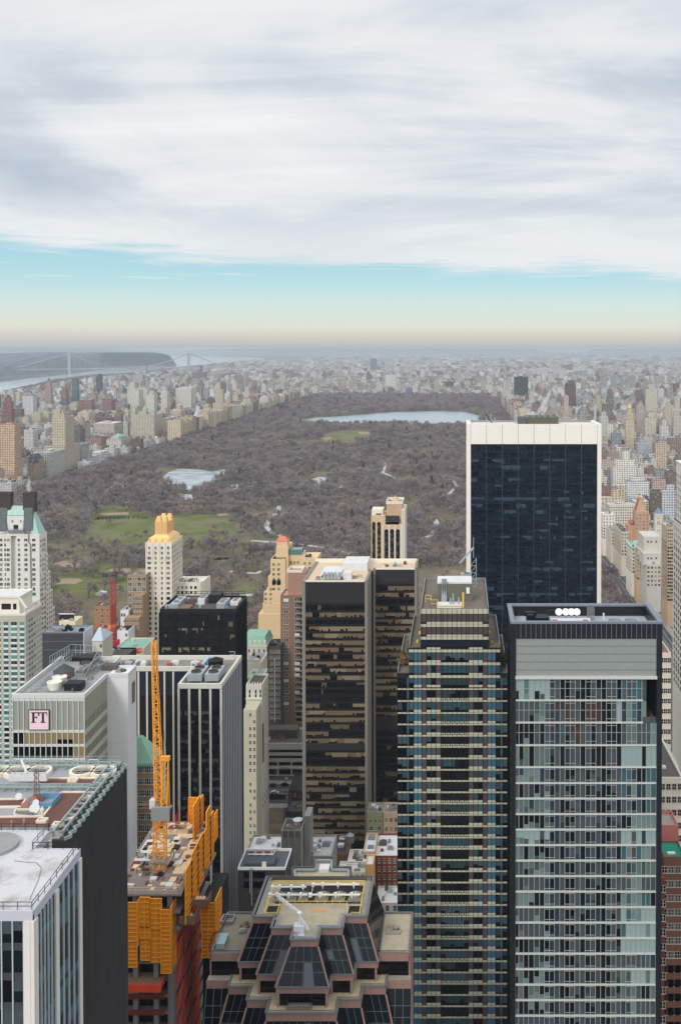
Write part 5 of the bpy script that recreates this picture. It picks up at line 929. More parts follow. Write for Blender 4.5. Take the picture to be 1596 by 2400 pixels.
def gold_tower():
    Y = 655; r = thing('apartment_tower', 'cream stone tower topped by a bright golden stepped crown', 'building', (SX(375, Y), Y, 0)); wl = mat('ivory_stone', (226, 218, 202), .85, .06, .12, streak=.06); x0, x1 = SX(343, Y), SX(402, Y); Yb = Y * (PX - 402) / (PX - 426); zt = SZ(1272, Y); zs = SZ(1320, Y)
    mb = MB(); mb.box(x0, x1, Y, Yb, zs, zt, bottom=False); mb.box(x0 - .25, x1 + .25, Y - .25, Yb + .2, -1, zs); mb.build('wall', wl, r)
    for q in [x0 + (x1 - x0) * i / 4 for i in range(5)]: mb = MB(); mb.box(q - .35, q + .35, Y - .5, Y - .002, SZ(1500, Y), zt + .6); mb.build('pilaster', wl, r)
    for q in [Y + (Yb - Y) * i / 6 for i in range(1, 7)]: mb = MB(); mb.box(x1 + .002, x1 + .5, q - .35, q + .35, SZ(1450, Y), zt + .6); mb.build('pilaster', wl, r)
    # crown: concave sloped skirt, fluted upper block, corner turrets
    g = mGold; z1 = SZ(1252, Y + 3); z2 = SZ(1211, Y + 4); xa, xb, ya, yb = x0 + 5.2, x1 - 4.4, Y + 4, Yb - 5; mb = MB(); lv = [(x0 + .3, x1 - .3, Y + .3, Yb - .3, zt), (x0 + 1.6, x1 - 1.6, Y + 1.4, Yb - 1.8, zt + (z1 - zt) * .55), (xa, xb, ya, yb, z1), ]
    for (a, b, c, d, z), (a2, b2, c2, d2, zz) in zip(lv, lv[1:]): mb.add([(a, c, z), (b, c, z), (b, d, z), (a, d, z), (a2, c2, zz), (b2, c2, zz), (b2, d2, zz), (a2, d2, zz)], [(0, 1, 5, 4), (1, 2, 6, 5), (2, 3, 7, 6), (3, 0, 4, 7)])
    mb.build('crown_skirt', g, r); zc = z2 - 4.2; mb = MB(); mb.box(xa, xb, ya, yb, z1, zc); mb.build('crown_block', g, r); mb = MB()
    for i in range(9): q = xa + (xb - xa) * i / 8; mb.box(q - .3, q + .3, ya - .45, ya - .002, z1, zc + (.8 if i % 4 else 1.6)); mb.box(q - .3, q + .3, yb + .002, yb + .45, z1, zc + .8)
    for i in range(1, 8): q = ya + (yb - ya) * i / 8; mb.box(xb + .002, xb + .45, q - .3, q + .3, z1, zc + .8); mb.box(xa - .45, xa - .002, q - .3, q + .3, z1, zc + .8)
    mb.build('crown_flute', g, r)
    for a, b in ((xa, xa + 3.2), (xb - 3.2, xb)):
        for c, d in ((ya + .5, ya + 4), (yb - 4, yb - .5)): mb = MB(); mb.box(a, b, c, d, zc, z2 - 1.2); mb.box(a + .5, b - .5, c + .5, d - .5, z2 - 1.2, z2); mb.build('turret', g, r)
    mb = MB(); mb.box(xa + 3.3, xb - 3.3, ya + 1.2, yb - 1.2, zc, zc + 1.4); mb.build('crown_vent', mGrey, r)
    for i in range(4): q = x0 + (x1 - x0) * (i + .5) / 4; mb = MB(); mb.add([(q - 1, Y + .1, zt), (q + 1, Y + .1, zt), (q + 1, Y + 1.2, zt + 2), (q - 1, Y + 1.2, zt + 2), (q, Y - .1, zt + 2.8)], [(0, 1, 4), (1, 2, 4), (3, 0, 4)]); mb.build('dormer', g, r)
    ws = []; fh = 11.9 * Y / F; z = zt - 4.4
    while z > 30:
        for i in range(4):
            q = x0 + (x1 - x0) * (i + .5) / 4
            ws.append(('F', Y - .26, q, z, 2.4 if i in (0, 3) and z < zs + 3 else 1.3, 2.0))
        for i in range(6): ws.append(('R', x1 + .26, Y + (Yb - Y) * (i + .5) / 6, z, 1.5, 2.0))
        z -= fh
    # right wing with rounded terrace
    Yw = 668; zw = SZ(1368, Yw); xw = SX(474, Yw); mb = MB(); mb.prism([(x1 - 3, Yw), (xw - 4, Yw), (xw - 1.5, Yw + 1.2), (xw, Yw + 4), (xw, Yw + 22), (x1 - 3, Yw + 22)], -1, zw); mb.build('wing', wl, r); mb = MB()
    pts = [(x1 - 2, Yw + .2, zw), (xw - 4, Yw + .2, zw), (xw - 1.6, Yw + 1.4, zw), (xw - .2, Yw + 4, zw), (xw - .2, Yw + 21, zw)]
    for p, q in zip(pts, pts[1:]): mb.bar((p[0], p[1], zw + .5), (q[0], q[1], zw + .5), .35, 1)
    mb.build('terrace_wall', wl, r); mb = MB(); vs = []; fs = []
    for _ in range(160): c = Vector((random.uniform(x1, xw - 4), Yw + random.uniform(3, 8), zw + random.uniform(.2, 2.4))); d = Vector((random.gauss(0, 1), random.gauss(0, 1), random.gauss(0, 1))).normalized() * .5; e = d.orthogonal().normalized() * .3; o = len(vs); vs += [c - d, c + e, c + d, c - e]; fs.append((o, o + 1, o + 2, o + 3))
    mb.add(vs, fs); mb.build('roof_garden', mat('roof_hedge', (72, 72, 52), .9, .3, 1), r)
    z = zw - 3.6
    while z > 60:
        for px in (408, 417, 427, 437, 448, 458): ws.append(('F', Yw - .003, SX(px, Yw), z, 1.5, 2)) 
        z -= fh
    windows(r, ws, mCream, [gD, gK, gM, gD, bT], 100)
gold_tower()
def plain_block(name, label, p0, p1, pt, Y, ps, wm, rm, cols, fh_px, cat='building', w=1.4, h=1.9, frame=None, gl=None, side_n=0, D=None, par=1.0, zlow=20, cap=60, cl=4, sw=1.2, skip=0, cop=None, group=None, pair=False, seed=1):
    r = thing(name, label, cat, (SX((p0 + p1) / 2, Y), Y, 0), group); x0, x1, zt = SX(p0, Y), SX(p1, Y), SZ(pt, Y)
    D = D or (Y * (PX - p1) / (PX - ps) - Y if ps > p1 else Y * (p0 - PX) / (ps - PX) - Y if ps < p0 else 14)
    shell(r, x0, x1, Y, Y + D, zt, wm, rm, par, cop); fh = fh_px * Y / F; ws = grid('F', Y - .003, x0, x1, zlow, zt - par - .5, cols, fh, w, h, skip, pair) if cols else []
    if side_n and ps > p1: ws += grid('R', x1 + .003, Y, Y + D, zlow, zt - par - .5, side_n, fh, sw, h, skip)
    if side_n and ps < p0: ws += grid('L', x0 - .003, Y, Y + D, zlow, zt - par - .5, side_n, fh, sw, h, skip)
    windows(r, ws, frame, gl, cap)
    if cl: clutter(r, x0, x1, Y + 1, Y + D - 1, zt - par, cl, seed)
    return r, x0, x1, D, zt
r, x0, x1, D, zt = plain_block('apartment_block', 'brown stepped apartment block left of the gold crowned tower', 299, 343, 1347, 648, 343, mat('umber_brick', (158, 132, 106), .9, .12, .25, streak=.08), mGravel, 4, 12.6, D=18, w=2.4, h=2.2, gl=[gD, gK, gG, gB], skip=.05); mb = MB(); mb.box(x0 + 6, x1, 640, 647.99, -1, SZ(1396, 640)); mb.build('wing', MATS['umber_brick'], r); mb = MB(); mb.box(x0 + 3, x1, 633, 639.99, -1, SZ(1448, 633)); mb.build('wing', MATS['umber_brick'], r); mb = MB(); mb.box(x0 + 2, x1 + 1, 626, 632.99, -1, SZ(1502, 626)); mb.build('wing', mTan, r); windows(r, grid('F', 639.99, x0 + 6, x1, 45, SZ(1398, 640), 4, 3.4, 1.2, 1.9) + grid('F', 632.99, x0 + 3, x1, 35, SZ(1450, 633), 7, 3.4, 1, 1.8) + grid('F', 625.99, x0 + 3, x1, 20, SZ(1505, 626), 6, 3.6, 1.2, 1.8), None, [gD, gK, gM], 60)
def blind_tower():
    Y = 480; r = thing('office_tower', 'broad black office tower with cream blinds and roof chillers', 'building', (SX(460, Y), Y, 0)); x0, x1 = SX(375, Y), SX(552, Y); zt = SZ(1427, Y); Yb = Y * (PX - 552) / (PX - 579); shell(r, x0, x1, Y, Yb, zt, mBlack, mTar, 1.6, mDark); fh = 15.2 * Y / F; z = zt - 3.2; n = 5; bw = (x1 - x0) / n; k = 0
    while z > 30:
        for i in range(n): ribbon(r, 'F', Y - .05, x0 + i * bw + .9, x0 + (i + 1) * bw - .5, z - fh * .72, z, 8, ([gK, gD], [bC, bT]), (.6 if k in (2, 5) and i < 3 else .05 if k < 8 else .3), frame=mDark, run=4, fw=.14)
        mb = MB(); fq(mb, 'R', x1 + .05, Y + .5, Yb - .3, z - fh * .7, z); mb.build('window_band', gD, r); z -= fh; k += 1
        if k > 13: break
    for i in range(n + 1): q = x0 + i * bw; mb = MB(); mb.box(q - .4, q + .4, Y - .5, Y - .02, 5, zt - 1.7); mb.build('pier', mBlack, r)
    mb = MB()
    for i in range(1, 18): q = Y + (Yb - Y) * i / 18; mb.box(x1 + .02, x1 + .35, q - .12, q + .12, 5, zt - 1.7)
    mb.build('mullion', mBlack, r)
    for a, b, c, d, h, m in ((392, 412, 4, 20, 2.8, mSteel), (446, 462, 14, 22, 3, mRoofW), (500, 520, 6, 18, 2.6, mSteel), (420, 445, 16, 22, 2.2, mTar), (470, 498, 16, 23, 4.4, mDark), (526, 545, 12, 20, 2, mRoofW), (412, 440, 3, 10, 1.2, mBrn)):
        mb = MB(); mb.box(SX(a, Y), SX(b, Y), Y + c, Y + d, zt - 1.6, zt - 1.6 + h); o = mb.build('plant_unit', m, r)
        if m in (mSteel, mRoofW): 
            for f in (.3, .7): mb = MB(); mb.ring((SX(a, Y) + SX(b, Y)) / 2, Y + c + (d - c) * f, zt - 1.6 + h, zt - 1.1 + h, 1.3, 1, 12); mb.build('fan_ring', mGrey, o)
    mb = MB(); railing(mb, [(x0 + 1, Yb - 1, zt), (x1 - 1, Yb - 1, zt)], 2.4, 3, .2); mb.build('screen_frame', mDark, r); clutter(r, x0, x1, Y + 2, Yb - 2, zt - 1.6, 10, 21, [mRed, mSteel, mDark, mRoofW], 2)
blind_tower()
def mullion_tower():
    Y = 330; r = thing('office_tower', 'slim black office tower with white vertical mullions and an L shaped roof', 'building', (SX(470, Y), Y, 0)); zt = SZ(1602, Y); x0, x1 = SX(420, Y), SX(519, Y); Yb = Y * (PX - 519) / (PX - 566); wh = mat('off_white_fin', (206, 202, 190), .7, .06, .3); Yw = A(420, 1562, zt)[1]; xl = SX(316, Yw) - 12
    mb = MB(); mb.box(x0, x1 - .2, Y, Yb, -1, zt - 1.6); mb.box(xl, x0, Yw, Yb, -1, zt - 1.6); mb.build('core', mBlack, r)
    xw = SX(412, Yw); h = 1.6
    for k, (a, b, c, d) in enumerate(((x0 - .3, x1 + .2, Y - .4, Y + .5), (x1 - .6, x1 + .2, Y + .5, Yb - .6), (xl, x1 + .2, Yb - .6, Yb + .2), (x0 - .3, x0 + .5, Y + .5, Yw - .3), (xl, x0 + .5, Yw - .3, Yw + .4))): mb = MB(); mb.box(a, b, c, d, zt - h, zt); mb.build('parapet', wh, r)
    mb = MB(); mb.box(x0 + .5, x1 - .6, Y + .5, Yb - .6, zt - h - .1, zt - h + .1); mb.box(xl, x0 + .5, Yw + .4, Yb - .6, zt - h - .1, zt - h + .1); mb.build('roof', mat('grey_gravel', (132, 128, 120), .95, .3, .6), r)
    fh = 14.6 * Y / F; nb = 4; bw = (x1 - x0) / nb; zf = zt - h - .2; pan = mat('blue_black_panel', (22, 26, 34), .3, .2, .3, spec=.4)
    for i in range(nb + 1): q = x0 + i * bw; mb = MB(); mb.box(q - .35, q + .35, Y - .5, Y - .02, 0, zf); mb.build('fin', wh, r)
    mb = MB(); fq(mb, 'F', Y - .05, x0, x1, zf - fh * 3.3, zf); mb.build('louvre_screen', pan, r); z = zf - fh * 3.3; k = 0; brw = mat('smoky_blind', (84, 80, 80), .6, .15, .5)
    while z > 30:
        mb = MB(); fq(mb, 'F', Y - .05, x0, x1, z - fh * .32, z); mb.build('spandrel', pan, r)
        for i in range(nb): ribbon(r, 'F', Y - .06, x0 + i * bw + .36, x0 + (i + 1) * bw - .36, z - fh, z - fh * .32, 4, ([gK, gK, gD], [brw, brw, gM] if k > 1 else [brw]), .5, run=3)
        z -= fh * 1.55; k += 1
        if k > 30: break
        mb = MB(); fq(mb, 'F', Y - .05, x0, x1, z, z + fh * .55); mb.build('spandrel', pan, r)
    mb = MB(); fq(mb, 'R', x1 - .14, Y, Yb, 0, zf); mb.build('glazing', gK, r)
    for i in range(13): q = Y + .3 + (Yb - Y - .5) * i / 12; mb = MB(); mb.box(x1 - .1, x1 + .16, q - .13, q + .13, 0, zf); mb.build('fin', mat('silver_fin', (196, 200, 206), .5, .06), r)
    for px in (326, 346, 387, 407.5): q = SX(px, Yw); mb = MB(); mb.box(q - .3, q + .3, Yw - .5, Yw - .02, 30, zf); mb.build('fin', wh, r)
    mb = MB(); fq(mb, 'F', Yw - .06, xl, x0, zf - 8.5, zf); mb.build('louvre_screen', mat('ink_panel', (30, 38, 52), .35, .2, .3, spec=.4), r); mb = MB(); fq(mb, 'F', Yw - .05, xl, x0, 10, zf - 8.5); mb.build('glazing', mat('umber_glass', (34, 28, 28), .25, .3, .2, spec=.4), r)
    zr = zt - h
    for a, b in ((441, 478), (482, 517)):
        q0, q1 = SX(a, Y + 5), SX(b, Y + 5) - .4; mb = MB(); mb.box(q0, q1, Y + 4, Y + 13.5, zr + 1, zr + 3.4); o = mb.build('cooling_unit', mSteel, r)
        mb = MB()
        for u in (q0 + .2, q1 - .2):
            for v in (Y + 4.2, Y + 13.3): mb.bar((u, v, zr), (u, v, zr + 1), .25)
        mb.build('support_frame', mGrey, o)
        for v in (6.5, 11): mb = MB(); mb.ring((q0 + q1) / 2, Y + v, zr + 3.4, zr + 3.9, 1.7, 1.45, 18); mb.build('fan_ring', mTar, o); mb = MB(); mb.cyl((q0 + q1) / 2, Y + v, zr + 3.42, zr + 3.5, 1.4, 16); mb.build('fan', mDark, o)
    mb = MB(); q = SX(503, Yw); mb.cyl(q, Yw + 2, zr, zr + 3.4, 2.6, 20); mb.cyl(q, Yw + 2, zr + 3.4, zr + 4.4, 2.8, 20, .3); mb.build('water_tank', mBlack, r); mb = MB(); mb.box(SX(470, Yw), SX(478, Yw), Yw + 1, Yw + 9, zr, zr + 2.4); mb.build('duct', mat('sky_duct', (150, 180, 200), .5, .1), r)
    for px in (390, 462): mb = MB(); q = SX(px, Yw); mb.cyl(q, Yw + 4, zr, zr + 1.6, 1, 12); mb.build('vent_drum', MATS['rust_red'], r)
    clutter(r, xl + 2, SX(500, Yw), Yw + 2, Yb - 1, zr, 16, 31, [mRoofW, mSteel, mGrey, mConc], 1.6); mb = MB(); q = SX(548, Yw + 6); mb.bar((q, Yw + 8, zr), (q, Yw + 8, zr + 4.4), .22); mb.bar((q, Yw + 8, zr + 4.4), (q - 2, Yw + 8, zr + 4.4), .22); mb.build('davit', mSteel, r)
mullion_tower()
def sign_building():
    Y = 270; r = thing('office_building', 'grey panelled office block with a square pink lettered sign and blank white side slab', 'building', (SX(150, Y), Y, 0)); x0, x1 = SX(33, Y), SX(200, Y); zt = SZ(1626, Y); Ys = A(255, 1578, zt)[1]; Yb = 303; pan = mat('grey_green_panel', (150, 150, 142), .7, .1, .4, streak=.05); tr = mat('pale_trim', (206, 208, 202), .7, .05, .3); wh = mWhite; x2, Ye = SX(302, Ys), 294.5; x3 = SX(323, Ye)
    mb = MB(); mb.box(x0, x1 - .1, Y, Yb, -1, zt - 1.2); mb.build('core', pan, r)
    mb = MB(); mb.box(x1 - .1, x2, Ys, Ye, -1, zt - .9); mb.build('slab_wall', wh, r); mb = MB(); [mb.box(x1, x2 + .012, Ys - .012, Ye, q - .03, q + .03) for q in np.arange(20, zt - 3, 7.6)]; mb.build('joint', mat('seam_grey', (176, 176, 178), .8, .1), r); mb = MB(); mb.box(x2 - .2, x2 + .04, Ys + 3.2, Ys + 6, SZ(1660, Ys), SZ(1610, Ys)); mb.build('louvre', mBrn, r)
    for a, b, c, d in ((x0 - .2, x1 + .15, Y - .25, Y + .3), (x0 - .2, x0 + .35, Y + .3, Yb), (x1 - .35, x1 + .15, Y + .3, Ys), (x1 + .15, x2 + .05, Ys - .1, Ys + .4), (x2 - .4, x2 + .05, Ys + .4, Ye), (SX(284, Yb) - .3, x2 - .4, Ye - .4, Ye + .05), (x0, SX(284, Yb), Yb - .4, Yb + .05), (SX(284, Yb) - .3, SX(284, Yb) + .1, Ye + .05, Yb - .4)): mb = MB(); mb.box(a, b, c, d, zt - 1.2, zt); mb.build('parapet', tr, r)
    mb = MB(); mb.box(x0 + .35, x1 - .35, Y + .3, Yb - .4, zt - 1.2, zt - 1.1); mb.box(x1 - .35, x2 - .4, Ys + .4, Ye - .4, zt - 1.19, zt - 1.08); mb.build('roof', mat('silver_roof', (150, 148, 146), .9, .25, .25), r)
    mb = MB(); mb.box(x0 - .12, x1 + .1, Y - .12, Y - .003, SZ(1643, Y), zt - 1.2); mb.build('cornice', tr, r); n = 13; bw = (x1 - x0) / n; z0 = SZ(1712, Y); z1 = SZ(1717, Y); fh = 33 * Y / F
    for i in range(n + 1): q = x0 + i * bw; mb = MB(); mb.box(q - .1, q + .1, Y - .28, Y - .13, 20, zt - .1); mb.build('fin', tr, r)
    z = z1; k = 0; dk = [gK]; bl = [mat('khaki_blind', (140, 122, 84), .7, .15, .5)]
    while z > 40:
        mb = MB(); fb(mb, 'F', Y, x0, x1, z, z + fh * .19, .1); mb.build('spandrel', tr, r); ribbon(r, 'F', Y - .04, x0, x1, z - fh * .81, z - .02, n, (dk, bl), (.75, .45, .5)[k % 3], run=6, dropvar=.2); z -= fh; k += 1
    mb = MB()
    for i in range(18): q = Y + (Ys - Y) * i / 17; mb.box(x1 - .08, x1 + .14, q - .09, q + .09, 20, zt - 1.2)
    mb.build('fin', mat('beige_fin', (186, 184, 168), .7, .06), r)
    mb = MB(); fq(mb, 'R', x1 - .06, Y + .3, Ys, z1 + 3, zt - 1.3); mb.build('side_panel', mat('khaki_panel', (146, 144, 126), .8, .1, .4), r); z = z1 + 3
    while z > 40: mb = MB(); fq(mb, 'R', x1 - .05, Y + .3, Ys, z - 2.4, z - .01); mb.build('window_band', gD, r); mb = MB(); mb.box(x1 - .08, x1 + .1, Y + .3, Ys, z - 3.86, z - 2.4); mb.build('spandrel', MATS['beige_fin'], r); z -= 3.86
    # the pink sign
    s0, s1, t0, t1 = SX(72.5, Y), SX(118, Y), SZ(1708, Y), SZ(1663, Y); mb = MB(); mb.box(s0, s1, Y - .55, Y - .3, t0, t1); sg = mb.build('sign_board', mat('sign_pink', (238, 208, 212), .6, .02, .3), r); mb = MB()
    for a, b, c, d in ((s0 - .15, s1 + .15, t1, t1 + .15), (s0 - .15, s1 + .15, t0 - .15, t0), (s0 - .15, s0, t0, t1), (s1, s1 + .15, t0, t1)): mb.box(a, b, Y - .6, Y - .28, c, d)
    mb.build('sign_frame', mat('sign_ink', (44, 34, 40), .6, 0), sg); ww, hh = s1 - s0, t1 - t0; Z = lambda v: t1 - hh * v; Xs = lambda u: s0 + ww * u; ink = MATS['sign_ink']
    def slabs(rs, name):
        mb = MB()
        for i, (a, b, c, d) in enumerate(rs): mb.box(Xs(a), Xs(b), Y - .66, Y - .56 - .004 * i, Z(d), Z(c))
        return mb
    mb = slabs([(.17, .27, .13, .62), (.10, .34, .60, .64), (.10, .17, .11, .145), (.17, .50, .10, .145), (.465, .50, .145, .26), (.27, .39, .345, .385), (.385, .41, .29, .44)], 'F'); mb.build('letter', ink, sg); mb = slabs([(.66, .76, .145, .62), (.59, .83, .60, .64), (.50, .93, .10, .145), (.50, .525, .145, .28), (.905, .93, .145, .28)], 'T'); mb.build('letter', ink, sg)
    # rooftop
    zr = zt - 1.1; RP = lambda px, py, z=zr: A(px, py, z)
    cx, cy = RP(151, 1592); mb = MB(); mb.cyl(cx, cy, zr, zr + 2.6, 2.9, 24); mb.build('water_tank', mat('weathered_wood', (112, 104, 98), .9, .2, 1, streak=.2), r); mb = MB(); mb.cyl(cx, cy, zr + 2.6, zr + 4.6, 3.05, 24, .15); mb.build('tank_lid', mat('felt_black', (74, 76, 78), .9, .1), r)
    for px, py in ((141, 1604), (129, 1616)): cx, cy = RP(px, py); mb = MB(); mb.cyl(cx, cy, zr + .2, zr + 2.1, 1.7, 20, 2.0); o = mb.build('cooling_tower', mat('fibreglass_cream', (222, 220, 202), .6, .05), r); mb = MB(); mb.ring(cx, cy, zr + 2.1, zr + 2.3, 2.05, 1.6, 20); mb.build('rim', MATS['fibreglass_cream'], o)
    mb = MB(); a, b = RP(112, 1622), RP(170, 1622); mb.box(a[0], b[0], a[1], a[1] + 9, zr, zr + .2); c0, c1 = RP(172, 1600), RP(205, 1600); mb.build('equipment_deck', mGrey, r); mb = MB(); mb.box(a[0] + 4.5, a[0] + 9.2, a[1] + .4, a[1] + 3.8, zr + .2, zr + 2.2); mb.build('plant_unit', mDark, r)
    def rail(px, hh=2.2, st=1.2, th=.1, nm='railing'): mb = MB(); railing(mb, [(*RP(*p), zr) for p in px], hh, st, th); mb.build(nm, mSteel, r)
    rail([(112, 1622), (72, 1624)], 1.4); rail([(76, 1622), (172, 1548)], 2.0); rail([(84, 1622), (118, 1592)], 1.2); rail([(118, 1566), (168, 1537), (222, 1540), (238, 1556)], 3.6, 1.3, .12, 'screen_frame'); rail([(122, 1572), (168, 1545), (220, 1547)], 2.2, 1.3); rail([(170, 1624), (250, 1557)], 1.1, 2); rail([(160, 1612), (182, 1594)], 1.4)
    mb = MB(); a, b = RP(196, 1590), RP(232, 1556); mb.bar((*a, zr + 2), (*b, zr + 2), .5, .9); mb.bar((*RP(192, 1600), zr), (*RP(230, 1562), zr + 4.5), .3); mb.build('pipe_run', mGrey, r); a = RP(215, 1592); mb = MB(); mb.bar((*RP(198, 1588), zr + .8), (*RP(222, 1570), zr + .8), 1.4, 1.1); mb.build('maintenance_cradle', mConc, r)
    a = RP(262, 1572); mb = MB(); mb.box(a[0] - 3, a[0] + 1.6, a[1], a[1] + 3, zr, zr + 1.5); mb.build('roof_hatch', mTar, r); mb = MB(); a = RP(200, 1560); mb.box(a[0] - 2, a[0] + 2.4, a[1] + 1, a[1] + 7, zr, zr + 2); mb.box(a[0] - 8, a[0] - 3, a[1] + 4, a[1] + 8, zr, zr + 1.2); mb.build('plant_unit', mDark, r); clutter(r, x0 + 6, x1 - 2, Y + 6, Yb - 3, zr, 12, 15, [mGrey, mTar, mConc, mSteel], 1.4); clutter(r, x1, x2 - 1, Ys + 2, Ye - 1, zr, 4, 16, [mGravel, mTar, mConc], .8)
sign_building()
# ------------------------------------------------------------------ lower left: the roofs nearest the camera
def brown_roof_tower():
    zt = 174; Yf, Yb = A(153, 1970, zt)[1], A(312, 1795, zt)[1]; xr = (A(153, 1970, zt)[0] + A(312, 1795, zt)[0]) / 2 - .6; xl = -118; Q = lambda px, py, z=zt: A(px, py, z)
    r = thing('office_tower', 'dark stone tower with brown gravel roof beds, round fan wells and pleated edge', 'building', (xr - 20, Yf, 0)); st = mat('dark_stone', (60, 58, 58), .8, .18, .3, streak=.34); tl = mat('track_steel', (152, 166, 164), .5, .12, .4, .3)
    n = 15; pit = (Yb - Yf) / n; pl = [(xl, Yf)]; pl += [(xr - 5.2, Yf), (xr - 5, Yf + .01)]
    for i in range(n): pl += [(xr - .25, Yf + i * pit), (xr + .55, Yf + (i + .55) * pit)]
    pl += [(xr, Yb), (xl, Yb)]; mb = MB(); mb.prism(pl, -1, zt); mb.build('wall', st, r)
    mb = MB(); fq(mb, 'F', Yf - .05, xr - 18, xr - 4, zt - 12, zt - 2.2); mb.build('louvre', mBlack, r)
    mb = MB(); mb.box(xl, xr - 1.2, Yf + .5, Yb - .5, zt + .01, zt + .12); mb.build('roof', mat('slate_grey_roof', (150, 152, 156), .9, .18, .25), r)
    # zig-zag coping and window cleaning track
    mb = MB(); e = [(xr - .25 + (.8 if k % 2 else 0), Yf + k * pit * .5) for k in range(2 * n + 1)]
    for p, q in zip(e, e[1:]): mb.bar((*p, zt + .25), (*q, zt + .25), .22, .5)
    mb.build('coping', tl, r)
    def track(p, q, off, nm='track'):
        mb = MB(); p, q = Vector((*p, zt + .9)), Vector((*q, zt + .9)); d = (q - p).normalized(); nn = Vector((-d.y, d.x, 0)) * off; mb.bar(p, q, .28, .3); mb.bar(p + nn, q + nn, .28, .3); L = (q - p).length; k = 0
        while k < L: a = p + d * k; mb.bar(a, a + nn, .2); mb.bar(a - Vector((0, 0, .8)), a, .2); mb.bar(a + nn - Vector((0, 0, .8)), a + nn, .2); k += 1.9
        mb.build(nm, tl, r)
    track((xr - .9, Yf + 1), (xr - .9, Yb - .6), 1.5); track((xr - .6, Yb - .5), (xl, Yb - .5), 1.3); y = Q(200, 1857)[1]; track((xr - 2, y), (xl, y), -1.0); track((xr - 2.4, Yf + .9), (xr - 12, Yf + .9), -1)
    mb = MB()
    for k in range(12): q = xr - 4 - k * 4.4; mb.tube([(q, Yb - .3, zt + .1), (q - 1, Yb - .2, zt + 1.2), (q - 2.4, Yb - .2, zt + 1.2), (q - 3.4, Yb - .3, zt + .1)], .16, 6)
    mb.build('track_bracket', tl, r)
    bed = mat('brown_gravel_bed', (108, 74, 66), .95, .28, .8, bump=.5); cb = mat('cream_kerb', (226, 214, 194), .8, .06)
    def bedq(px, nm='gravel_bed'):
        P = [Q(*p) for p in px]; mb = MB(); mb.prism(P if sum((P[i][0] * P[(i + 1) % len(P)][1] - P[(i + 1) % len(P)][0] * P[i][1]) for i in range(len(P))) > 0 else P[::-1], zt + .12, zt + .22); o = mb.build(nm, bed, r); mb = MB()
        for p, q in zip(P, P[1:] + P[:1]): mb.bar((*p, zt + .28), (*q, zt + .28), .26, .36)
        mb.build('kerb', cb, o)
    bedq([(104, 1846), (64, 1829), (238, 1828), (221, 1847)]); bedq([(145, 1861), (222, 1861), (148, 1955), (60, 1975), (40, 1972), (-40, 1972), (-40, 1920), (102, 1918)]); bedq([(-20, 1878), (62, 1877), (50, 1895), (-20, 1896)]); bedq([(38, 1902), (100, 1902), (92, 1912), (34, 1912)])
    for px, py in ((172, 1834), (205, 1875), (163, 1922), (137, 1938), (100, 1929)): x, y = Q(px, py); mb = MB(); parapet(mb, x - .8, x + .8, y - .6, y + .6, zt + .2, .45, .25); mb.build('roof_drain', cb, r)
    for px in (-8, 41, 92, 194, 243): x, y = Q(px, 1816); mb = MB(); mb.ring(x, y, zt + .1, zt + .9, 2.25, 1.75, 24); o = mb.build('fan_cowl', cb, r); mb = MB(); mb.cyl(x, y, zt + .13, zt + .2, 1.72, 20); mb.build('fan_well', mat('well_olive', (58, 58, 44), .9, .2), o); mb = MB(); [mb.bar((x - 1.7, y + d, zt + .75), (x + 1.7, y + d, zt + .75), .09) for d in (-.8, 0, .8)]; mb.bar((x, y - 1.7, zt + .75), (x, y + 1.7, zt + .75), .09); mb.build('guard', mSteel, o)
    x, y = Q(62, 1846); g = thing('maintenance_gondola', 'pale window cleaning gondola resting across the brown tower roof', 'gondola', (x, y, zt)); mb = MB(); x0, x1 = Q(18, 1850)[0], Q(106, 1850)[0]; mb.box(x0, x1, y, y + 1.2, zt + 1.1, zt + 2.2); mb.build('cradle', mRoofW, g); mb = MB(); railing(mb, [(x0, y, zt + 2.2), (x1, y, zt + 2.2)], .5, 1, .06); mb.build('railing', mSteel, g); mb = MB(); mb.bar((x0 + 3, y + .5, zt + 2), (x0 + .4, y + 4, zt + 3), .3); mb.build('arm', mRoofW, g)
    x, y = Q(87, 1886); mb = MB(); zc = zt + 6
    for a in range(3): dx_, dy_ = .55 * math.cos(a * 2.1), .55 * math.sin(a * 2.1); mb.bar((x + dx_, y + dy_, zt), (x + dx_ * .5, y + dy_ * .5, zc), .1)
    for k in range(6): mb.bar((x - .5, y, zt + k), (x + .5, y, zt + k + 1), .07); mb.bar((x + .5, y, zt + k), (x - .5, y, zt + k + 1), .07)
    mb.build('antenna_mast', mat('mast_rust', (122, 92, 86), .7, .2), r); mb = MB(); mb.add([(x - 2.6, y - 1.6, zt + .2), (x + .9, y - 1.6, zt + .2), (x + .6, y + 2, zt + .2), (x - .2, y, zt + 2)], [(0, 1, 3), (1, 2, 3), (2, 0, 3)]); mb.build('skylight', mat('rose_roof', (150, 100, 92), .8, .15), r)
    for px, py, s in ((82, 1912, .8), (85, 1898, .5), (45, 1883, .55)): x, y = Q(px, py); mb = MB(); mb.cyl(0, 0, 0, .12, s, 18); o = mb.build('satellite_dish', mWhite, r); o.data.transform(Matrix.Translation(r.location)); o.location = (x - r.location.x, y - r.location.y, zt + 1.2); o.rotation_euler = (math.radians(70), 0, .3); mb = MB(); mb.bar((x, y + .1, zt), (x, y + .1, zt + 1.2), .14); mb.build('dish_mount', mGrey, r)
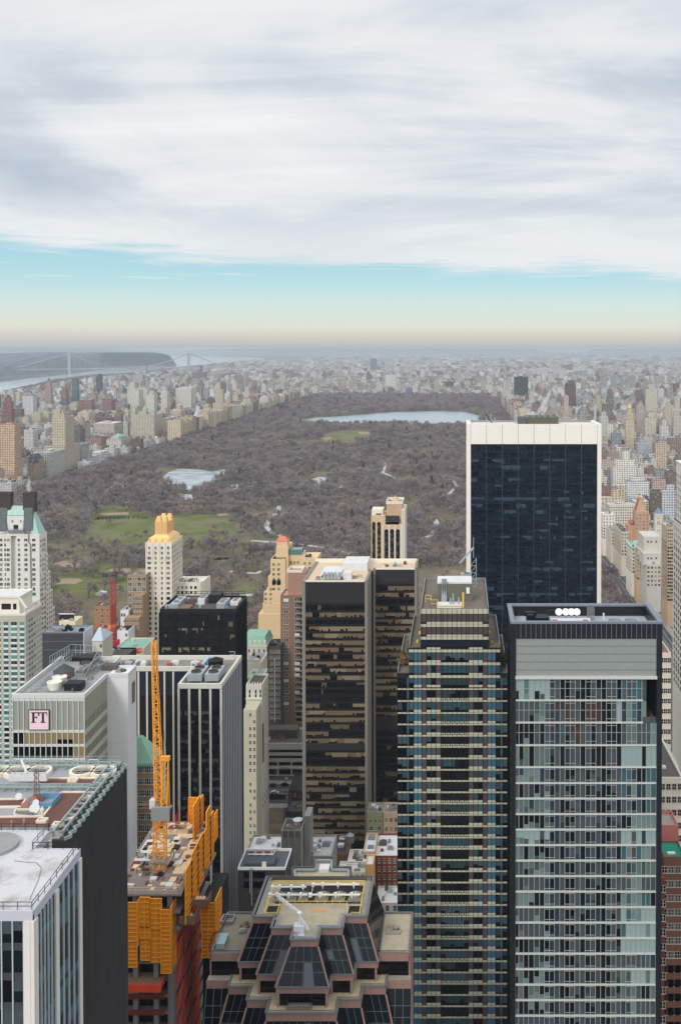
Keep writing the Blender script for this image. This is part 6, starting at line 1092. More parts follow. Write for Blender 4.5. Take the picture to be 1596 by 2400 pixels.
    x, y = Q(108, 1885); mb = MB(); parapet(mb, x - 1.8, x + 1.8, y - 1.8, y + 1.8, zt + .12, 1, .2); mb.build('hatch_kerb', mat('blue_paint', (104, 146, 172), .6, .1), r); mb = MB(); railing(mb, [Vector((x - 2.2, y - 1.6, zt)), Vector((x - 2.2, y + 2, zt))], 1.3, 1, .07); mb.build('railing', tl, r)
    x, y = Q(100, 1924); mb = MB(); mb.cyl(x, y, zt + .2, zt + 1.8, .28, 10, .2); mb.cyl(x, y, zt + 1.8, zt + 2.3, .34, 10, .1); mb.build('vent_post', mCream, r); mb = MB(); a, b = Q(38, 1914), Q(80, 1918); mb.bar((*a, zt + .8), (*b, zt + .8), .3); mb.build('pipe', mGrey, r)
    for px, py in ((28, 1940), (57, 1936), (112, 1936), (204, 1868)): x, y = Q(px, py); mb = MB(); mb.cyl(x, y, zt + .2, zt + 1.1, .14, 8); mb.build('vent_pipe', mSteel, r)
    mb = MB(); railing(mb, [(xr - 1, Yb - .1, zt + .6), (xl, Yb - .1, zt + .6)], 1.2, 2.4, .06); mb.build('railing', mSteel, r)
brown_roof_tower()
def white_roof_tower():
    zt = 180.6; Y = A(78, 2137, zt)[1]; x1 = A(78, 2137, zt)[0]; Yb = A(188, 1993, zt)[1]; xn = A(115, 1950, zt)[0]; Yn = A(117, 1991, zt)[1]; Yn2 = A(115, 1947, zt)[1]; xl = -88; r = thing('office_tower', 'glass and white pier office tower with a white membrane roof, nearest at lower left', 'building', (x1 - 8, Y, 0)); wh = mat('warm_white_pier', (216, 210, 200), .75, .07, .3, streak=.08)
    mb = MB(); mb.box(xl, x1, Y, Yn, -1, zt - .5); mb.box(xl, xn, Yn, Yn2, -1, zt - .5); mb.build('core', mBlack, r)
    mb = MB(); mb.box(xl, x1 - .3, Y + .3, Yn - .3, zt - .5, zt); mb.box(xl, xn - .3, Yn - .3, Yn2 - .3, zt - .5, zt - .003); k = mat('white_membrane', (198, 195, 198), .8, .06, .08)
    t = NT(k.node_tree); b = t.n['Principled BSDF']; tc = t.a('ShaderNodeTexCoord'); old = b.inputs['Base Color'].links[0].from_socket; t.l.new(t.mix(t.ramp(t.noise(tc.outputs['Object'], .22, 5, .7), [(.46, (0, 0, 0)), (.66, (.8, .8, .8))]), old, lin((148, 144, 134))), b.inputs['Base Color']); mb.build('roof', k, r)
    mb = MB()
    for a, b_, c, d in ((xl, x1, Y - .1, Y + .3), (x1 - .3, x1 + .1, Y + .3, Yn), (xn, x1, Yn - .3, Yn + .1), (xn - .3, xn + .1, Yn, Yn2), (xl, xn, Yn2 - .3, Yn2)): mb.box(a, b_, c, d, zt - 1.1, zt + .12)
    mb.build('parapet', mat('lilac_cap', (190, 188, 196), .7, .06), r); mb = MB(); mb.cyl(A(-12, 1985, zt)[0], A(0, 1985, zt)[1], zt, zt + .5, 3.2, 32); mb.build('roof_drum', mat('stained_drum', (146, 146, 146), .9, .25, .4), r)
    mb = MB(); pts = [A(*p, zt) for p in ((35, 2018), (60, 2021), (85, 2022), (98, 2034), (92, 2060), (70, 2110))]
    for p, q in zip(pts, pts[1:]): mb.bar((*p, zt + .03), (*q, zt + .03), .08, .06)
    mb.build('roof_seam', mGrey, r)
    for pts in ([(xl, Y + .2), (x1 - .2, Y + .2)], [(x1 - .2, Y + .2), (x1 - .2, Yn)], [(x1 - .2, Yn - .2), (xn, Yn - .2)], [(xn - .2, Yn), (xn - .2, Yn2)], [(xn, Yn2 - .2), (xl, Yn2 - .2)]): mb = MB(); railing(mb, [(*p, zt + .1) for p in pts], 1.0, 1.7, .06); mb.build('railing', mDark, r)
    # front: wide corner pier, then glass bays
    Z0 = 40; ht = zt - 1.1
    def pier(face, d, a, b_, out=.3): mb = MB(); fb(mb, face, d, a, b_, Z0, ht, out); mb.build('pier', wh, r)
    xp = SX(57, Y, zt); pier('F', Y, xp, x1 - .25, .25); pier('F', Y, x1 - .2, x1 + .25, .3)
    for k in range(1, 12): z = ht - k * 5.2; mb = MB(); mb.box(xp, x1 - .26, Y - .26, Y - .02, z - .04, z + .04) if False else None
    gz_ = [gK, gD, glass('smoke_grey', (74, 76, 80), .2), gB]; z = ht; k = 0; fin = mat('mint_fin', (176, 188, 190), .5, .06)
    while z > 60:
        h = 3.7; ribbon(r, 'F', Y - .04, xp - 12 * 1.36, xp, z - h * .74, z, 12, ([gK, gD], [gP, gM]), .7 if k < 2 else .25, run=3); mb = MB(); fq(mb, 'F', Y - .05, xp - 12 * 1.36, xp, z - h, z - h * .74); mb.build('spandrel', MATS['charcoal_cladding'], r)
        for a, b_, n in ((Y + .9, Y + 6.3, 5), (Y + 7.3, Yn - .9, 4)): ribbon(r, 'R', x1 + .03, a, b_, z - h * .7, z, n, ([gD, gB, gK], [gT, gM]), .3, run=2); mb = MB(); fq(mb, 'R', x1 + .04, a, b_, z - h, z - h * .7); mb.build('spandrel', gT if k % 3 == 0 else gD, r)
        z -= h; k += 1
    for k in range(13): q = xp - k * 1.36; mb = MB(); fb(mb, 'F', Y, q - .07, q + .07, Z0, ht, .22); mb.build('fin', fin, r)
    for a, b_, n in ((Y + .9, Y + 6.3, 5), (Y + 7.3, Yn - .9, 4)):
        for k in range(n + 1): q = a + (b_ - a) * k / n; mb = MB(); fb(mb, 'R', x1, q - .06, q + .06, Z0, ht, .25); mb.build('fin', fin, r)
    for a, b_ in ((Y + .02, Y + .9), (Y + 6.3, Y + 7.3), (Yn - .9, Yn)): pier('R', x1, a, b_, .3)
    for k in range(7): q = Yn + .3 + k * (Yn2 - Yn - .6) / 6; mb = MB(); fb(mb, 'R', xn, q - .07, q + .07, Z0, ht, .25); mb.build('fin', fin, r)
    pier('R', xn, Yn2 - .8, Yn2, .3)
white_roof_tower()
# ------------------------------------------------------------------ tower under construction with its crane
mOr = mat('orange_panel', (214, 136, 20), .6, .12, .5); mOr2 = mat('orange_frame', (244, 160, 44), .55, .08); mNet = mat('orange_net', (224, 78, 44), .7, .35, .5); mWood = mat('plywood', (222, 196, 160), .85, .14, .6); mDeckC = mat('deck_concrete', (134, 122, 116), .9, .4, .5)
def screen(root, face, d, a0, a1, z0, z1, nx, nz, flip=1, name='safety_screen'):
    mb = MB(); fb(mb, face, d, a0, a1, z0, z1, .06, 0)
    for i in range(nx + 1): q = a0 + (a1 - a0) * i / nx; fb(mb, face, d, q - .09, q + .09, z0, z1, .26, 1, .1)
    for k in range(nz + 1): q = z0 + (z1 - z0) * k / nz; fb(mb, face, d, a0, a1, q - .07, q + .07, .2, 1, .1)
    return mb.build(name, [mOr, mOr2], root)
def construction():
    z = 118; Q = lambda px, py, zz=z: A(px, py, zz); Yf = Q(380, 2096)[1]; Yb = Q(360, 1925)[1]; xr = Q(421, 2096)[0]; xl = xr - 17; r = thing('building_under_construction', 'half built tower wrapped in orange screens with timber strewn deck', 'building', (xr - 8, Yf, 0)); dk = mat('raw_concrete', (132, 128, 124), .9, .2, .3)
    mb = MB(); mb.box(xl, xr + .4, Yf, Yb, z - .5, z); mb.build('deck', mDeckC, r)
    for k in range(1, 30):
        zz = z - .5 - k * 4.1
        if zz < 3: break
        xe = xr - .1 if k < 3 else SX(406, Yf + 1, 90); mb = MB(); mb.box(xl, xe, Yf + .6, Yb, zz - .5, zz); mb.build('floor_slab', dk, r)
    mb = MB(); mb.box(xl, xr - 3, Yf + 3, Yb - 1, 0, z - .6); mb.build('core', mBlack, r)  # black fill stands in for the shade inside the open floors
    for x in (xr - 2.6, xr - 6, xr - 11, xl + 1):
        for y in (Yf + 1.4, Yf + 12, Yf + 23): mb = MB(); mb.box(x - .6, x + .6, y - .6, y + .6, 0, z - .5); mb.build('column', dk, r)
    # front screens
    X = lambda px: SX(px, Yf, 100); Z = lambda py: SZ(py, Yf)
    for a, b, t, bt in ((331, 355.5, 2099, 2168), (331, 355, 2168, 2194), (356, 382.5, 2102, 2171), (356, 381.5, 2171, 2196), (332, 356, 2196, 2248), (356.5, 380.5, 2198, 2252)): screen(r, 'F', Yf - .4 - (.3 if t < 2170 else 0), X(a), X(b), Z(bt), Z(t), 2, max(2, int((bt - t) / 10)))
    screen(r, 'F', Yf - 1.1, X(382), X(404), Z(2274), Z(2126), 1, 15); screen(r, 'R', X(404.3), Yf - 1.1, Yf + 2.8, Z(2274), Z(2120), 1, 14); screen(r, 'F', Yf - .9, X(300), X(326), Z(2200), Z(2110), 1, 9); screen(r, 'R', X(326.5), Yf - .9, Yf + .8, Z(2210), Z(2108), 1, 9); screen(r, 'F', Yf - .7, X(300), X(325), Z(2262), Z(2206), 1, 6)
    # right side screens, sheets of differing height
    L = Yb - Yf
    for a, b, t, bt in ((.02, .17, 5.2, -7.8), (.17, .33, 6.4, -8), (.33, .47, 6.6, -5.5), (.47, .55, 6.0, -3.5), (.56, .67, 10.2, -4.8), (.67, .76, 7.2, -5), (.8, .88, 5.4, -2)): screen(r, 'R', xr + 1.2, Yf + a * L, Yf + b * L, z + bt, z + t, 2, 8)
    for a, b, t in ((.68, .86, 9.6), (.86, .95, 8.4)): screen(r, 'R', xr - 3.4, Yf + a * L, Yf + b * L, z - 1, z + t, 2, 7)
    screen(r, 'F', Yb - 1, xr - 7.5, xr - 4.8, z - 1, z + 7.2, 2, 7); screen(r, 'F', Yb - .8, xr - 17, xr - 13, z - 1, z + 3.4, 3, 3)
    # lower right wrap behind the loading bays
    q = SX(475, Yf + 9, 105), SX(507, Yf + 9, 105); screen(r, 'F', Yf + 8, q[0], q[1], SZ(2176, Yf + 8), SZ(2116, Yf + 8), 2, 7); screen(r, 'F', Yf + 7.7, q[0] + .2, q[1] - .3, SZ(2242, Yf + 8), SZ(2178, Yf + 8), 2, 7); screen(r, 'R', q[1] + .05, Yf + 7.7, Yf + 14, SZ(2236, Yf + 8), SZ(2110, Yf + 8), 2, 9); mb = MB(); mb.box(q[0] - .2, q[1] - .4, Yf + 10, Yf + 24, 0, SZ(2125, Yf + 8)); mb.build('podium', mBlack, r)
    bay = mat('bay_timber', (128, 100, 88), .9, .2, .8)
    for a, b, t, bt, y in ((450, 487, 2104, 2126, Yf + 5), (420, 456, 2142, 2168, Yf + 1.2)): q0, q1 = SX(a, y, 110), SX(b, y, 105); mb = MB(); mb.box(q0, q1, y, y + 4, SZ(bt, y), SZ(bt, y) + .25); mb.box(q0, q1, y - .1, y + .05, SZ(bt, y) + .26, SZ(t + 4, y)); mb.box(q1 - .1, q1 + .05, y + .06, y + 4, SZ(bt, y) + .26, SZ(t + 4, y)); mb.build('loading_bay', bay, r); mb = MB(); [mb.box(q0 + .4 + i * .8, q0 + 1 + i * .8, y + .6, y + 3.4, SZ(bt, y) + .3, SZ(bt, y) + .9) for i in range(3)]; mb.build('timber', mWood, r)
    # raking red netting and grey diagonals down the right side
    for k in range(14):
        z1 = z - 8 - k * 6.2; y0 = Yf + 1.5; y1 = Yf + 19 - k * .2
        if z1 < 8: break
        xa, xb = SX(409, Yf + 1.5, 90), SX(409, Yf + 1.5, 90) + .35; y1 = Yf + 24; W_ = lambda u, zz: (xa + (xb - xa) * u, y0 + (y1 - y0) * u, zz)
        for u0, u1 in ((0, .32), (.34, .66), (.68, 1)): mb = MB(); s_ = random.uniform(0, .8); mb.quad(W_(u0, z1 - 5.6), W_(u1, z1 - 5.6), W_(u1, z1 - s_), W_(u0, z1 - random.uniform(0, .8))); mb.build('safety_net', mNet, r)
        mb = MB(); [mb.bar((p[0] + .06, p[1], p[2]), (q_[0] + .06, q_[1], q_[2]), .12, .4) for p, q_ in ((W_(.02, z1 - 6), W_(.34, z1)), (W_(.4, z1 - 6), W_(.7, z1)))]; mb.build('brace', dk, r)
    mb = MB(); xk = SX(402, Yf, 90); mb.prism([(xk - .6, Yf - .1), (xk + .7, Yf - .1), (xk + .7, Yf + 1.6), (xk - .6, Yf + 1.6)], 0, SZ(2270, Yf)); mb.build('corner_column', dk, r)
    zz = SZ(2296, Yf); mb = MB(); mb.box(X(300), X(384), Yf - 2.6, Yf + 2, zz - .5, zz); mb.build('platform', mBrn, r); mb = MB(); mb.box(X(300), X(386), Yf - 2.8, Yf - 2.65, zz - 1.3, zz + .7); mb.box(X(385), X(386), Yf - 2.64, Yf + 1, zz - .8, zz + .8); mb.build('safety_net', mNet, r)
    for k in range(1, 9): z2 = zz - k * 3.9; mb = MB(); mb.box(xl, X(385), Yf + .5, Yf + .65, z2 - 1.3, z2); mb.build('safety_net', mat('dull_net', (120, 50, 38), .9, .3, .5), r) if z2 > 4 else None
    # timber, pallets and clutter on the deck
    rr = random.Random(3); P = lambda u, v: (xl + (xr - xl) * u, Yf + L * v)
    for a, b, c, d, m, h in ((.74, .98, .25, .72, mWood, .12), (.46, .6, .3, .75, mWood, .14), (.5, .98, .74, .78, mWood, .5), (.2, .62, .8, .86, mWood, .12), (.05, .4, .42, .5, mRoofW, .12), (.05, .42, .55, .72, mRoofW, .1), (.15, .35, .9, .96, mRoofW, .3)):
        p, q = P(a, c), P(b, d); mb = MB(); mb.box(p[0], q[0], p[1], q[1], z, z + h); mb.build('formwork_panel', m, r)
    for i in range(14): p = P(.12 + i * .035, .8); mb = MB(); mb.bar((p[0], p[1], z + .3), (p[0] + .4, p[1] + 2.4, z + .3), .16); mb.build('timber_joist', mWood, r)
    for i in range(150):
        u, v = rr.uniform(.05, .95), rr.uniform(.04, .95); p = P(u, v); w, l, h = rr.uniform(.3, 1.9), rr.uniform(.3, 2.2), rr.uniform(.1, .7); mb = MB(); [mb.box(p[0], p[0] + w, p[1], p[1] + l, z + .02 + j * h / 3, z + (j + .8) * h / 3) for j in range(3)]; o = mb.build('lumber_stack' if i % 2 else 'material_crate', rr.choice([mWood, mWood, mWood, mBrn, mDark, mTar, mRoofW, mRed, mConc]), None); tag(o, rr.choice(['building material stacked on the timber strewn construction deck']), 'materials', 'material stacks on the construction deck')
    mb = MB(); railing(mb, [(*P(0, .02), z), (*P(.98, .02), z), (*P(.98, .22), z)], 1.2, 1.5, .07); railing(mb, [(*P(.4, .4), z), (*P(.72, .4), z), (*P(.72, .52), z)], 1.1, 1.4, .08); mb.build('railing', mWood, r)
    for i in range(11): p = P(rr.uniform(.05, .6), rr.uniform(.93, 1)); mb = MB(); mb.bar((*p, z), (*p, z + rr.uniform(2, 4.5)), .12); mb.build('rebar_post', mat('red_lead', (170, 50, 44), .6, .15), r)
    mb = MB(); p = P(.08, .86); [mb.bar((p[0] + i * .3, p[1], z), (p[0] + 2.2 + i * .3, p[1] + 3, z + 3.2), .16) for i in range(4)]; mb.build('raker', MATS['red_lead'], r)
    for i in range(4): p = P(.22 + .1 * i, .88); mb = MB(); mb.box(p[0], p[0] + 1.4, p[1], p[1] + .14, z + 1, z + 1.2); mb.build('beam', mOr, r)
    return r, xl, xr, Yf, Yb, z
CON = construction()
def lattice(mb, p, q, w, n, r_=.13, w2=None, up=(0, 0, 1)):
    p, q = Vector(p), Vector(q); d = (q - p).normalized(); a = d.cross(Vector(up))
    a = a.normalized() if a.length > .01 else Vector((1, 0, 0)); b = a.cross(d).normalized(); w2 = w2 or w; C4 = [(-1, -1), (1, -1), (1, 1), (-1, 1)]; R = []
    for k in range(n + 1): t_ = k / n; ww = (w + (w2 - w) * t_) / 2; c = p.lerp(q, t_); R.append([c + a * i * ww + b * j * ww for i, j in C4])
    for i in range(4): mb.bar(R[0][i], R[n][i], r_ * 1.7)
    for k in range(n):
        for i in range(4): j = (i + 1) % 4; mb.bar(R[k][i], R[k][j], r_); mb.bar(R[k][i], R[k + 1][j], r_) if k % 2 else mb.bar(R[k][j], R[k + 1][i], r_)
def crane():
    r0, xl, xr, Yf, Yb, z = CON; mO = mat('crane_orange', (236, 160, 56), .5, .12, .5); x, y = A(379, 2035, z); y -= 1; Zc = lambda py, yy=y: SZ(py, yy); r = thing('tower_crane', 'orange luffing tower crane with raised lattice jib above the construction deck', 'crane', (x, y, z)); zs = Zc(1914); mb = MB(); lattice(mb, (x, y, z - 6), (x, y, zs), 2.6, 13, .14); mb.build('mast', mO, r)
    mb = MB(); mb.box(x - 2.4, x + 2.2, y - 1.8, y + 1.8, z + 2.4, z + 2.8); mb.build('tie_collar', mGrey, r)
    mb = MB(); mb.cyl(x, y, zs - .2, zs + .8, 1.7, 18); mb.build('slewing_ring', mDark, r); mb = MB(); x0, x1 = SX(363, y, 130), SX(404, y, 130); mb.prism([(x0, y - 2.8), (x1, y - 2.4), (x1, y - 1.7), (x0, y - 2.0)], zs + .1, Zc(1882)); mb.build('counterweight', mat('counterweight_grey', (142, 144, 140), .8, .08), r)
    mb = MB(); mb.box(x - 2, x + 2.2, y - 1.6, y + 3.4, zs + .9, zs + 1.4); mb.build('machinery_deck', mGrey, r); mb = MB(); mb.cyl(x, y - .6, zs + 1.4, zs + 2.6, .8, 12); mb.box(x + .9, x + 2, y - 1.4, y + .8, zs + 1.4, zs + 3); mb.build('winch', mDark, r); mb = MB(); mb.box(x - 3, x - 1.6, y + 1, y + 2.8, zs + 1.4, zs + 3.6); mb.build('cab', mRoofW, r)
    mb = MB(); pv = (x - .7, y + 2.2, zs + 1.6); tip = (SX(360.5, y + 10, 190), y + 10, Zc(1502, y + 10)); lattice(mb, pv, tip, 1.9, 26, .13, 1.0, (0, 1, 0)); mb.build('jib', mO, r)
    at = (x + 1.6, y - .4, Zc(1775)); mb = MB()
    for o in (-.7, .7): mb.bar((x + 1.3 + o, y - 1, zs + 1.4), (at[0] + o, at[1], at[2]), .34); mb.bar((x + 1 + o, y + 2.4, zs + 1.4), (at[0] + o, at[1], at[2]), .3)
    for k in range(1, 8): t_ = k / 8; mb.bar((x + .6 + .9 * t_ * .4, y - .8, zs + 1.4 + (at[2] - zs - 1.4) * t_), (x + 2.2, y - .8, zs + 1.4 + (at[2] - zs - 1.4) * (t_ + .08)), .16)
    mb.box(at[0] - 1.1, at[0] + 1.1, at[1] - .5, at[1] + .5, at[2] - .6, at[2] + .5); mb.build('a_frame', mO, r); mb = MB()
    for o in (-.35, .35): mb.bar((at[0] + o, at[1], at[2]), (tip[0] + o * .6, tip[1] - .4, tip[2] - 1.5), .07)
    mb.bar(tip, (tip[0], tip[1], tip[2] - 24), .05); mb.build('cable', mDark, r); mb = MB(); q = (tip[0], tip[1], tip[2] - 24.6); mb.cyl(*q, q[2] + .8, .3, 8); mb.tube([q, (q[0] + .3, q[1], q[2] - .4), (q[0], q[1], q[2] - .7)], .1, 6); mb.build('hook_block', mYel, r)
crane()
def person(x, y, z, vest, pose, label, face=0):
    """a small standing figure with one continuous body; clothing is a child mesh"""
    r = thing('person', label, 'person', (x, y, z)); c, s = math.cos(face), math.sin(face); T = lambda a, b, h: (x + a * c - b * s, y + a * s + b * c, z + h)
    J = [((0, 0, .95), .15), ((0, .01, 1.2), .15), ((0, 0, 1.42), .13), ((0, 0, 1.52), .06), ((0, .01, 1.6), .095), ((0, .01, 1.73), .08), ((-.2, 0, 1.4), .07), ((-.27, .06 + pose * .1, 1.14), .05), ((-.25, .2 + pose * .2, .98 + pose * .2), .04), ((.2, 0, 1.4), .07), ((.27, .04, 1.14), .05), ((.25, .16, .95), .04), ((-.1, 0, .88), .1), ((-.12, .06, .48), .07), ((-.12, 0, .07), .05), ((-.12, .16, .04), .045), ((.1, 0, .88), .1), ((.13, -.04 - pose * .1, .48), .07), ((.13, -.1 - pose * .1, .07), .05), ((.13, .06 - pose * .1, .04), .045)]
    E = [(0, 1), (1, 2), (2, 3), (3, 4), (4, 5), (2, 6), (6, 7), (7, 8), (2, 9), (9, 10), (10, 11), (0, 12), (12, 13), (13, 14), (14, 15), (0, 16), (16, 17), (17, 18), (18, 19)]
    me = bpy.data.meshes.new('body'); me.from_pydata([tuple(a - b for a, b in zip(T(*p), (x, y, z))) for p, _ in J], E, []); o = bpy.data.objects.new('body', me); COL.objects.link(o); o.parent = r; me.materials.append(mat('work_clothes', (58, 62, 78), .9, .15))
    m = o.modifiers.new('skin', 'SKIN'); sv = me.skin_vertices[0].data
    for i, (_, rad) in enumerate(J): sv[i].radius = (rad, rad)
    sv[0].use_root = True; o.modifiers.new('sub', 'SUBSURF').levels = 1
    mb = MB(); a = [T(.19 * math.cos(i * .785), .15 * math.sin(i * .785), .98) for i in range(8)]; b = [T(.21 * math.cos(i * .785), .16 * math.sin(i * .785), 1.42) for i in range(8)]; mb.add(a + b, [(i, (i + 1) % 8, 8 + (i + 1) % 8, 8 + i) for i in range(8)]); mb.build('vest', vest, r); mb = MB(); h = T(0, .01, 1.68); mb.cyl(h[0], h[1], h[2], h[2] + .1, .13, 10, .06); mb.cyl(h[0], h[1], h[2] - .01, h[2] + .01, .16, 10); mb.build('helmet', mWhite, r)
hv = mat('hi_vis_lime', (190, 240, 60), .6, 0); ho = mat('hi_vis_orange', (250, 110, 50), .6, 0); z_ = CON[5]
for px, py, m, ps, lb, fc in ((321, 2002, hv, .3, 'worker in lime vest at the left edge of the construction deck', .4), (322, 2012, ho, .6, 'worker in orange vest and white helmet on the construction deck', 2), (343, 2014, mat('work_clothes', (58, 62, 78), .9, .15), .8, 'worker in dark clothes standing left of the crane mast', 1), (402, 2009, hv, .5, 'worker in lime vest just right of the crane mast', 3), (408, 2011, hv, 0, 'worker in lime vest beside the timber stack right of the crane', 1.2), (353, 1966, hv, .4, 'worker in lime vest near the far end of the construction deck', 2.2), (322, 2048, hv, .2, 'worker in lime vest on the front left of the construction deck', .2), (378, 2037, ho, .5, 'worker in orange vest at the foot of the crane mast', 2.6)): q = A(px, py, z_); person(q[0], q[1], z_ + .13, m, ps, lb, fc)
# ------------------------------------------------------------------ faceted pink granite building, bottom centre
def pink_building():
    z = 129.0; U = lambda u, v, zz=z: A(480 + u * .31888, 1950 + v * .31888, zz); pk = mat('pink_granite', (152, 119, 109), .7, .16, .5, streak=.12); pv = mat('roof_paver', (172, 160, 138), .95, .3, .5); rim = mat('rim_grey', (104, 106, 106), .7, .12, .4); gd = glass('facet_glass', (16, 23, 32), .1, .22, .4); gs = glass('facet_side', (22, 22, 26), .12, .22, .4)
    Y1, Y2, Y3, Y4, Y5, Y6 = (U(735, v)[1] for v in (790, 705, 620, 325, 255, 184)); X1a, X1b = U(630, 790)[0], U(832, 790)[0]; X2a, X2b = U(488, 705)[0], U(1012, 705)[0]; X3a, X3b = U(352, 620)[0], U(1192, 620)[0]
    r = thing('granite_tower', 'pink granite office building with faceted dark glass bays stepping down from a paved roof', 'building', ((X1a + X1b) / 2, Y1, 0))
    def stair(o): return [(X3a - o, Y4), (X3a - o, Y3 - o), (X2a - o, Y3 - o), (X2a - o, Y2 - o), (X1a - o, Y2 - o), (X1a - o, Y1 - o), (X1b + o, Y1 - o), (X1b + o, Y2 - o), (X2b + o, Y2 - o), (X2b + o, Y3 - o), (X3b + o, Y3 - o), (X3b + o, Y4)]
    bk = [(U(1075, 325)[0], Y4), (U(1075, 255)[0], Y5), (U(945, 255)[0], Y5), (U(945, 184)[0], Y6), (U(808, 184)[0], Y6), (U(808, 255)[0], Y5), (U(645, 255)[0], Y5), (U(645, 325)[0], Y4)]
    mb = MB(); mb.prism(stair(-.02) + bk, 100, z - .9); mb.build('core', mBlack, r); mb = MB(); mb.prism(stair(-.3) + bk, z - .9, z - .8); mb.build('roof', pv, r)
    def skirt(z0, o0, z1, o1, m, name, split=False):      # between outlines: top (z1, o1) and bottom (z0, o0)
        P0, P1 = stair(o0), stair(o1)
        if split:
            for i in range(len(P0) - 1): mb = MB(); mb.quad((*P0[i], z0), (*P0[i + 1], z0), (*P1[i + 1], z1), (*P1[i], z1)); yield i, P0, P1, mb
        else:
            mb = MB()
            for i in range(len(P0) - 1): mb.quad((*P0[i], z0), (*P0[i + 1], z0), (*P1[i + 1], z1), (*P1[i], z1))
            mb.build(name, m, r)
    def run(*a, **k):
        for _ in skirt(*a, **k): pass
    def fascia(z0, z1, o): run(z0, o, z1, o, pk, 'fascia'); P = stair(o + .01); mb = MB(); [mb.bar((*p, z1), (*q, z1), .5, .22) for p, q in zip(P, P[1:])]; mb.build('coping', rim, r); [jt(p, q, z0, z1) for p, q in zip(P, P[1:])]
    def jt(p, q, z0, z1):
        p, q = Vector(p), Vector(q); L = (q - p).length; n = int(L / 1.5); mb = MB()
        for k in range(1, n): a = p.lerp(q, k / n); mb.bar((*a, z0), (*a, z1), .06)
        if mb.f: mb.build('joint', mat('joint_brown', (128, 104, 98), .8), r)
    def glazed(z0, o0, z1, o1):
        for i, P0, P1, mb in skirt(z0, o0, z1, o1, None, '', True):
            front = i % 2 == 1; o = mb.build('glass_bay' if front else 'glass_facet', gd if front else gs, r); a0, b0, a1, b1 = Vector((*P0[i], z0)), Vector((*P0[i + 1], z0)), Vector((*P1[i], z1)), Vector((*P1[i + 1], z1)); nrm = (b0 - a0).cross(a1 - a0).normalized() * .05; fr = MB(); n = max(2, round((b1 - a1).length / 1.5))
            if front:
                for k in range(1, n): t_ = k / n; p, q = a0.lerp(b0, .08 + .84 * t_), a1.lerp(b1, t_); fr.bar(p + nrm, q + nrm, .07)
                for h in (.36, .62): fr.bar(a0.lerp(a1, h) + nrm, b0.lerp(b1, h) + nrm, .08)
                fr.build('mullion', rim, o)
                if random.random() < .6: k = random.randrange(n); t0, t1, h0, h1 = k / n + .02, (k + 1) / n - .02, random.choice((.02, .38)), random.choice((.6, .98)); f = lambda t_, h: a0.lerp(b0, t_).lerp(a1.lerp(b1, t_), h) + nrm * .4; s = MB(); s.quad(f(t0, h0), f(t1, h0), f(t1, h1), f(t0, h1)); s.build('window_shade', gM if random.random() < .5 else gP, o)
            h = MB()
            if i in (1, 3, 5): h.bar(a0, a1, .3)
            if i in (5, 7, 9): h.bar(b0, b1, .3)
            if h.f: h.build('hip_rib', pk, r)
    fascia(127.5, 129, 0); glazed(120.8, 2.5, 127.5, 0.02); fascia(119.5, 120.8, 2.55)
    P = stair(2.1)
    run(116.6, 2.0, 119.5, 2.0, gK, 'window_band')
    for i, (p, q) in enumerate(zip(stair(2.3), stair(2.3)[1:])):
        if i % 2: mb = MB(); [mb.box(x - .22, x + .22, p[1] - .22, p[1] + .22, 116.6, 119.5) for x in (p[0] + .22, q[0] - .22)]; mb.build('pier', pk, r)
    mb = MB(); mb.prism(stair(4.2), 110, 116.6); mb.build('terrace', mGravel, r); mb = MB(); mb.prism(stair(4.0), 116.6, 116.66); mb.build('terrace_paving', mat('terrace_gravel', (176, 160, 132), .95, .3, 1.5), r); fascia(115.0, 116.7, 4.25); glazed(107, 6.4, 115, 4.27); fascia(105.6, 107, 6.45); run(102.5, 6, 105.6, 6, gK, 'window_band'); mb = MB(); mb.prism(stair(8), -1, 102.5); mb.build('base', pk, r)
    mb = MB(); q = stair(3.9); [mb.bar((*a, 117.0), (*b, 117.0), .08) for a, b in zip(q[1:], q[2:-1])]; mb.build('railing', mDark, r)
    # wings either side
    for sgn, ua, ub, m in ((1, 1292, 1502, pv), (-1, 45, 345, mat('weathered_paver', (128, 120, 104), .95, .22, .5))):
        zw = 121.5; xa, yf = U(ua, 882, zw); xb = U(ub, 882, zw)[0]; yb = U(ub, 578, zw)[1]; xa, xb = (X3b + 1, xb) if sgn > 0 else (xa, X3a - 1); mb = MB(); mb.box(xa, xb, yf, yb, -1, zw - .7); mb.build('wing', mBlack, r); mb = MB(); mb.box(xa + .3, xb - .3, yf + .3, yb - .3, zw - .7, zw - .6); mb.build('wing_roof', m, r); mb = MB(); mb.box(xa, xb, yf - .15, yf - .02, zw - 1.9, zw - .3); e = xb if sgn > 0 else xa; mb.box(e - .15, e + .15, yf - .15, yb, -1, zw - .3); mb.build('fascia', pk, r); mb = MB(); parapet(mb, xa - .05, xb + .05, yf - .1, yb, zw - .6, .4, .35); mb.build('coping', rim, r); mb = MB(); fq(mb, 'F', yf - .03, xa, xb, zw - 5, zw - 1.9); mb.build('window_band', gK, r)
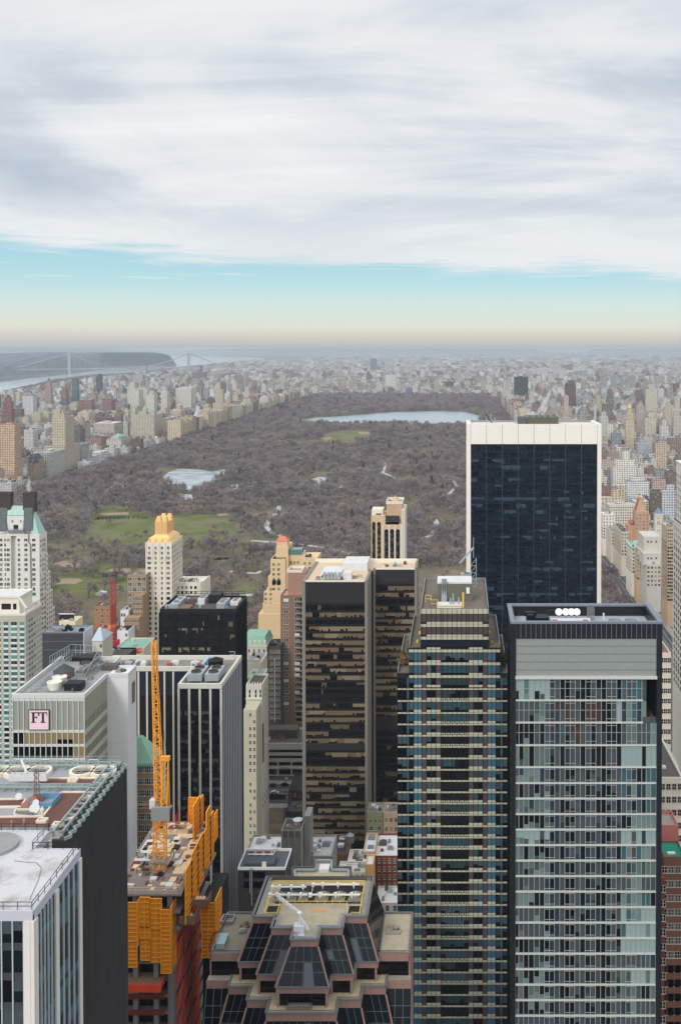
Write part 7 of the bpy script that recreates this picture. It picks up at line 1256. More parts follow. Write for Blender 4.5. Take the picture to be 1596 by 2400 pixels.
        zl = zw - 5; mb = MB(); mb.box(xa - (0 if sgn > 0 else .4), xb + (.4 if sgn > 0 else 0), yf - 1.8, yf, -1, zl); mb.build('terrace', mGravel, r); x0, x1 = xa - (0 if sgn > 0 else .5), xb + (.5 if sgn > 0 else 0); mb = MB(); mb.box(x0, x1, yf - 1.95, yf - 1.82, zl - 1.6, zl + .15); mb.build('fascia', pk, r); mb = MB(); mb.quad((x0, yf - 4.4, zl - 9.5), (x1, yf - 4.4, zl - 9.5), (x1, yf - 1.95, zl - 1.6), (x0, yf - 1.95, zl - 1.6)); o = mb.build('glass_bay', gd, r); mb = MB()
        for k in range(6): q = x0 + (x1 - x0) * k / 5; mb.bar((q, yf - 4.45, zl - 9.5), (q, yf - 2, zl - 1.6), .1)
        for h in (.36, .62): mb.bar((x0, yf - 4.45 + 2.45 * h, zl - 9.5 + 7.9 * h), (x1, yf - 4.45 + 2.45 * h, zl - 9.5 + 7.9 * h), .08)
        mb.build('mullion', rim, o); mb = MB(); mb.box(x0, x1, yf - 4.5, yf, -1, zl - 9.5); mb.build('base', pk, r)
        mb = MB()
        for k in range(9): q = xa + .5 + (xb - xa - 1.4) * k / 9; mb.bar((q, yf + .5, zw - .55), (q + (xb - xa) / 18, yf + .5, zw), .06); mb.bar((q + (xb - xa) / 18, yf + .5, zw), (q + (xb - xa) / 9, yf + .5, zw - .55), .06)
        mb.bar((xa + .4, yf + .5, zw), (xb - .4, yf + .5, zw), .07); mb.build('wire_guard', mDark, r); clutter(r, xa + (3 if sgn < 0 else 0), xb - 1, yf + 6, yb - 1, zw - .6, 3, 50 + sgn, [mConc, mGravel, mBrn], .5)
        if sgn < 0:
            x, y = xa + 1.6, yf + 3.5; mb = MB(); mb.box(x - .9, x + .9, y - 1.8, y + 2.2, zw - .5, zw + .7); railing(mb, [(x - .9, y - 1.8, zw + .7), (x - .9, y + 2.2, zw + .7)], .5, .8, .07); mb.build('cradle_dock', mat('seafoam_steel', (140, 158, 158), .5, .15), r); mb = MB(); mb.tube([(xa + .2, yf, zw), (xa - .6, yf + 1, zw + .3), (xa - .4, yf + 4, zw + 1.6), (xa + .6, yf + 5, zw + 1.4), (xa + 1, yf + 11, zw + 1.2)], .14, 6); mb.build('pipe', mDark, r); mb = MB(); parapet(mb, xa - .6, xa + 2.2, yb - 4.6, yb - 1.6, zw - .6, .8, .25); mb.build('hatch_kerb', mGrey, r)
    # projecting stair block in front, with a diamond panel
    zq = 117.6; xa, yf = U(603, 1276, zq); xb = U(785, 1276, zq)[0]; mb = MB(); mb.box(xa, xb, yf, Y1 - 2, -1, zq - .5); mb.build('wing', pk, r); mb = MB(); mb.box(xa + .25, xb - .25, yf + .25, Y1 - 2.3, zq - .5, zq - .4); mb.build('wing_roof', pv, r); mb = MB(); parapet(mb, xa - .05, xb + .05, yf - .05, Y1 - 2.2, zq - .5, .3, .3); mb.build('coping', rim, r); mb = MB()
    for s in (xa + .1, xb - .1): mb.bar((s, yf + .4, zq), (s, Y1 - 2.6, zq + 1.6), .14); mb.bar((s, yf + .4, zq), (s, Y1 - 2.6, zq), .08)
    for k in range(6): q = xa + (xb - xa) * k / 6; w = (xb - xa) / 6; mb.bar((q, yf + .4, zq - .3), (q + w / 2, yf + .4, zq + .2), .06); mb.bar((q + w / 2, yf + .4, zq + .2), (q + w, yf + .4, zq - .3), .06)
    mb.build('railing', mDark, r); cx, cz, d = (xa + xb) / 2, zq - 4.3, 1.5; mb = MB()
    for a, b in (((-d, 0), (0, d)), ((0, d), (d, 0)), ((d, 0), (0, -d)), ((0, -d), (-d, 0))): mb.bar((cx + a[0], yf - .04, cz + a[1]), (cx + b[0], yf - .04, cz + b[1]), .14)
    mb.build('diamond_panel', mat('rose_granite', (168, 122, 112), .6, .1), r); mb = MB(); mb.box(xa, xb, yf - .06, yf - .003, zq - 2, zq - 1.8); mb.build('joint', MATS['joint_brown'], r)
    # roof plant
    zr = z - .8; mb = MB()
    for off in (.7, 1.1): P = [(x + (off if i < 6 else -off) * (1 if i not in (5, 6) or True else 0), y + (off if 0 < i < 11 else 0)) for i, (x, y) in enumerate(stair(0))]; [mb.bar((*p, zr + .7), (*q, zr + .7), .14) for p, q in zip(P, P[1:])]
    P = [(p[0], p[1]) for p in bk]; P = [(P[0][0] - .6, Y4), (P[1][0] - .6, Y5 - .8), (P[2][0] - .3, Y5 - .8), (P[3][0] - .3, Y6 - .9), (P[4][0] + .3, Y6 - .9), (P[5][0] + .3, Y5 - .8), (P[6][0] + .6, Y5 - .8), (P[7][0] + .6, Y4)]; [mb.bar((*p, zr + .5), (*q, zr + .5), .45, .4) for p, q in zip(P, P[1:])]; mb.build('perimeter_pipe', mat('pipe_blue_grey', (146, 160, 164), .5, .1, .5, .3), r)
    mb = MB(); parapet(mb, X3a + .1, X3b - .1, Y4 - .4, Y4 + .01, z - .9, .9, .3); Pb = [(X3b, Y4)] + bk + [(X3a, Y4)]; [mb.bar((*p, z - .3), (*q, z - .3), .4, .7) for p, q in zip(Pb, Pb[1:])]; mb.build('parapet', mTar, r)
    wa, wy0 = U(440, 605); wb, wy1 = U(1160, 360); yy = lambda v: U(735, v)[1]; xx = lambda u, v: U(u, v)[0]
    mb = MB(); mb.box(xx(520, 490), xx(1150, 490), yy(500), yy(372), zr, zr + .12); mb.box(xx(445, 590), xx(535, 590), yy(600), yy(520), zr, zr + .11); mb.box(xx(1050, 590), xx(1140, 590), yy(600), yy(520), zr, zr + .11); mb.build('plant_well', mBlack, r)
    cy = yy(462); R = abs(xx(880, 462) - xx(800, 462)) * .5
    for u in (548, 640, 728, 862, 985, 1105):
        x = xx(u, 462); s = .82 if u < 750 else 1.05; mb = MB(); mb.box(x - R * s * 1.15, x + R * s * 1.15, cy - 1.7, cy + 1.7, zr + .1, zr + .5); o = mb.build('cooling_tower', mat('stone_grey_unit', (138, 130, 116), .8, .15, .6), r); mb = MB(); mb.ring(x, cy, zr + .5, zr + 1.0, R * s, R * s * .86, 20); mb.build('fan_ring', mConc, o); mb = MB(); mb.cyl(x, cy, zr + .52, zr + .56, R * s * .84, 18); mb.build('fan_well', mBlack, o); mb = MB()
        for k in range(6): a = k * 1.047 + .3; mb.add([(x, cy, zr + .8), (x + R * s * .8 * math.cos(a), cy + R * s * .8 * math.sin(a), zr + .78), (x + R * s * .8 * math.cos(a + .5), cy + R * s * .8 * math.sin(a + .5), zr + .86)], [(0, 1, 2)])
        mb.build('fan_blade', mCream, o)
    for ua, ub in ((490, 755), (785, 1140)):
        y0, y1 = yy(484), yy(408 if ua > 700 else 426); mb = MB(); mb.tube([(xx(ub, 484), y0, zr + 1.5), (xx(ua, 484), y0, zr + 1.5), (xx(ua + 8, 420), y1, zr + 1.5), (xx(ub - 8, 420), y1, zr + 1.5)], .2, 8); mb.build('pipe', mCream, r); mb = MB()
        for f in (.2, .52, .85):
            for y in (y0, y1): x = xx(ua + (ub - ua) * f, 450); mb.cyl(x, y, zr + 1.2, zr + 1.9, .34, 10); mb.cyl(x, y, zr + .6, zr + 1.2, .12, 8)
        for y in (y0, y1): mb.cyl(xx(ua, 450), y, zr + 1.1, zr + 1.8, .4, 10)
        mb.build('pipe_valve', mWhite, r)
    def yr(px, nm='railing'): mb = MB(); railing(mb, [(*U(*p), zr + .15) for p in px], 1.1, 1.6, .09); mb.build(nm, mYel, r)
    yr([(437, 608), (505, 372), (1175, 372), (1136, 608)]); yr([(532, 600), (556, 524), (1046, 524), (1046, 600)]); yr([(437, 608), (532, 606)]); yr([(1073, 606), (1136, 606)])
    mb = MB(); mb.box(xx(840, 270), xx(912, 270), yy(275), yy(235), zr, zr + .8); mb.build('roof_hatch', mRoofW, r); mb = MB(); x, y = U(840, 556); mb.prism([(x - 2, y - .5), (x + 1.4, y - .3), (x + 2, y + .5), (x - 1.6, y + .6)], zr + .005, zr + .02); mb.build('rust_stain', mat('rust_orange', (206, 142, 92), .9, .25, 1.2), r); mb = MB(); a, b = U(985, 690), U(985, 640); mb.bar((xx(990, 690), a[1], zr + .3), (xx(940, 680), a[1] + .6, zr + .4), .3); mb.build('hose_reel', MATS['rust_red'], r)
    # white roof crane that lowers the window cleaners
    x, y = U(692, 728); g = thing('roof_crane', 'small white window cleaning crane on the front of the paved granite roof', 'crane', (x, y, zr)); mb = MB(); mb.box(x - 1.1, x + 1.1, y - .2, y + 1.6, zr + .4, zr + 1.8); mb.box(x - 1.2, x + 1.2, y - .9, y + 1.6, zr + .02, zr + .36); mb.build('carriage', mRoofW, g); mb = MB(); mb.cyl(x, y + .8, zr + 1.8, zr + 3.9, .4, 12, .32); mb.cyl(x, y + .8, zr + 3.9, zr + 4.3, .5, 12); mb.build('mast', mWhite, g); mb = MB(); tip = U(538, 482, z + 1.5); lattice(mb, (x, y + .9, zr + 4), (tip[0], tip[1], z + 1.7), .45, 12, .06); mb.build('jib', mWhite, g); mb = MB(); lattice(mb, (x, y + .8, zr + 3.2), (x + 1.9, y + .3, zr + .9), .4, 6, .06); mb.build('counter_arm', mWhite, g)
pink_building()
# ------------------------------------------------------------------ middle distance round 57th Street
def stepped_beige():
    Y = 690; r = thing('apartment_tower', 'buff stepped apartment tower with a small red tiled roof', 'building', (SX(670, Y), Y, 0)); m = mat('buff_brick', (220, 190, 150), .88, .08, .15, streak=.06); X = lambda u: SX(530 + u * .338, Y); Z = lambda v: SZ(1150 + v * .338, Y); tiers = [(340, 425, 395, 3), (318, 430, 475, 1), (308, 412, 475, 0), (290, 415, 595, 0), (262, 415, 700, -1), (256, 420, 780, -1.5), (225, 420, 850, -2), (412, 520, 455, 6), (510, 630, 470, 3)]
    for a, b, v, dy in tiers: mb = MB(); mb.box(X(a), X(b) - .02 * v / 100, Y + dy - (0 if a != 308 else .5), Y + 22 - v * .002, -1, Z(v)); mb.build('wall', m, r)
    mb = MB(); x0, x1, z0, z1 = X(338), X(424), Z(358), Z(335); mb.add([(x0, Y + 3, z0), (x1, Y + 3, z0), (x1, Y + 12, z0), (x0, Y + 12, z0), (x0 + 2.5, Y + 6, z1 + 1), (x1 - 2.5, Y + 6, z1 + 1)], [(0, 1, 5, 4), (1, 2, 5), (2, 3, 4, 5), (3, 0, 4)]); mb.build('roof', mat('salmon_tile', (206, 122, 98), .85, .12, .6), r); mb = MB(); mb.box(X(345), X(420), Y + 3.4, Y + 11.5, Z(396), Z(357)); mb.build('lantern', m, r); mb = MB(); mb.box(X(418), X(516), Y + 5.6, Y + 14, Z(455), Z(420)); mb.build('sunroom', gG, r); mb = MB(); [mb.box(X(418 + i * 9.8) - .12, X(418 + i * 9.8) + .12, Y + 5.3, Y + 5.59, Z(455), Z(420)) for i in range(11)]; mb.build('mullion', mPatina, r)
    ws = []; fh = 11.6 * Y / F
    for a, z0, us in ((0, 500, (330, 365)), (0, 500, (438, 463, 488)), (1, 500, (540, 575))):
        z = Z(520)
        while z > 40:
            for u in us: ws.append(('F', Y + (-.502 if a == 0 and u < 420 else 5.998 if u < 515 else 2.998), X(u), z, 1.7, 1.9))
            z -= fh
    z = Z(690)
    while z > 40:
        for u in (275, 310): ws.append(('F', Y - 1.01, X(u), z, 1.4, 1.9))
        z -= fh
    windows(r, ws, m, [gD, gG, gK, gG, gM], 90)
    for u in (333, 365): mb = MB(); xq = X(u); mb.box(xq - 1.4, xq + 1.4, Y - .62, Y - .5, Z(650), Z(622)); mb.cyl(xq, Y - .4, Z(622), Z(622) + 1.2, 1.4, 16, .5); mb.build('arched_window', gD, r)
    for a, b, v in ((320, 380, 472), (512, 600, 468), (335, 410, 400)): mb = MB(); clutter(r, X(a), X(b), Y + 2, Y + 9, Z(v), 5, a, [mDark, mRoofW, mSlate], 1.6)
    mb = MB(); q = X(425); mb.bar((X(318), Y + .6, Z(475) + 1), (q, Y + .6, Z(475) + 1), .2); mb.build('railing', mDark, r)
stepped_beige()
r, x0, x1, D, zt = plain_block('apartment_block', 'brown brick apartment tower with stacked balconies on its right corner', 657, 709, 1395, 612, 709, mat('chestnut_brick', (136, 108, 90), .9, .12, .3, streak=.06), mat('pink_roof', (206, 160, 146), .9, .1), 2, 13.6, D=16, w=3.2, h=1.9, gl=[gD, gK, gT, bW, gM], sw=1.5, cap=60)
mb = MB(); mb.box(SX(674, 615), SX(716, 615), 615, 627, zt - 1, SZ(1342, 615)); mb.build('plant_room', mat('rose_brown_brick', (164, 128, 112), .9, .1, .3), r); mb = MB(); parapet(mb, SX(673, 615), SX(708, 615), 614.8, 627, SZ(1342, 615), 1.6, .5); mb.build('parapet', mCream, r)
for k in range(22):
    z = zt - 4 - k * 13.6 * 612 / F; a, b = SX(693, 612), SX(709, 612); mb = MB(); mb.box(a, b, 610.6, 612, z - .22, z); o = mb.build('balcony', mConc, r); mb = MB(); railing(mb, [(a, 610.7, z), (b, 610.7, z)], 1, .9, .06); mb.build('railing', mSteel, o)
    mb = MB(); mb.box(a, b, 611.96, 611.99, z + .05, z + 2.4); mb.build('window_band', gK, r)
plain_block('office_block', 'narrow charcoal building with a pale pipe beside the brown balcony tower', 629, 657, 1515, 602, 657, mat('dark_brick', (72, 66, 68), .9, .12, .3), mTar, 3, 14.2, D=16, w=1.9, h=1.9, gl=[gD, gK, gB], cap=50); r = bpy.data.objects['office_block']; mb = MB(); q = SX(643, 601.7); mb.bar((q, 601.7, SZ(1690, 602)), (q, 601.7, SZ(1545, 602)), .5); mb.build('flue_pipe', mSteel, r); mb = MB(); mb.box(SX(631, 604), SX(648, 604), 604, 612, SZ(1516, 602), SZ(1508, 604)); mb.build('plant_room', mDark, r)
def mansard():
    Y = 600; r = thing('apartment_building', 'white stone building with a pale green mansard roof and small dormers', 'building', (SX(600, Y), Y, 0)); x0, x1 = SX(566, Y), SX(624, Y); z0, z1 = SZ(1512, Y), SZ(1494, Y); mb = MB(); mb.box(x0, x1, Y, Y + 20, -1, z0); mb.box(x0 - .3, x1 + .3, Y - .3, Y + 20, z0 - 1.1, z0 - .02); mb.build('wall', mStone, r); mb = MB(); mb.add([(x0, Y, z0), (x1, Y, z0), (x1, Y + 20, z0), (x0, Y + 20, z0), (x0 + 1, Y + 2, z1), (x1 - 1.4, Y + 2, z1), (x1 - 1.4, Y + 18, z1), (x0 + 1, Y + 18, z1)], [(0, 1, 5, 4), (1, 2, 6, 5), (2, 3, 7, 6), (3, 0, 4, 7), (4, 5, 6, 7)]); mb.build('roof', mPatina, r)
    for i in range(5): q = x0 + 2 + i * 3; mb = MB(); mb.box(q - .5, q + .5, Y + .4, Y + 2, z0 + 1, z0 + 2.6); mb.build('dormer', mCream, r)
    windows(r, grid('F', Y - .003, x0, x1, 20, z0 - 2, 5, 3.4, 1.2, 1.9), None, None, 40)
    for a, b, t, y, rf in ((574, 612, 1552, 560, mConc), (576, 612, 1592, 540, mPatina)): mb = MB(); mb.box(SX(a, y), SX(b, y), y, y + 18, -1, SZ(t, y)); mb.build('wing', mStone, r); mb = MB(); mb.box(SX(a, y) + .5, SX(b, y) - 1, y + .5, y + 17, SZ(t, y), SZ(t, y) + .4); mb.build('wing_roof', rf, r); clutter(r, SX(a, y), SX(b, y), y + 2, y + 15, SZ(t, y), 6, t, [mRoofW, mSteel, mDark], 2.2)
mansard()
def ornate():
    Y = 480; r = thing('apartment_building', 'ornate white terracotta building with pinnacles and tall green window bays', 'building', (SX(605, Y), Y, 0)); m = mat('white_terracotta', (212, 206, 192), .8, .12, .25, streak=.1); x0, x1 = SX(576, Y), SX(613, Y); zt = SZ(1606, Y); Yb = Y * (PX - 613) / (PX - 629); shell(r, x0, x1, Y, Yb, zt, m, mTar, .8)
    for i in range(6): q = x0 + (x1 - x0) * (i + .5) / 6; mb = MB(); mb.box(q - .5, q + .5, Y - .4, Y + .4, zt - 2, zt + .6); mb.cyl(q, Y, zt + .6, zt + 1.8, .4, 6, .05); mb.build('pinnacle', m, r)
    for a, b, t, bt in ((583, 586.5, 1617, 1634), (597, 601, 1617, 1634), (608, 611.5, 1617, 1634), (604, 609, 1662, 1780)): mb = MB(); fb(mb, 'F', Y, SX(a, Y), SX(b, Y), SZ(bt, Y), SZ(t, Y), .08); o = mb.build('window', gG if bt > 1700 else gD, r); mb = MB(); [fb(mb, 'F', Y - .08, SX(a, Y), SX(b, Y), z, z + .3, .06) for z in np.arange(SZ(bt, Y) + 1.5, SZ(t, Y), 3.2)]; mb.build('glazing_bar', m, o)
    for py in (1637, 1652): mb = MB(); mb.box(x0 - .3, x1 + .3, Y - .35, Y - .003, SZ(py + 2, Y), SZ(py, Y)); mb.build('cornice', m, r)
    windows(r, grid('R', x1 + .003, Y, Yb, 20, zt - 3, 4, 3.5, 1.1, 1.8), m, [gD, gM], 60); windows(r, [('F', Y - .003, SX(px, Y), SZ(1651, Y), 1.6, 2) for px in (587, 597, 608)], m, [gD], 5)
    Y2 = 462; mb = MB(); mb.box(SX(570, Y2), SX(600, Y2), Y2, Y2 + 12, -1, SZ(1664, Y2)); mb.build('wing', MATS['buff_stone'] if False else mat('dun_stucco', (190, 184, 160), .9, .1, .2, streak=.1), r); windows(r, grid('F', Y2 - .003, SX(581, Y2), SX(600, Y2), 15, SZ(1668, Y2), 2, 3.3, 1, 1.7, .2), m, [gD, gM, gK], 40); mb = MB(); mb.box(SX(613.2, Y) , SX(613.2, Y) + .3, Y + 1, Y + 3, SZ(1790, Y), SZ(1700, Y)); mb.build('banner', mat('maroon_cloth', (110, 46, 56), .9, .1), r)
ornate()
def ribbon_store():
    Y = 572; r = thing('shop_building', 'low white shop building with dark green ribbon windows on the street', 'building', (SX(665, Y), Y, 0)); x0, x1 = SX(623, Y), SX(712, Y); zt = SZ(1742, Y); shell(r, x0, x1, Y, Y + 24, zt, mat('warm_white_wall', (208, 204, 194), .8, .06, .2), mTar, 1); 
    for t, b, n in ((1757, 1763, 10), (1771, 1777, 10)): ribbon(r, 'F', Y - .05, x0 + 1, x1, SZ(b, Y), SZ(t, Y), n, ([glass('bottle_green', (28, 62, 58), .15), gD], []), 0)
    for t, b in ((1786, 1794), (1803, 1815)):
        for a, c in ((627, 648), (652, 680), (684, 712)): ribbon(r, 'F', Y - .05, SX(a, Y), SX(c, Y), SZ(b, Y), SZ(t, Y), 4, ([gD, gK], [gM, mBrn]), .3)
    mb = MB(); mb.box(x0, x1, Y - .3, Y - .01, SZ(1801, Y), SZ(1798, Y)); mb.build('fascia', mCream, r); mb = MB(); [mb.box(SX(655 + i * 3, Y), SX(656.6 + i * 3, Y), Y - .38, Y - .3, SZ(1800.4, Y), SZ(1798.2, Y)) for i in range(7)]; mb.build('raised_mark', mDark, r); clutter(r, x0, x1 - 4, Y + 4, Y + 20, zt - 1, 8, 61, [mDark, mBrn, mTar], 2.5)
    mb = MB(); q = SX(640, Y + 10); mb.box(q - 3, q + 14, Y + 10, Y + 18, zt - 1, zt + 4); mb.build('plant_room', mTar, r)
ribbon_store()
def simple(name, label, p0, p1, pt, Y, D, wm, rm, par=.8, cop=None, cl=0, ws=None, seed=1, gl=None, cat='building', z0=None):
    r = thing(name, label, cat, (SX((p0 + p1) / 2, Y), Y, 0)); x0, x1, zt = SX(p0, Y), SX(p1, Y), SZ(pt, Y); shell(r, x0, x1, Y, Y + D, zt, wm, rm, par, cop, z0=z0, tk=.35)
    if ws: windows(r, ws(Y - .003, x0, x1, zt), None, gl, 40)
    if cl: clutter(r, x0, x1, Y + .5, Y + D - .5, zt - par, cl, seed, None, 1.8)
    return r, x0, x1, zt
def roofed(name, label, p0, p1, pf, pb, z, wm, rm, **k): Yf, Yb = A(PX, pf, z)[1], A(PX, pb, z)[1]; return simple(name, label, p0, p1, pf, Yf, Yb - Yf, wm, rm, **k)
lot = gp((648, 1884), (668, 1884), (660, 1962), (592, 1962), (612, 1890)); patch('parking_lot', lot, gmat('parking_asphalt', (104, 88, 72), (122, 104, 86), .15, c=(140, 122, 100), scale2=.06), .4, 60)
w0, w1 = gp((617, 1868), (588, 1965)); mb = MB(); mb.bar((*w0, 2), (*w1, 2), .7, 4.4); tag(mb.build('boundary_wall', mConc), 'grey boundary wall running along the brown parking lot', 'wall'); mb = MB(); a = gp((620, 1875), (670, 1875)); mb.box(a[0][0], a[1][0], a[0][1], a[0][1] + .5, 0, 3); tag(mb.build('site_hoarding', mat('dark_green_hoarding', (30, 52, 54), .8, .1)), 'dark green hoarding between the street and the parking lot', 'fence')
simple('slant_roof_house', 'small dark brick house with a black roof beside the brown parking lot', 674, 706, 1852, 521, 22, mat('sooty_brown', (92, 74, 66), .9, .15), mBlack, ws=lambda d, a, b, z: grid('F', d, a, b, 1, z - 1, 3, 3.4, 1.1, 2)); simple('shed', 'low navy shed tucked against the dark bronze tower', 668, 712, 1902, 496, 14, mat('navy_shed', (50, 54, 66), .9, .1), mTar, cl=2)
r, x0, x1, zt = roofed('office_building', 'dark low office block with a white rimmed roof full of pipes', 556, 668, 2033, 1988, 74, mat('plum_dark', (58, 52, 54), .6, .1, .3), mat('dark_plant_roof', (86, 92, 96), .9, .2, .4), par=.9, cop=mWhite); Yr = bpy.data.objects['office_building.001'].location[1] if False else A(PX, 2033, 74)[1]
for px in (585, 589): mb = MB(); q = SX(px, Yr - .4); mb.bar((q, Yr - .4, SZ(2092 if px < 587 else 2120, Yr)), (q, Yr - .4, zt), .28); mb.build('drain_pipe', mSteel, r)
mb = MB(); mb.box(x0 + 2, x1 - 4, Yr + 1, Yr + 6, zt - .9, zt + .8); mb.build('plant_unit', mat('ink_unit', (70, 78, 86), .6, .15, .5), r); mb = MB(); mb.box(SX(612, Yr), SX(622, Yr), Yr + .6, Yr + 1, zt - .6, zt + 1.4); mb.build('control_box', mCream, r)
for i in range(6): q = SX(588 + i * 9.5, Yr + 8); mb = MB(); mb.cyl(q, Yr + 8, zt - .9, zt + .5, .7, 12); mb.cyl(q, Yr + 8, zt + .5, zt + 1.2, .45, 10, .3); mb.build('exhaust_fan', mTan if i % 2 else mRed, r)
for dy, h in ((6.5, 1.1), (9.6, 1.3)): mb = MB(); mb.tube([(SX(580, Yr + dy), Yr + dy, zt + h), (SX(640, Yr + dy), Yr + dy, zt + h), (SX(640, Yr + dy), Yr + dy + 2, zt + h)], .22, 7); mb.build('pipe', mRoofW, r)
ribbon(r, 'F', Yr - .03, x0 + 2, SX(620, Yr), SZ(2058, Yr), SZ(2043, Yr), 6, ([gK, gD], []), 0); ribbon(r, 'F', Yr - .03, x0 + 2, SX(620, Yr), SZ(2082, Yr), SZ(2066, Yr), 6, ([gK, gD], []), 0); mb = MB(); [mb.box(x1 - .02, x1 + .2, Yr + i * 1.6, Yr + i * 1.6 + .2, 10, zt - .9) for i in range(9)]; mb.build('fin', mGrey, r)
r, x0, x1, zt = roofed('concrete_building', 'stained concrete lift tower with a round vent on its roof well', 658, 705, 1946, 1917, 62, mConc, mat('maroon_roof', (112, 92, 88), .9, .2, .4), par=1.6, cl=4, seed=9); Yr = A(PX, 1946, 62)[1]
for a, b in ((662, 672), (676, 687), (690.5, 702)): mb = MB(); fq(mb, 'F', Yr - .04, SX(a, Yr), SX(b, Yr), SZ(1963, Yr), SZ(1948, Yr)); mb.build('louvre', mGrey if False else mat('louvre_dun', (108, 106, 102), .7, .1), r)
mb = MB(); q = SX(697, Yr + 8); mb.cyl(q, Yr + 8, zt - 1.4, zt + .4, 1.5, 16); mb.cyl(q, Yr + 8, zt + .4, zt + 1.2, 2.0, 20, .2); mb.build('round_vent', mRoofW, r); mb = MB(); mb.box(SX(712, Yr + 6), SX(726, Yr + 6), Yr + 6, Yr + 14, -1, SZ(1913, Yr + 6)); mb.build('chimney', mConc, r); mb = MB(); [mb.box(SX(px, Yr) - .2, SX(px, Yr) + .2, Yr - .3, Yr - .002, 0, zt - 1.6) for px in (674, 688.5, 704)]; mb.build('pilaster', mConc, r)
roofed('low_building', 'low grey building whose pale roof lies behind the concrete lift tower', 700, 776, 2006, 1956, 48, mConc, mat('patched_roof', (172, 172, 170), .9, .3, .35), cl=12, seed=12, ws=lambda d, a, b, z: grid('F', d, a, b, z - 9, z - 1, 5, 4, 2.2, 2, .3)); roofed('low_building', 'low building with windows right below the concrete lift tower', 664, 742, 2036, 2004, 44, mConc, mat('ash_roof', (150, 150, 148), .9, .2), cl=5, seed=14, ws=lambda d, a, b, z: grid('F', d, a, b, z - 14, z - 1, 5, 3.4, 2.2, 1.8))
roofed('low_building', 'low building with a round white roof patch beside the black mullioned tower', 578, 660, 1990, 1956, 46, mConc, mRoofW, cl=5, seed=17); roofed('low_building', 'low building with a black tar roof before the bronze tower', 774, 812, 2000, 1955, 36, mBrn, mat('black_tar', (62, 60, 64), .95, .15), cl=3, seed=19)
def roof_tank(px, py, z, s, lb): x, y = A(px, py, z); t_ = thing('water_tank', lb, 'water tank', (x, y, z)); mb = MB(); mb.cyl(x, y, z + 1.6 * s, z + 4.8 * s, 1.7 * s, 16); mb.build('barrel', MATS['weathered_wood'], t_); mb = MB(); mb.cyl(x, y, z + 4.8 * s, z + 6 * s, 1.85 * s, 16, .1); mb.build('lid', mGrey, t_); [(lambda m: (m.bar((x + a * s, y + b * s, z), (x + a * s, y + b * s, z + 1.6 * s), .22), m.build('leg', mDark, t_)))(MB()) for a in (-1, 1) for b in (-1, 1)]
roof_tank(821, 1982, 38, .95, 'wooden rooftop water tank between the tar roof and white roofs')
roofed('brick_house', 'red brick house with a broad white roof beside the striped tower', 876, 936, 2006, 1953, 36, mat('brick_red', (124, 64, 54), .9, .18, .5), mRoofW, cl=5, seed=23, ws=lambda d, a, b, z: grid('F', d, a + 1, b - 1, 3, z - .6, 4, 3.5, 1.1, 2.1), gl=[gD, gM, gT]); roofed('brick_house', 'small house with white stepped roof before the red brick house', 850, 878, 1996, 1952, 38, mTan, mRoofW, cl=3, seed=24); roofed('brick_house', 'house with a jumbled white roof and cream front left of the red bricks', 812, 862, 2024, 1990, 36, mCream, mRoofW, cl=8, seed=25, ws=lambda d, a, b, z: grid('F', d, a, b, 10, z - .5, 4, 3.4, 1.2, 1.8)); roofed('brick_house', 'house with a white roof just behind the faceted granite building', 790, 868, 2044, 2018, 36, mCream, mRoofW, cl=4, seed=26, ws=lambda d, a, b, z: grid('F', d, a, b, 10, z - .5, 6, 3.6, 1.3, 2)); roofed('brick_house', 'ochre stucco house squeezed beside the red brick house', 855, 874, 2026, 2002, 40, mat('ochre_stucco', (206, 164, 104), .9, .1), mRoofW)
roofed('low_building', 'low white roofed extension beside the faceted granite building', 880, 934, 2116, 2076, 26, mStone, mRoofW, cl=5, seed=28, ws=lambda d, a, b, z: grid('F', d, a, b, 5, z - .6, 3, 4, 1.4, 2.4)); roofed('low_building', 'grey walled yard building behind the granite building on the left', 500, 560, 2160, 2120, 40, mDark, mTar, cl=3, seed=29)
roofed('town_house', 'olive green town house with a row of small windows', 860, 897, 1903, 1880, 30, mat('olive_stucco', (150, 152, 112), .9, .08), mConc, cl=7, seed=31, ws=lambda d, a, b, z: [('F', d, a + (b - a) * f, z - 5.2, 1.3, 1.7) for f in (.2, .52, .8)] + [('F', d, a + (b - a) * f, z - 8.8, 1.6, 2) for f in (.25, .5, .75)]); roofed('town_house', 'pinkish town house with arched windows beside the olive one', 898, 934, 1904, 1880, 30, mat('peach_stucco', (206, 174, 144), .9, .08), mConc, cl=7, seed=32, ws=lambda d, a, b, z: [('F', d, a + (b - a) * f, z - h, 1.2, 2) for f in (.18, .5, .8) for h in (4.6, 9)])
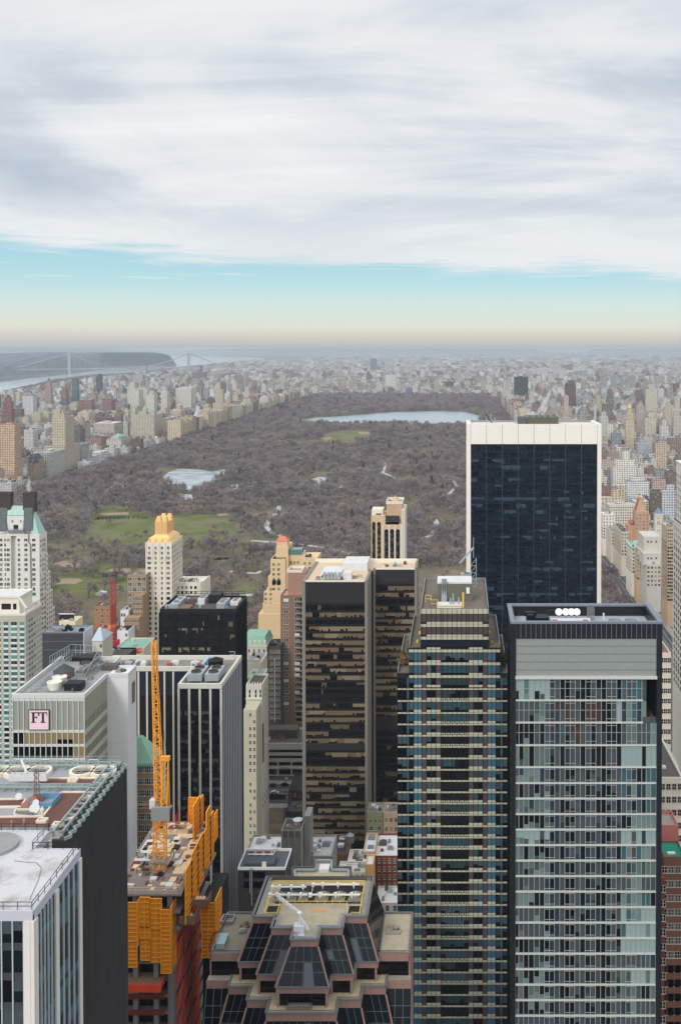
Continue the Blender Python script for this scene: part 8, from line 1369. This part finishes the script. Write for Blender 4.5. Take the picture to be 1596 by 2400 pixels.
# ------------------------------------------------------------------ behind the sign block and crane
r, x0, x1, zt = simple('stone_hotel', 'brown stone hotel with a pale green hipped copper roof behind the crane', 316, 362, 1788, 298, 9, mat('hotel_brownstone', (148, 118, 92), .9, .12, .3, streak=.08), mTar, par=.4, ws=lambda d, a, b, z: grid('F', d, a, b, 20, z - .5, 3, 3.6, 1.3, 2, 0, True), gl=[gD, gK, gT]); mb = MB(); z1 = SZ(1732, 300); mb.add([(x0 - .5, 297.6, zt), (x1 - .4, 297.6, zt), (x1 - .4, 307, zt), (x0 - .5, 307, zt), (x0 - .5, 301, z1), (x0 + 1, 301, z1), (x0 + 1, 303, z1), (x0 - .5, 303, z1)], [(0, 1, 5, 4), (1, 2, 6, 5), (2, 3, 7, 6), (3, 0, 4, 7), (4, 5, 6, 7)]); mb.build('hipped_roof', mPatina, r); mb = MB(); mb.box(x0 - .6, x1 - .2, 297.3, 297.6, zt - .6, zt + .3); mb.build('gutter', mPatina, r); mb = MB(); mb.box(x0, x1, 297.7, 297.99, zt - 13, zt - 12.4); mb.build('cornice', mTan, r)
for nm, lb, a, b, t, Y, D, wm, rm in (('apartment_block', 'small brown brick tower behind the red crane', 220, 258, 1420, 650, 12, mTan if False else mat('cinnamon_brick', (158, 118, 86), .9, .12, .3), mTar), ('apartment_block', 'brown block with an orange roof below the small brown tower', 218, 262, 1476, 630, 14, mat('cinnamon_brick', (1, 1, 1)), mat('orange_roof', (196, 120, 84), .9, .1)), ('apartment_block', 'narrow white tower right of the red crane', 282, 301, 1431, 640, 12, mWhite, mRoofW), ('apartment_block', 'white low wing below the narrow white tower', 274, 300, 1478, 620, 14, mWhite, mDark), ('cream_house', 'cream gabled penthouse with two arched windows behind the charcoal block', 138, 176, 1456, 600, 12, mat('butter_stucco', (226, 212, 172), .9, .06), mCream), ('stone_house', 'small stone house with a pale slate roof right of the charcoal block', 216, 240, 1502, 540, 16, mStone, mSlate), ('low_building', 'long low building with a green edged roof below the red crane', 270, 336, 1519, 600, 22, mStone, mPatina), ('low_building', 'dark low building at the foot of the red crane', 236, 300, 1535, 560, 14, mDark, mTar)):
    r, x0, x1, zt = simple(nm, lb, a, b, t, Y, D, wm, rm, ws=lambda d, p, q, z: grid('F', d, p, q, 12, z - 1, 3, 4, 1.3, 2, .25), gl=[gD, gK], cl=2, seed=int(a))
    if nm == 'stone_house': mb = MB(); mb.add([(x0 - .4, Y - .4, zt), (x1 + .4, Y - .4, zt), (x1 + .4, Y + D, zt), (x0 - .4, Y + D, zt), (x0 + 1, Y + 7, zt + 5.5), (x1 - 3.5, Y + 7, zt + 5.5)], [(0, 1, 5, 4), (1, 2, 5), (2, 3, 4, 5), (3, 0, 4)]); mb.build('pitched_roof', mat('frosted_slate', (178, 190, 198), .7, .15, .4), r)
    if nm == 'cream_house':
        for px in (146, 160): mb = MB(); q = SX(px, Y); mb.box(q - .9, q + .9, Y - .1, Y - .003, SZ(1470, Y), SZ(1466, Y)); mb.cyl(q, Y + .3, SZ(1466, Y), SZ(1466, Y) + .8, .9, 12, .3); mb.build('arched_window', gK, r)
b0 = SX(139, 606), SX(173, 606); bb = thing('billboard', 'dark billboard frame standing on the cream penthouse', 'billboard', (b0[0], 606, SZ(1456, 606))); mb = MB(); mb.box(*b0, 606, 606.4, SZ(1456, 606), SZ(1440, 606)); mb.build('panel', mDark, bb); mb = MB(); mb.box(b0[0] - .3, b0[1] + .3, 605.8, 606.6, SZ(1440, 606), SZ(1438, 606)); mb.build('frame', mRoofW, bb); x = SX(266, 590); rc = thing('tower_crane', 'red lattice crane mast rising from a low site beside the park', 'crane', (x, 590, SZ(1535, 590))); mb = MB(); lattice(mb, (x, 590, SZ(1535, 590)), (x, 590, SZ(1358, 590)), 2.3, 20, .16); mb.build('mast', mat('crane_red', (176, 50, 58), .6, .15), rc); mb = MB(); mb.box(x - 3, x + 3, 588, 592, SZ(1512, 590), SZ(1500, 590)); mb.build('climbing_frame', MATS['crane_red'], rc); mb = MB(); lattice(mb, (SX(252, 575), 575, SZ(1534, 575)), (SX(332, 575), 575, SZ(1524, 575)), 2.2, 14, .22); rj = mb.build('crane_jib', mat('signal_orange', (236, 96, 50), .6, .15)); tag(rj, 'orange lattice jib lying flat at the foot of the red mast', 'crane jib')
# ------------------------------------------------------------------ right hand edge: white tower, avenue row
def white_edge_tower():
    Yb = 560; x = SX(1576, Yb); zt = SZ(1078, Yb); Yf = 430; r = thing('office_tower', 'white stone tower at the right edge with rows of square dark windows', 'building', (x + 10, Yf, 0)); m = mat('chalk_stone', (212, 206, 194), .85, .06, .15, streak=.05); z1 = SZ(1215, Yb); mb = MB(); mb.box(x, x + 60, Yf, Yb, -1, z1); mb.box(x + 1, x + 60, Yf, Yb - 3, z1, zt); mb.build('wall', m, r); mb = MB(); mb.box(x - .4, x + 60, Yf, Yb + .3, z1 - .5, z1); mb.box(x + .6, x + 60, Yf, Yb - 2.6, zt - .5, zt + .2); mb.build('cornice', mCream, r); ws = []; z = zt - 9
    k = 0
    while z > 60:
        n = 9; d = x - .003 if z < z1 - 3 else x + .997; tall = k % 12 == 5
        for i in range(n): ws.append(('L', d, Yb - 4.5 - i * 5.2, z, 2.3, 2.4 if not tall else 3.2))
        z -= 3.75; k += 1
    windows(r, ws, m, [gD, gK, gM, gK], 100)
white_edge_tower()
AV = 'apartment houses lining the avenue beside the park'
plain_block('apartment_house', 'tall tan brick slab with regular windows on the right of the avenue row', 1564, 1577, 1236, 880, 1549.5, mTan, mRoofW, 3, 8.2, side_n=9, cap=50, sw=1.5, group=AV); plain_block('apartment_house', 'pale grey hotel with stepped terraces nearest along the park avenue', 1515, 1549, 1322, 930, 1496, mat('dove_stone', (196, 190, 180), .85, .08, .2), mRoofW, 4, 10.2, side_n=9, cap=60, w=2.2, h=2.3, par=1.2, group=AV); r = [o for o in COL.objects if o.name.startswith('apartment_house')][-1]
for a, b, t, dy in ((1507, 1549, 1297, 6), (1508, 1546, 1258, 14)): mb = MB(); mb.box(SX(a, 930 + dy), SX(b, 930 + dy), 930 + dy, 960 + dy, SZ(1325, 930 + dy), SZ(t, 930 + dy)); mb.build('setback', MATS['dove_stone'], r); windows(r, [('F', 929.99 + dy, SX(px, 930 + dy), SZ(t + 14, 930 + dy), 1.8, 2) for px in (1518, 1526, 1537)], None, [gD], 9)
for lb, p0, p1, t, Y, ps, wm, rm, n, sn in (('cream house with a green copper cornice on the avenue', 1480, 1509, 1282, 985, 1467, mCream, mGravel, 4, 10), ('narrow yellowish house behind the grey hotel', 1492, 1504, 1296, 960, 1486, mTan, mPatina, 2, 5), ('long pale house with dark roof gardens along the avenue', 1456, 1474, 1246, 1075, 1437, mat('oat_stone', (198, 186, 166), .85, .08, .2), mTar, 3, 14), ('tall white house at the corner of the office slab', 1412, 1440, 1204, 1180, 1408, mat('milk_stone', (224, 216, 204), .85, .06, .2), mRoofW, 4, 6), ('beige house with a pale domed neighbour far down the avenue', 1432, 1446, 1246, 1140, 1418, mStone, mConc, 2, 8), ('stone house further down the avenue behind the white corner house', 1440, 1456, 1222, 1260, 1428, mStone, mGravel, 3, 8)):
    q = plain_block('apartment_house', lb, p0, p1, t, Y, ps, wm, rm, n, 8.6 * 980 / Y, side_n=sn, cap=40, w=1.5, h=2, cl=6, seed=int(p0), group=AV, sw=1.4)
    if 'copper cornice' in lb: mb = MB(); mb.box(q[1] - .6, q[2] + .3, Y - .6, Y + q[3], q[4] - 1.5, q[4] - .4); mb.build('cornice', mPatina, q[0])
def gable_hotel():
    Y = 1075; r = thing('brick_hotel', 'tan brick hotel tower with a steep gable and red tiled roof slope', 'building', (SX(1500, Y), Y, 0)); x0, x1 = SX(1488, Y), SX(1521, Y); ze, za = SZ(1200, Y), SZ(1171, Y); mb = MB(); mb.box(x0, x1, Y, Y + 16, -1, ze); mb.box(SX(1473, Y), x0, Y + 2, Y + 20, -1, SZ(1232, Y)); mb.build('wall', MATS['umber_brick'] if False else mat('rose_tan_brick', (186, 148, 122), .9, .08, .2), r); xa, xb = SX(1490, Y), SX(1516, Y); xm = (xa + xb) / 2 - .5; mb = MB(); mb.add([(xa, Y + 2, ze), (xb, Y + 2, ze), (xm + 1.5, Y + 2, za), (xm - 1.5, Y + 2, za), (xa, Y + 13, ze), (xb, Y + 13, ze), (xm + 1.5, Y + 13, za), (xm - 1.5, Y + 13, za)], [(0, 1, 2, 3), (5, 4, 7, 6)]); mb.build('gable_wall', mTan, r); mb = MB(); mb.quad((xa - .4, Y + 1.6, ze - .4), (xm - 1.5, Y + 1.6, za + .3), (xm - 1.5, Y + 13.4, za + .3), (xa - .4, Y + 13.4, ze - .4)); mb.quad((xm + 1.5, Y + 1.6, za + .3), (xb + .4, Y + 1.6, ze - .4), (xb + .4, Y + 13.4, ze - .4), (xm + 1.5, Y + 13.4, za + .3)); mb.quad((xm - 1.5, Y + 1.6, za + .3), (xm + 1.5, Y + 1.6, za + .3), (xm + 1.5, Y + 13.4, za + .3), (xm - 1.5, Y + 13.4, za + .3)); mb.build('roof', mRTile, r); windows(r, grid('F', Y - .003, x0, x1, 50, ze - 2, 4, 3.6, 1.3, 2, .1) + [('F', Y + 1.9, SX(1497, Y), SZ(1213, Y), 2.2, 3)], None, [gD, gK, gG], 60); mb = MB(); a, b = Y + 2, Y + 18; xg = SX(1473, Y); mb.quad((xg - .3, a, SZ(1238, Y)), (xg + 5, a, SZ(1222, Y)), (xg + 5, b, SZ(1222, Y)), (xg - .3, b, SZ(1238, Y))); mb.build('roof', mRTile, r)
    r = thing('spired_tower', 'slim pale tower with a small blue pyramid roof', 'building', (SX(1544, 1040), 1040, 0)); Y = 1040; x0, x1 = SX(1535, Y), SX(1552, Y); mb = MB(); mb.box(x0, x1, Y, Y + 8, -1, SZ(1204, Y)); mb.box(x0 - .4, x1 + .4, Y - .4, Y + 8.4, SZ(1208, Y), SZ(1204, Y)); mb.build('wall', mStone, r); mb = MB(); mb.add([(x0 - .4, Y - .4, SZ(1204, Y)), (x1 + .4, Y - .4, SZ(1204, Y)), (x1 + .4, Y + 8.4, SZ(1204, Y)), (x0 - .4, Y + 8.4, SZ(1204, Y)), ((x0 + x1) / 2, Y + 4, SZ(1190, Y))], [(0, 1, 4), (1, 2, 4), (2, 3, 4), (3, 0, 4)]); mb.build('roof', mBSlate, r); windows(r, [('F', Y - .003, SX(px, Y), SZ(py, Y), .8, h) for px in (1541, 1545.5) for py, h in ((1216, 1.4), (1230, 4), (1246, 1.8), (1262, 1.8))], None, [gD], 20)
gable_hotel()
# low things at the right edge, bottom
for nm, lb, a, b, t, Y, D, wm, rm, n in (('stone_building', 'cream stone building with a stepped top beside the black framed tower', 1546, 1572, 1530, 420, 40, mat('ivory_block', (206, 196, 176), .85, .08, .2), mBrn, 3), ('stone_building', 'pale stone building with a broad cream parapet at the right edge', 1546, 1600, 1822, 330, 40, mCream, mTar, 4), ('stone_building', 'plain cream box behind the stone building at the right edge', 1548, 1590, 1795, 345, 20, mStone, mDark, 0), ('brick_building', 'salmon fronted low building at the right edge', 1545, 1590, 1934, 316, 10, mat('salmon_front', (196, 120, 110), .9, .08), mGravel, 0), ('brick_building', 'dark red brick building with cream trim beside the black framed tower', 1544, 1558, 2058, 292, 14, mRed, mRoofW, 2)):
    simple(nm, lb, a, b, t, Y, D, wm, rm, par=1, cl=3 if nm != 'brick_building' else 0, seed=int(t), ws=(lambda d, p, q, z, n=n: grid('F', d, p, q, 5, z - 1.2, n, 4.4, 1.6, 2.2)) if n else None, gl=[gD, gK])
r, x0, x1, zt = simple('brick_building', 'brown brick tower with a bright green roof terrace at the right edge', 1556, 1606, 2008, 300, 10, mat('russet_brick', (122, 84, 68), .9, .14, .3), mat('emerald_roof', (20, 122, 98), .8, .1), par=.6, cl=0, ws=lambda d, p, q, z: grid('F', d, p, q, 14, z - 2, 3, 4.4, 1.7, 2.2, 0, True), gl=[gD, gK]); mb = MB(); mb.box(x0 + 1.6, x0 + 4, 302, 303.2, zt - .5, zt); mb.build('sunlounger', mRoofW, r); mb = MB(); fb(mb, 'F', 300, SX(1578, 300), SX(1596, 300), 4, 11, .1); mb.cyl(SX(1587, 300), 300.3, 11, 12.4, 1.16, 14, .6); mb.build('arched_doorway', mBrn, r)
r, x0, x1, zt = roofed('low_building', 'low building with a black roof dotted with white vents at the right edge', 1545, 1610, 2302, 2268, 26, mStone, mTar, par=.5)
for i in range(7): q = A(1550 + i * 6.5, 2290 - (i % 3) * 6, 26); mb = MB(); mb.cyl(q[0], q[1], zt - .5, zt, .3, 10, .24); mb.cyl(q[0], q[1], zt, zt + .25, .42, 10, .1); mb.build('roof_vent', mWhite, r)
def market_hall():
    z = 24; y0, y1 = A(PX, 2340, z)[1], A(PX, 2304, z)[1]; x0, x1 = A(1544, 2340, z)[0], A(1544, 2340, z)[0] + 16; r = thing('town_house', 'building with a white sloping roof and green mansard with dormers, lower right', 'building', (x0, y0, 0)); mb = MB(); mb.box(x0, x1, y0 - 4, y1, -1, z - 9); mb.build('wall', mCream, r); mb = MB(); mb.quad((x0, y0, z), (x1, y0, z), (x1, y1, z + 1.5), (x0, y1, z + 1.5)); [mb.bar((x0 + k, y0, z + .06), (x0 + k, y1, z + 1.56), .08) for k in range(1, 16)]; mb.build('roof', mRoofW, r); mb = MB(); mb.quad((x0, y0 - 2.6, z - 6.5), (x1, y0 - 2.6, z - 6.5), (x1, y0 - .02, z - .4), (x0, y0 - .02, z - .4)); [mb.bar((x0 + k * .8, y0 - 2.62, z - 6.5), (x0 + k * .8, y0 - .04, z - .4), .07) for k in range(1, 20)]; mb.build('mansard_roof', mat('apple_green_roof', (146, 176, 104), .7, .12, .4), r)
    for k in range(5): q = x0 + 1.2 + k * 2.4; mb = MB(); mb.box(q - .7, q + .7, y0 - 2.9, y0 - 1.6, z - 6.6, z - 5); mb.add([(q - .9, y0 - 3, z - 5), (q + .9, y0 - 3, z - 5), (q, y0 - 3, z - 4), (q, y0 - 1.2, z - 4)], [(0, 1, 2), (0, 2, 3), (2, 1, 3)]); o = mb.build('dormer', MATS['apple_green_roof'], r); mb = MB(); fq(mb, 'F', y0 - 2.95, q - .5, q + .5, z - 6.5, z - 5.1); mb.build('window', gD, o)
    mb = MB(); mb.box(x0 - .3, x1, y0 - 3.4, y0 - 2.7, z - 7.6, z - 6.6); mb.build('cornice', mCream, r); mb = MB(); mb.bar((x0 + 4, y0 + 2, z + .3), (x0 + 4, y0 - 2.8, z - 6), .3); mb.cyl(x0 + 4, y0 + .6, z, z + 2, .4, 8); mb.build('chimney', mBrn, r)
market_hall()
mb = MB(); q = A(1590, 2180, 22); mb.box(q[0], q[0] + 10, q[1] - 14, q[1], -1, 22); tag(mb.build('side_building', mConc), 'grey concrete flank of a building cut by the right frame edge', 'building')
# ------------------------------------------------------------------ vehicles
def car(x, y, z, rz, body, label, van=False, group=None):
    r = thing('white_van' if van else 'parked_car', label, 'van' if van else 'car', (x, y, z), group); r.rotation_euler = (0, 0, rz); L, Wd = (5.4, 2.0) if van else (4.6, 1.8)
    pf = [(-.5, .28), (.5, .28), (.5, .62), (.44, .78), (.26, .84), (.14, 1.36), (-.26, 1.42), (-.42, .9), (-.5, .86)] if not van else [(-.5, .3), (.5, .3), (.5, .9), (.4, 1.1), (.28, 2.0), (-.48, 2.1), (-.5, 1.9)]; n = len(pf); mb = MB(); mb.add([(a * L, -Wd / 2, h) for a, h in pf] + [(a * L, Wd / 2, h) for a, h in pf], [tuple(range(n)), tuple(range(n, 2 * n))[::-1]] + [(i, n + i, n + (i + 1) % n, (i + 1) % n) for i in range(n)])
    def b(nm, mb, m): o = mb.build(nm, m); o.parent = r
    b('body', mb, body); mb = MB()
    for s in (-1, 1): yy = s * (Wd / 2 + .01); P = [(.2, .92), (.12, 1.3), (-.24, 1.34), (-.36, .92)] if not van else [(.36, 1.15), (.28, 1.8), (.1, 1.8), (.1, 1.15)]; mb.add([(a * L, yy, h) for a, h in P], [(0, 1, 2, 3)])
    P = [(.262, .86), (.148, 1.33)] if not van else [(.402, 1.12), (.292, 1.9)]; mb.quad((P[0][0] * L + .02, -.7, P[0][1]), (P[0][0] * L + .02, .7, P[0][1]), (P[1][0] * L + .02, .65, P[1][1]), (P[1][0] * L + .02, -.65, P[1][1])); b('windows' if False else 'window_glass', mb, gK)
    for a in (-.3, .31):
        for s in (-1, 1): mb = MB(); mb.tube([(a * L, s * (Wd / 2 - .2), .33), (a * L, s * (Wd / 2 + .02), .33)], .33, 14); b('wheel', mb, mBlack)
    for s in (-1, 1): mb = MB(); mb.box(.495 * L, .505 * L, s * .7 - .18, s * .7 + .18, .6, .76); b('headlight', mb, mRoofW)
cW = mat('car_white', (228, 228, 230), .3, 0, spec=.6); cK = mat('car_black', (28, 30, 36), .25, 0, spec=.6); cR = mat('car_maroon', (88, 34, 40), .3, 0, spec=.6); cB = mat('car_blue', (36, 104, 176), .3, 0, spec=.6); cG = mat('car_grey', (128, 134, 140), .3, 0, spec=.6); cY = mat('cab_yellow', (232, 176, 50), .4, 0, spec=.5)
for px, py, rz, m, lb in ((644, 1861, 0, cW, 'white saloon car crossing on the street behind the parking lot'), (640, 1844, 0, cR, 'maroon car with pale roof waiting on the street'), (606, 1852, .2, cB, 'bright blue car half hidden by the dun building'), (668, 1843, 0, cK, 'black car beside the dark brick house'), (672, 1829, 1.6, cG, 'silver grey car by the low white shop building'), (609, 1943, 1.4, cK, 'lone black car in the brown parking lot')): x, y, z = G(px, py); car(x, y, z + .42, rz, m, lb)
x, y, z = G(1553, 2228); car(x, 250, .3, 0, cW, 'white delivery van in the street at the lower right', True); bpy.data.objects['white_van'].location = (A(1553, 2228, 1)[0], A(1553, 2228, 1)[1], .5)
for k in range(26): px = 0; y = 930 + k * 17 + random.uniform(-4, 4); m, cn = random.choice(((cW, 'white'), (cG, 'grey'), (cK, 'black'), (cG, 'silver'), (cY, 'yellow'))); car(random.choice((169, 173.4, 177.6, 182)) + random.uniform(-.4, .4), y, gz(170, y) + .36, -1.57, m, f'small {cn} vehicle among the traffic on the avenue beside the park', False, f'{cn} vehicles on the avenue')
# awning and bright marks on the avenue corner
# ------------------------------------------------------------------ steam
def steam(pts, rs, label, den, grp=None):
    k = bpy.data.materials.get('steam') or bpy.data.materials.new('steam'); k.use_nodes = True; t = NT(k.node_tree); t.n.clear(); o_ = t.a('ShaderNodeOutputMaterial'); v = t.a('ShaderNodeVolumePrincipled'); v.inputs['Color'].default_value = (.95, .95, .95, 1); v.inputs['Density'].default_value = den; t.l.new(v.outputs[0], o_.inputs['Volume']); mb = MB(); n = 10; P = [Vector(p) for p in pts]; Q = []; R = []
    for i in range((len(P) - 1) * 5 + 1): f = i / 5; j = min(int(f), len(P) - 2); Q.append(P[j].lerp(P[j + 1], f - j)); R.append((rs[j] + (rs[j + 1] - rs[j]) * (f - j)) * random.uniform(.72, 1.25))
    mb.tube(Q, R, n); o = mb.build('steam_plume', k, smooth=True); tag(o, label, 'steam', grp)
Y = 622; steam([(SX(1253, Y), Y, SZ(982, Y)), (SX(1262, Y), Y, SZ(965, Y)), (SX(1274, Y), Y + 2, SZ(948, Y)), (SX(1284, Y), Y + 4, SZ(930, Y)), (SX(1290, Y), Y + 4, SZ(915, Y))], [.8, 1.5, 1.9, 1.6, .7], 'white steam drifting up from the roof of the white framed slab', .3); steam([(SX(1266, Y), Y, SZ(982, Y)), (SX(1272, Y), Y, SZ(968, Y)), (SX(1284, Y), Y + 2, SZ(952, Y))], [.8, 1.4, .6], 'short wisp of steam beside the taller plume on the slab roof', .3)
Y = 646; steam([(SX(70, Y), Y, SZ(1154, Y)), (SX(70, Y), Y, SZ(1146, Y)), (SX(68, Y), Y, SZ(1140, Y)), (SX(71, Y), Y, SZ(1126, Y)), (SX(69, Y), Y, SZ(1116, Y))], [.7, 1.6, 1.5, .8, .5], 'white steam puff above the sooty chimney of the copper roofed hotel', .3)
# ------------------------------------------------------------------ the air
mb = MB(); mb.box(-70000, 70000, -67000, 67000, -320, 266); hz = bpy.data.materials.new('haze'); hz.use_nodes = True; hn = hz.node_tree; hn.nodes.clear(); ho = hn.nodes.new('ShaderNodeOutputMaterial'); hv = hn.nodes.new('ShaderNodeVolumePrincipled'); hv.inputs['Color'].default_value = (*lin((204, 213, 221)), 1); hv.inputs['Density'].default_value = HAZE; hv.inputs['Anisotropy'].default_value = 0; hn.links.new(hv.outputs[0], ho.inputs['Volume'])
mb.build('haze', hz, kind='stuff')
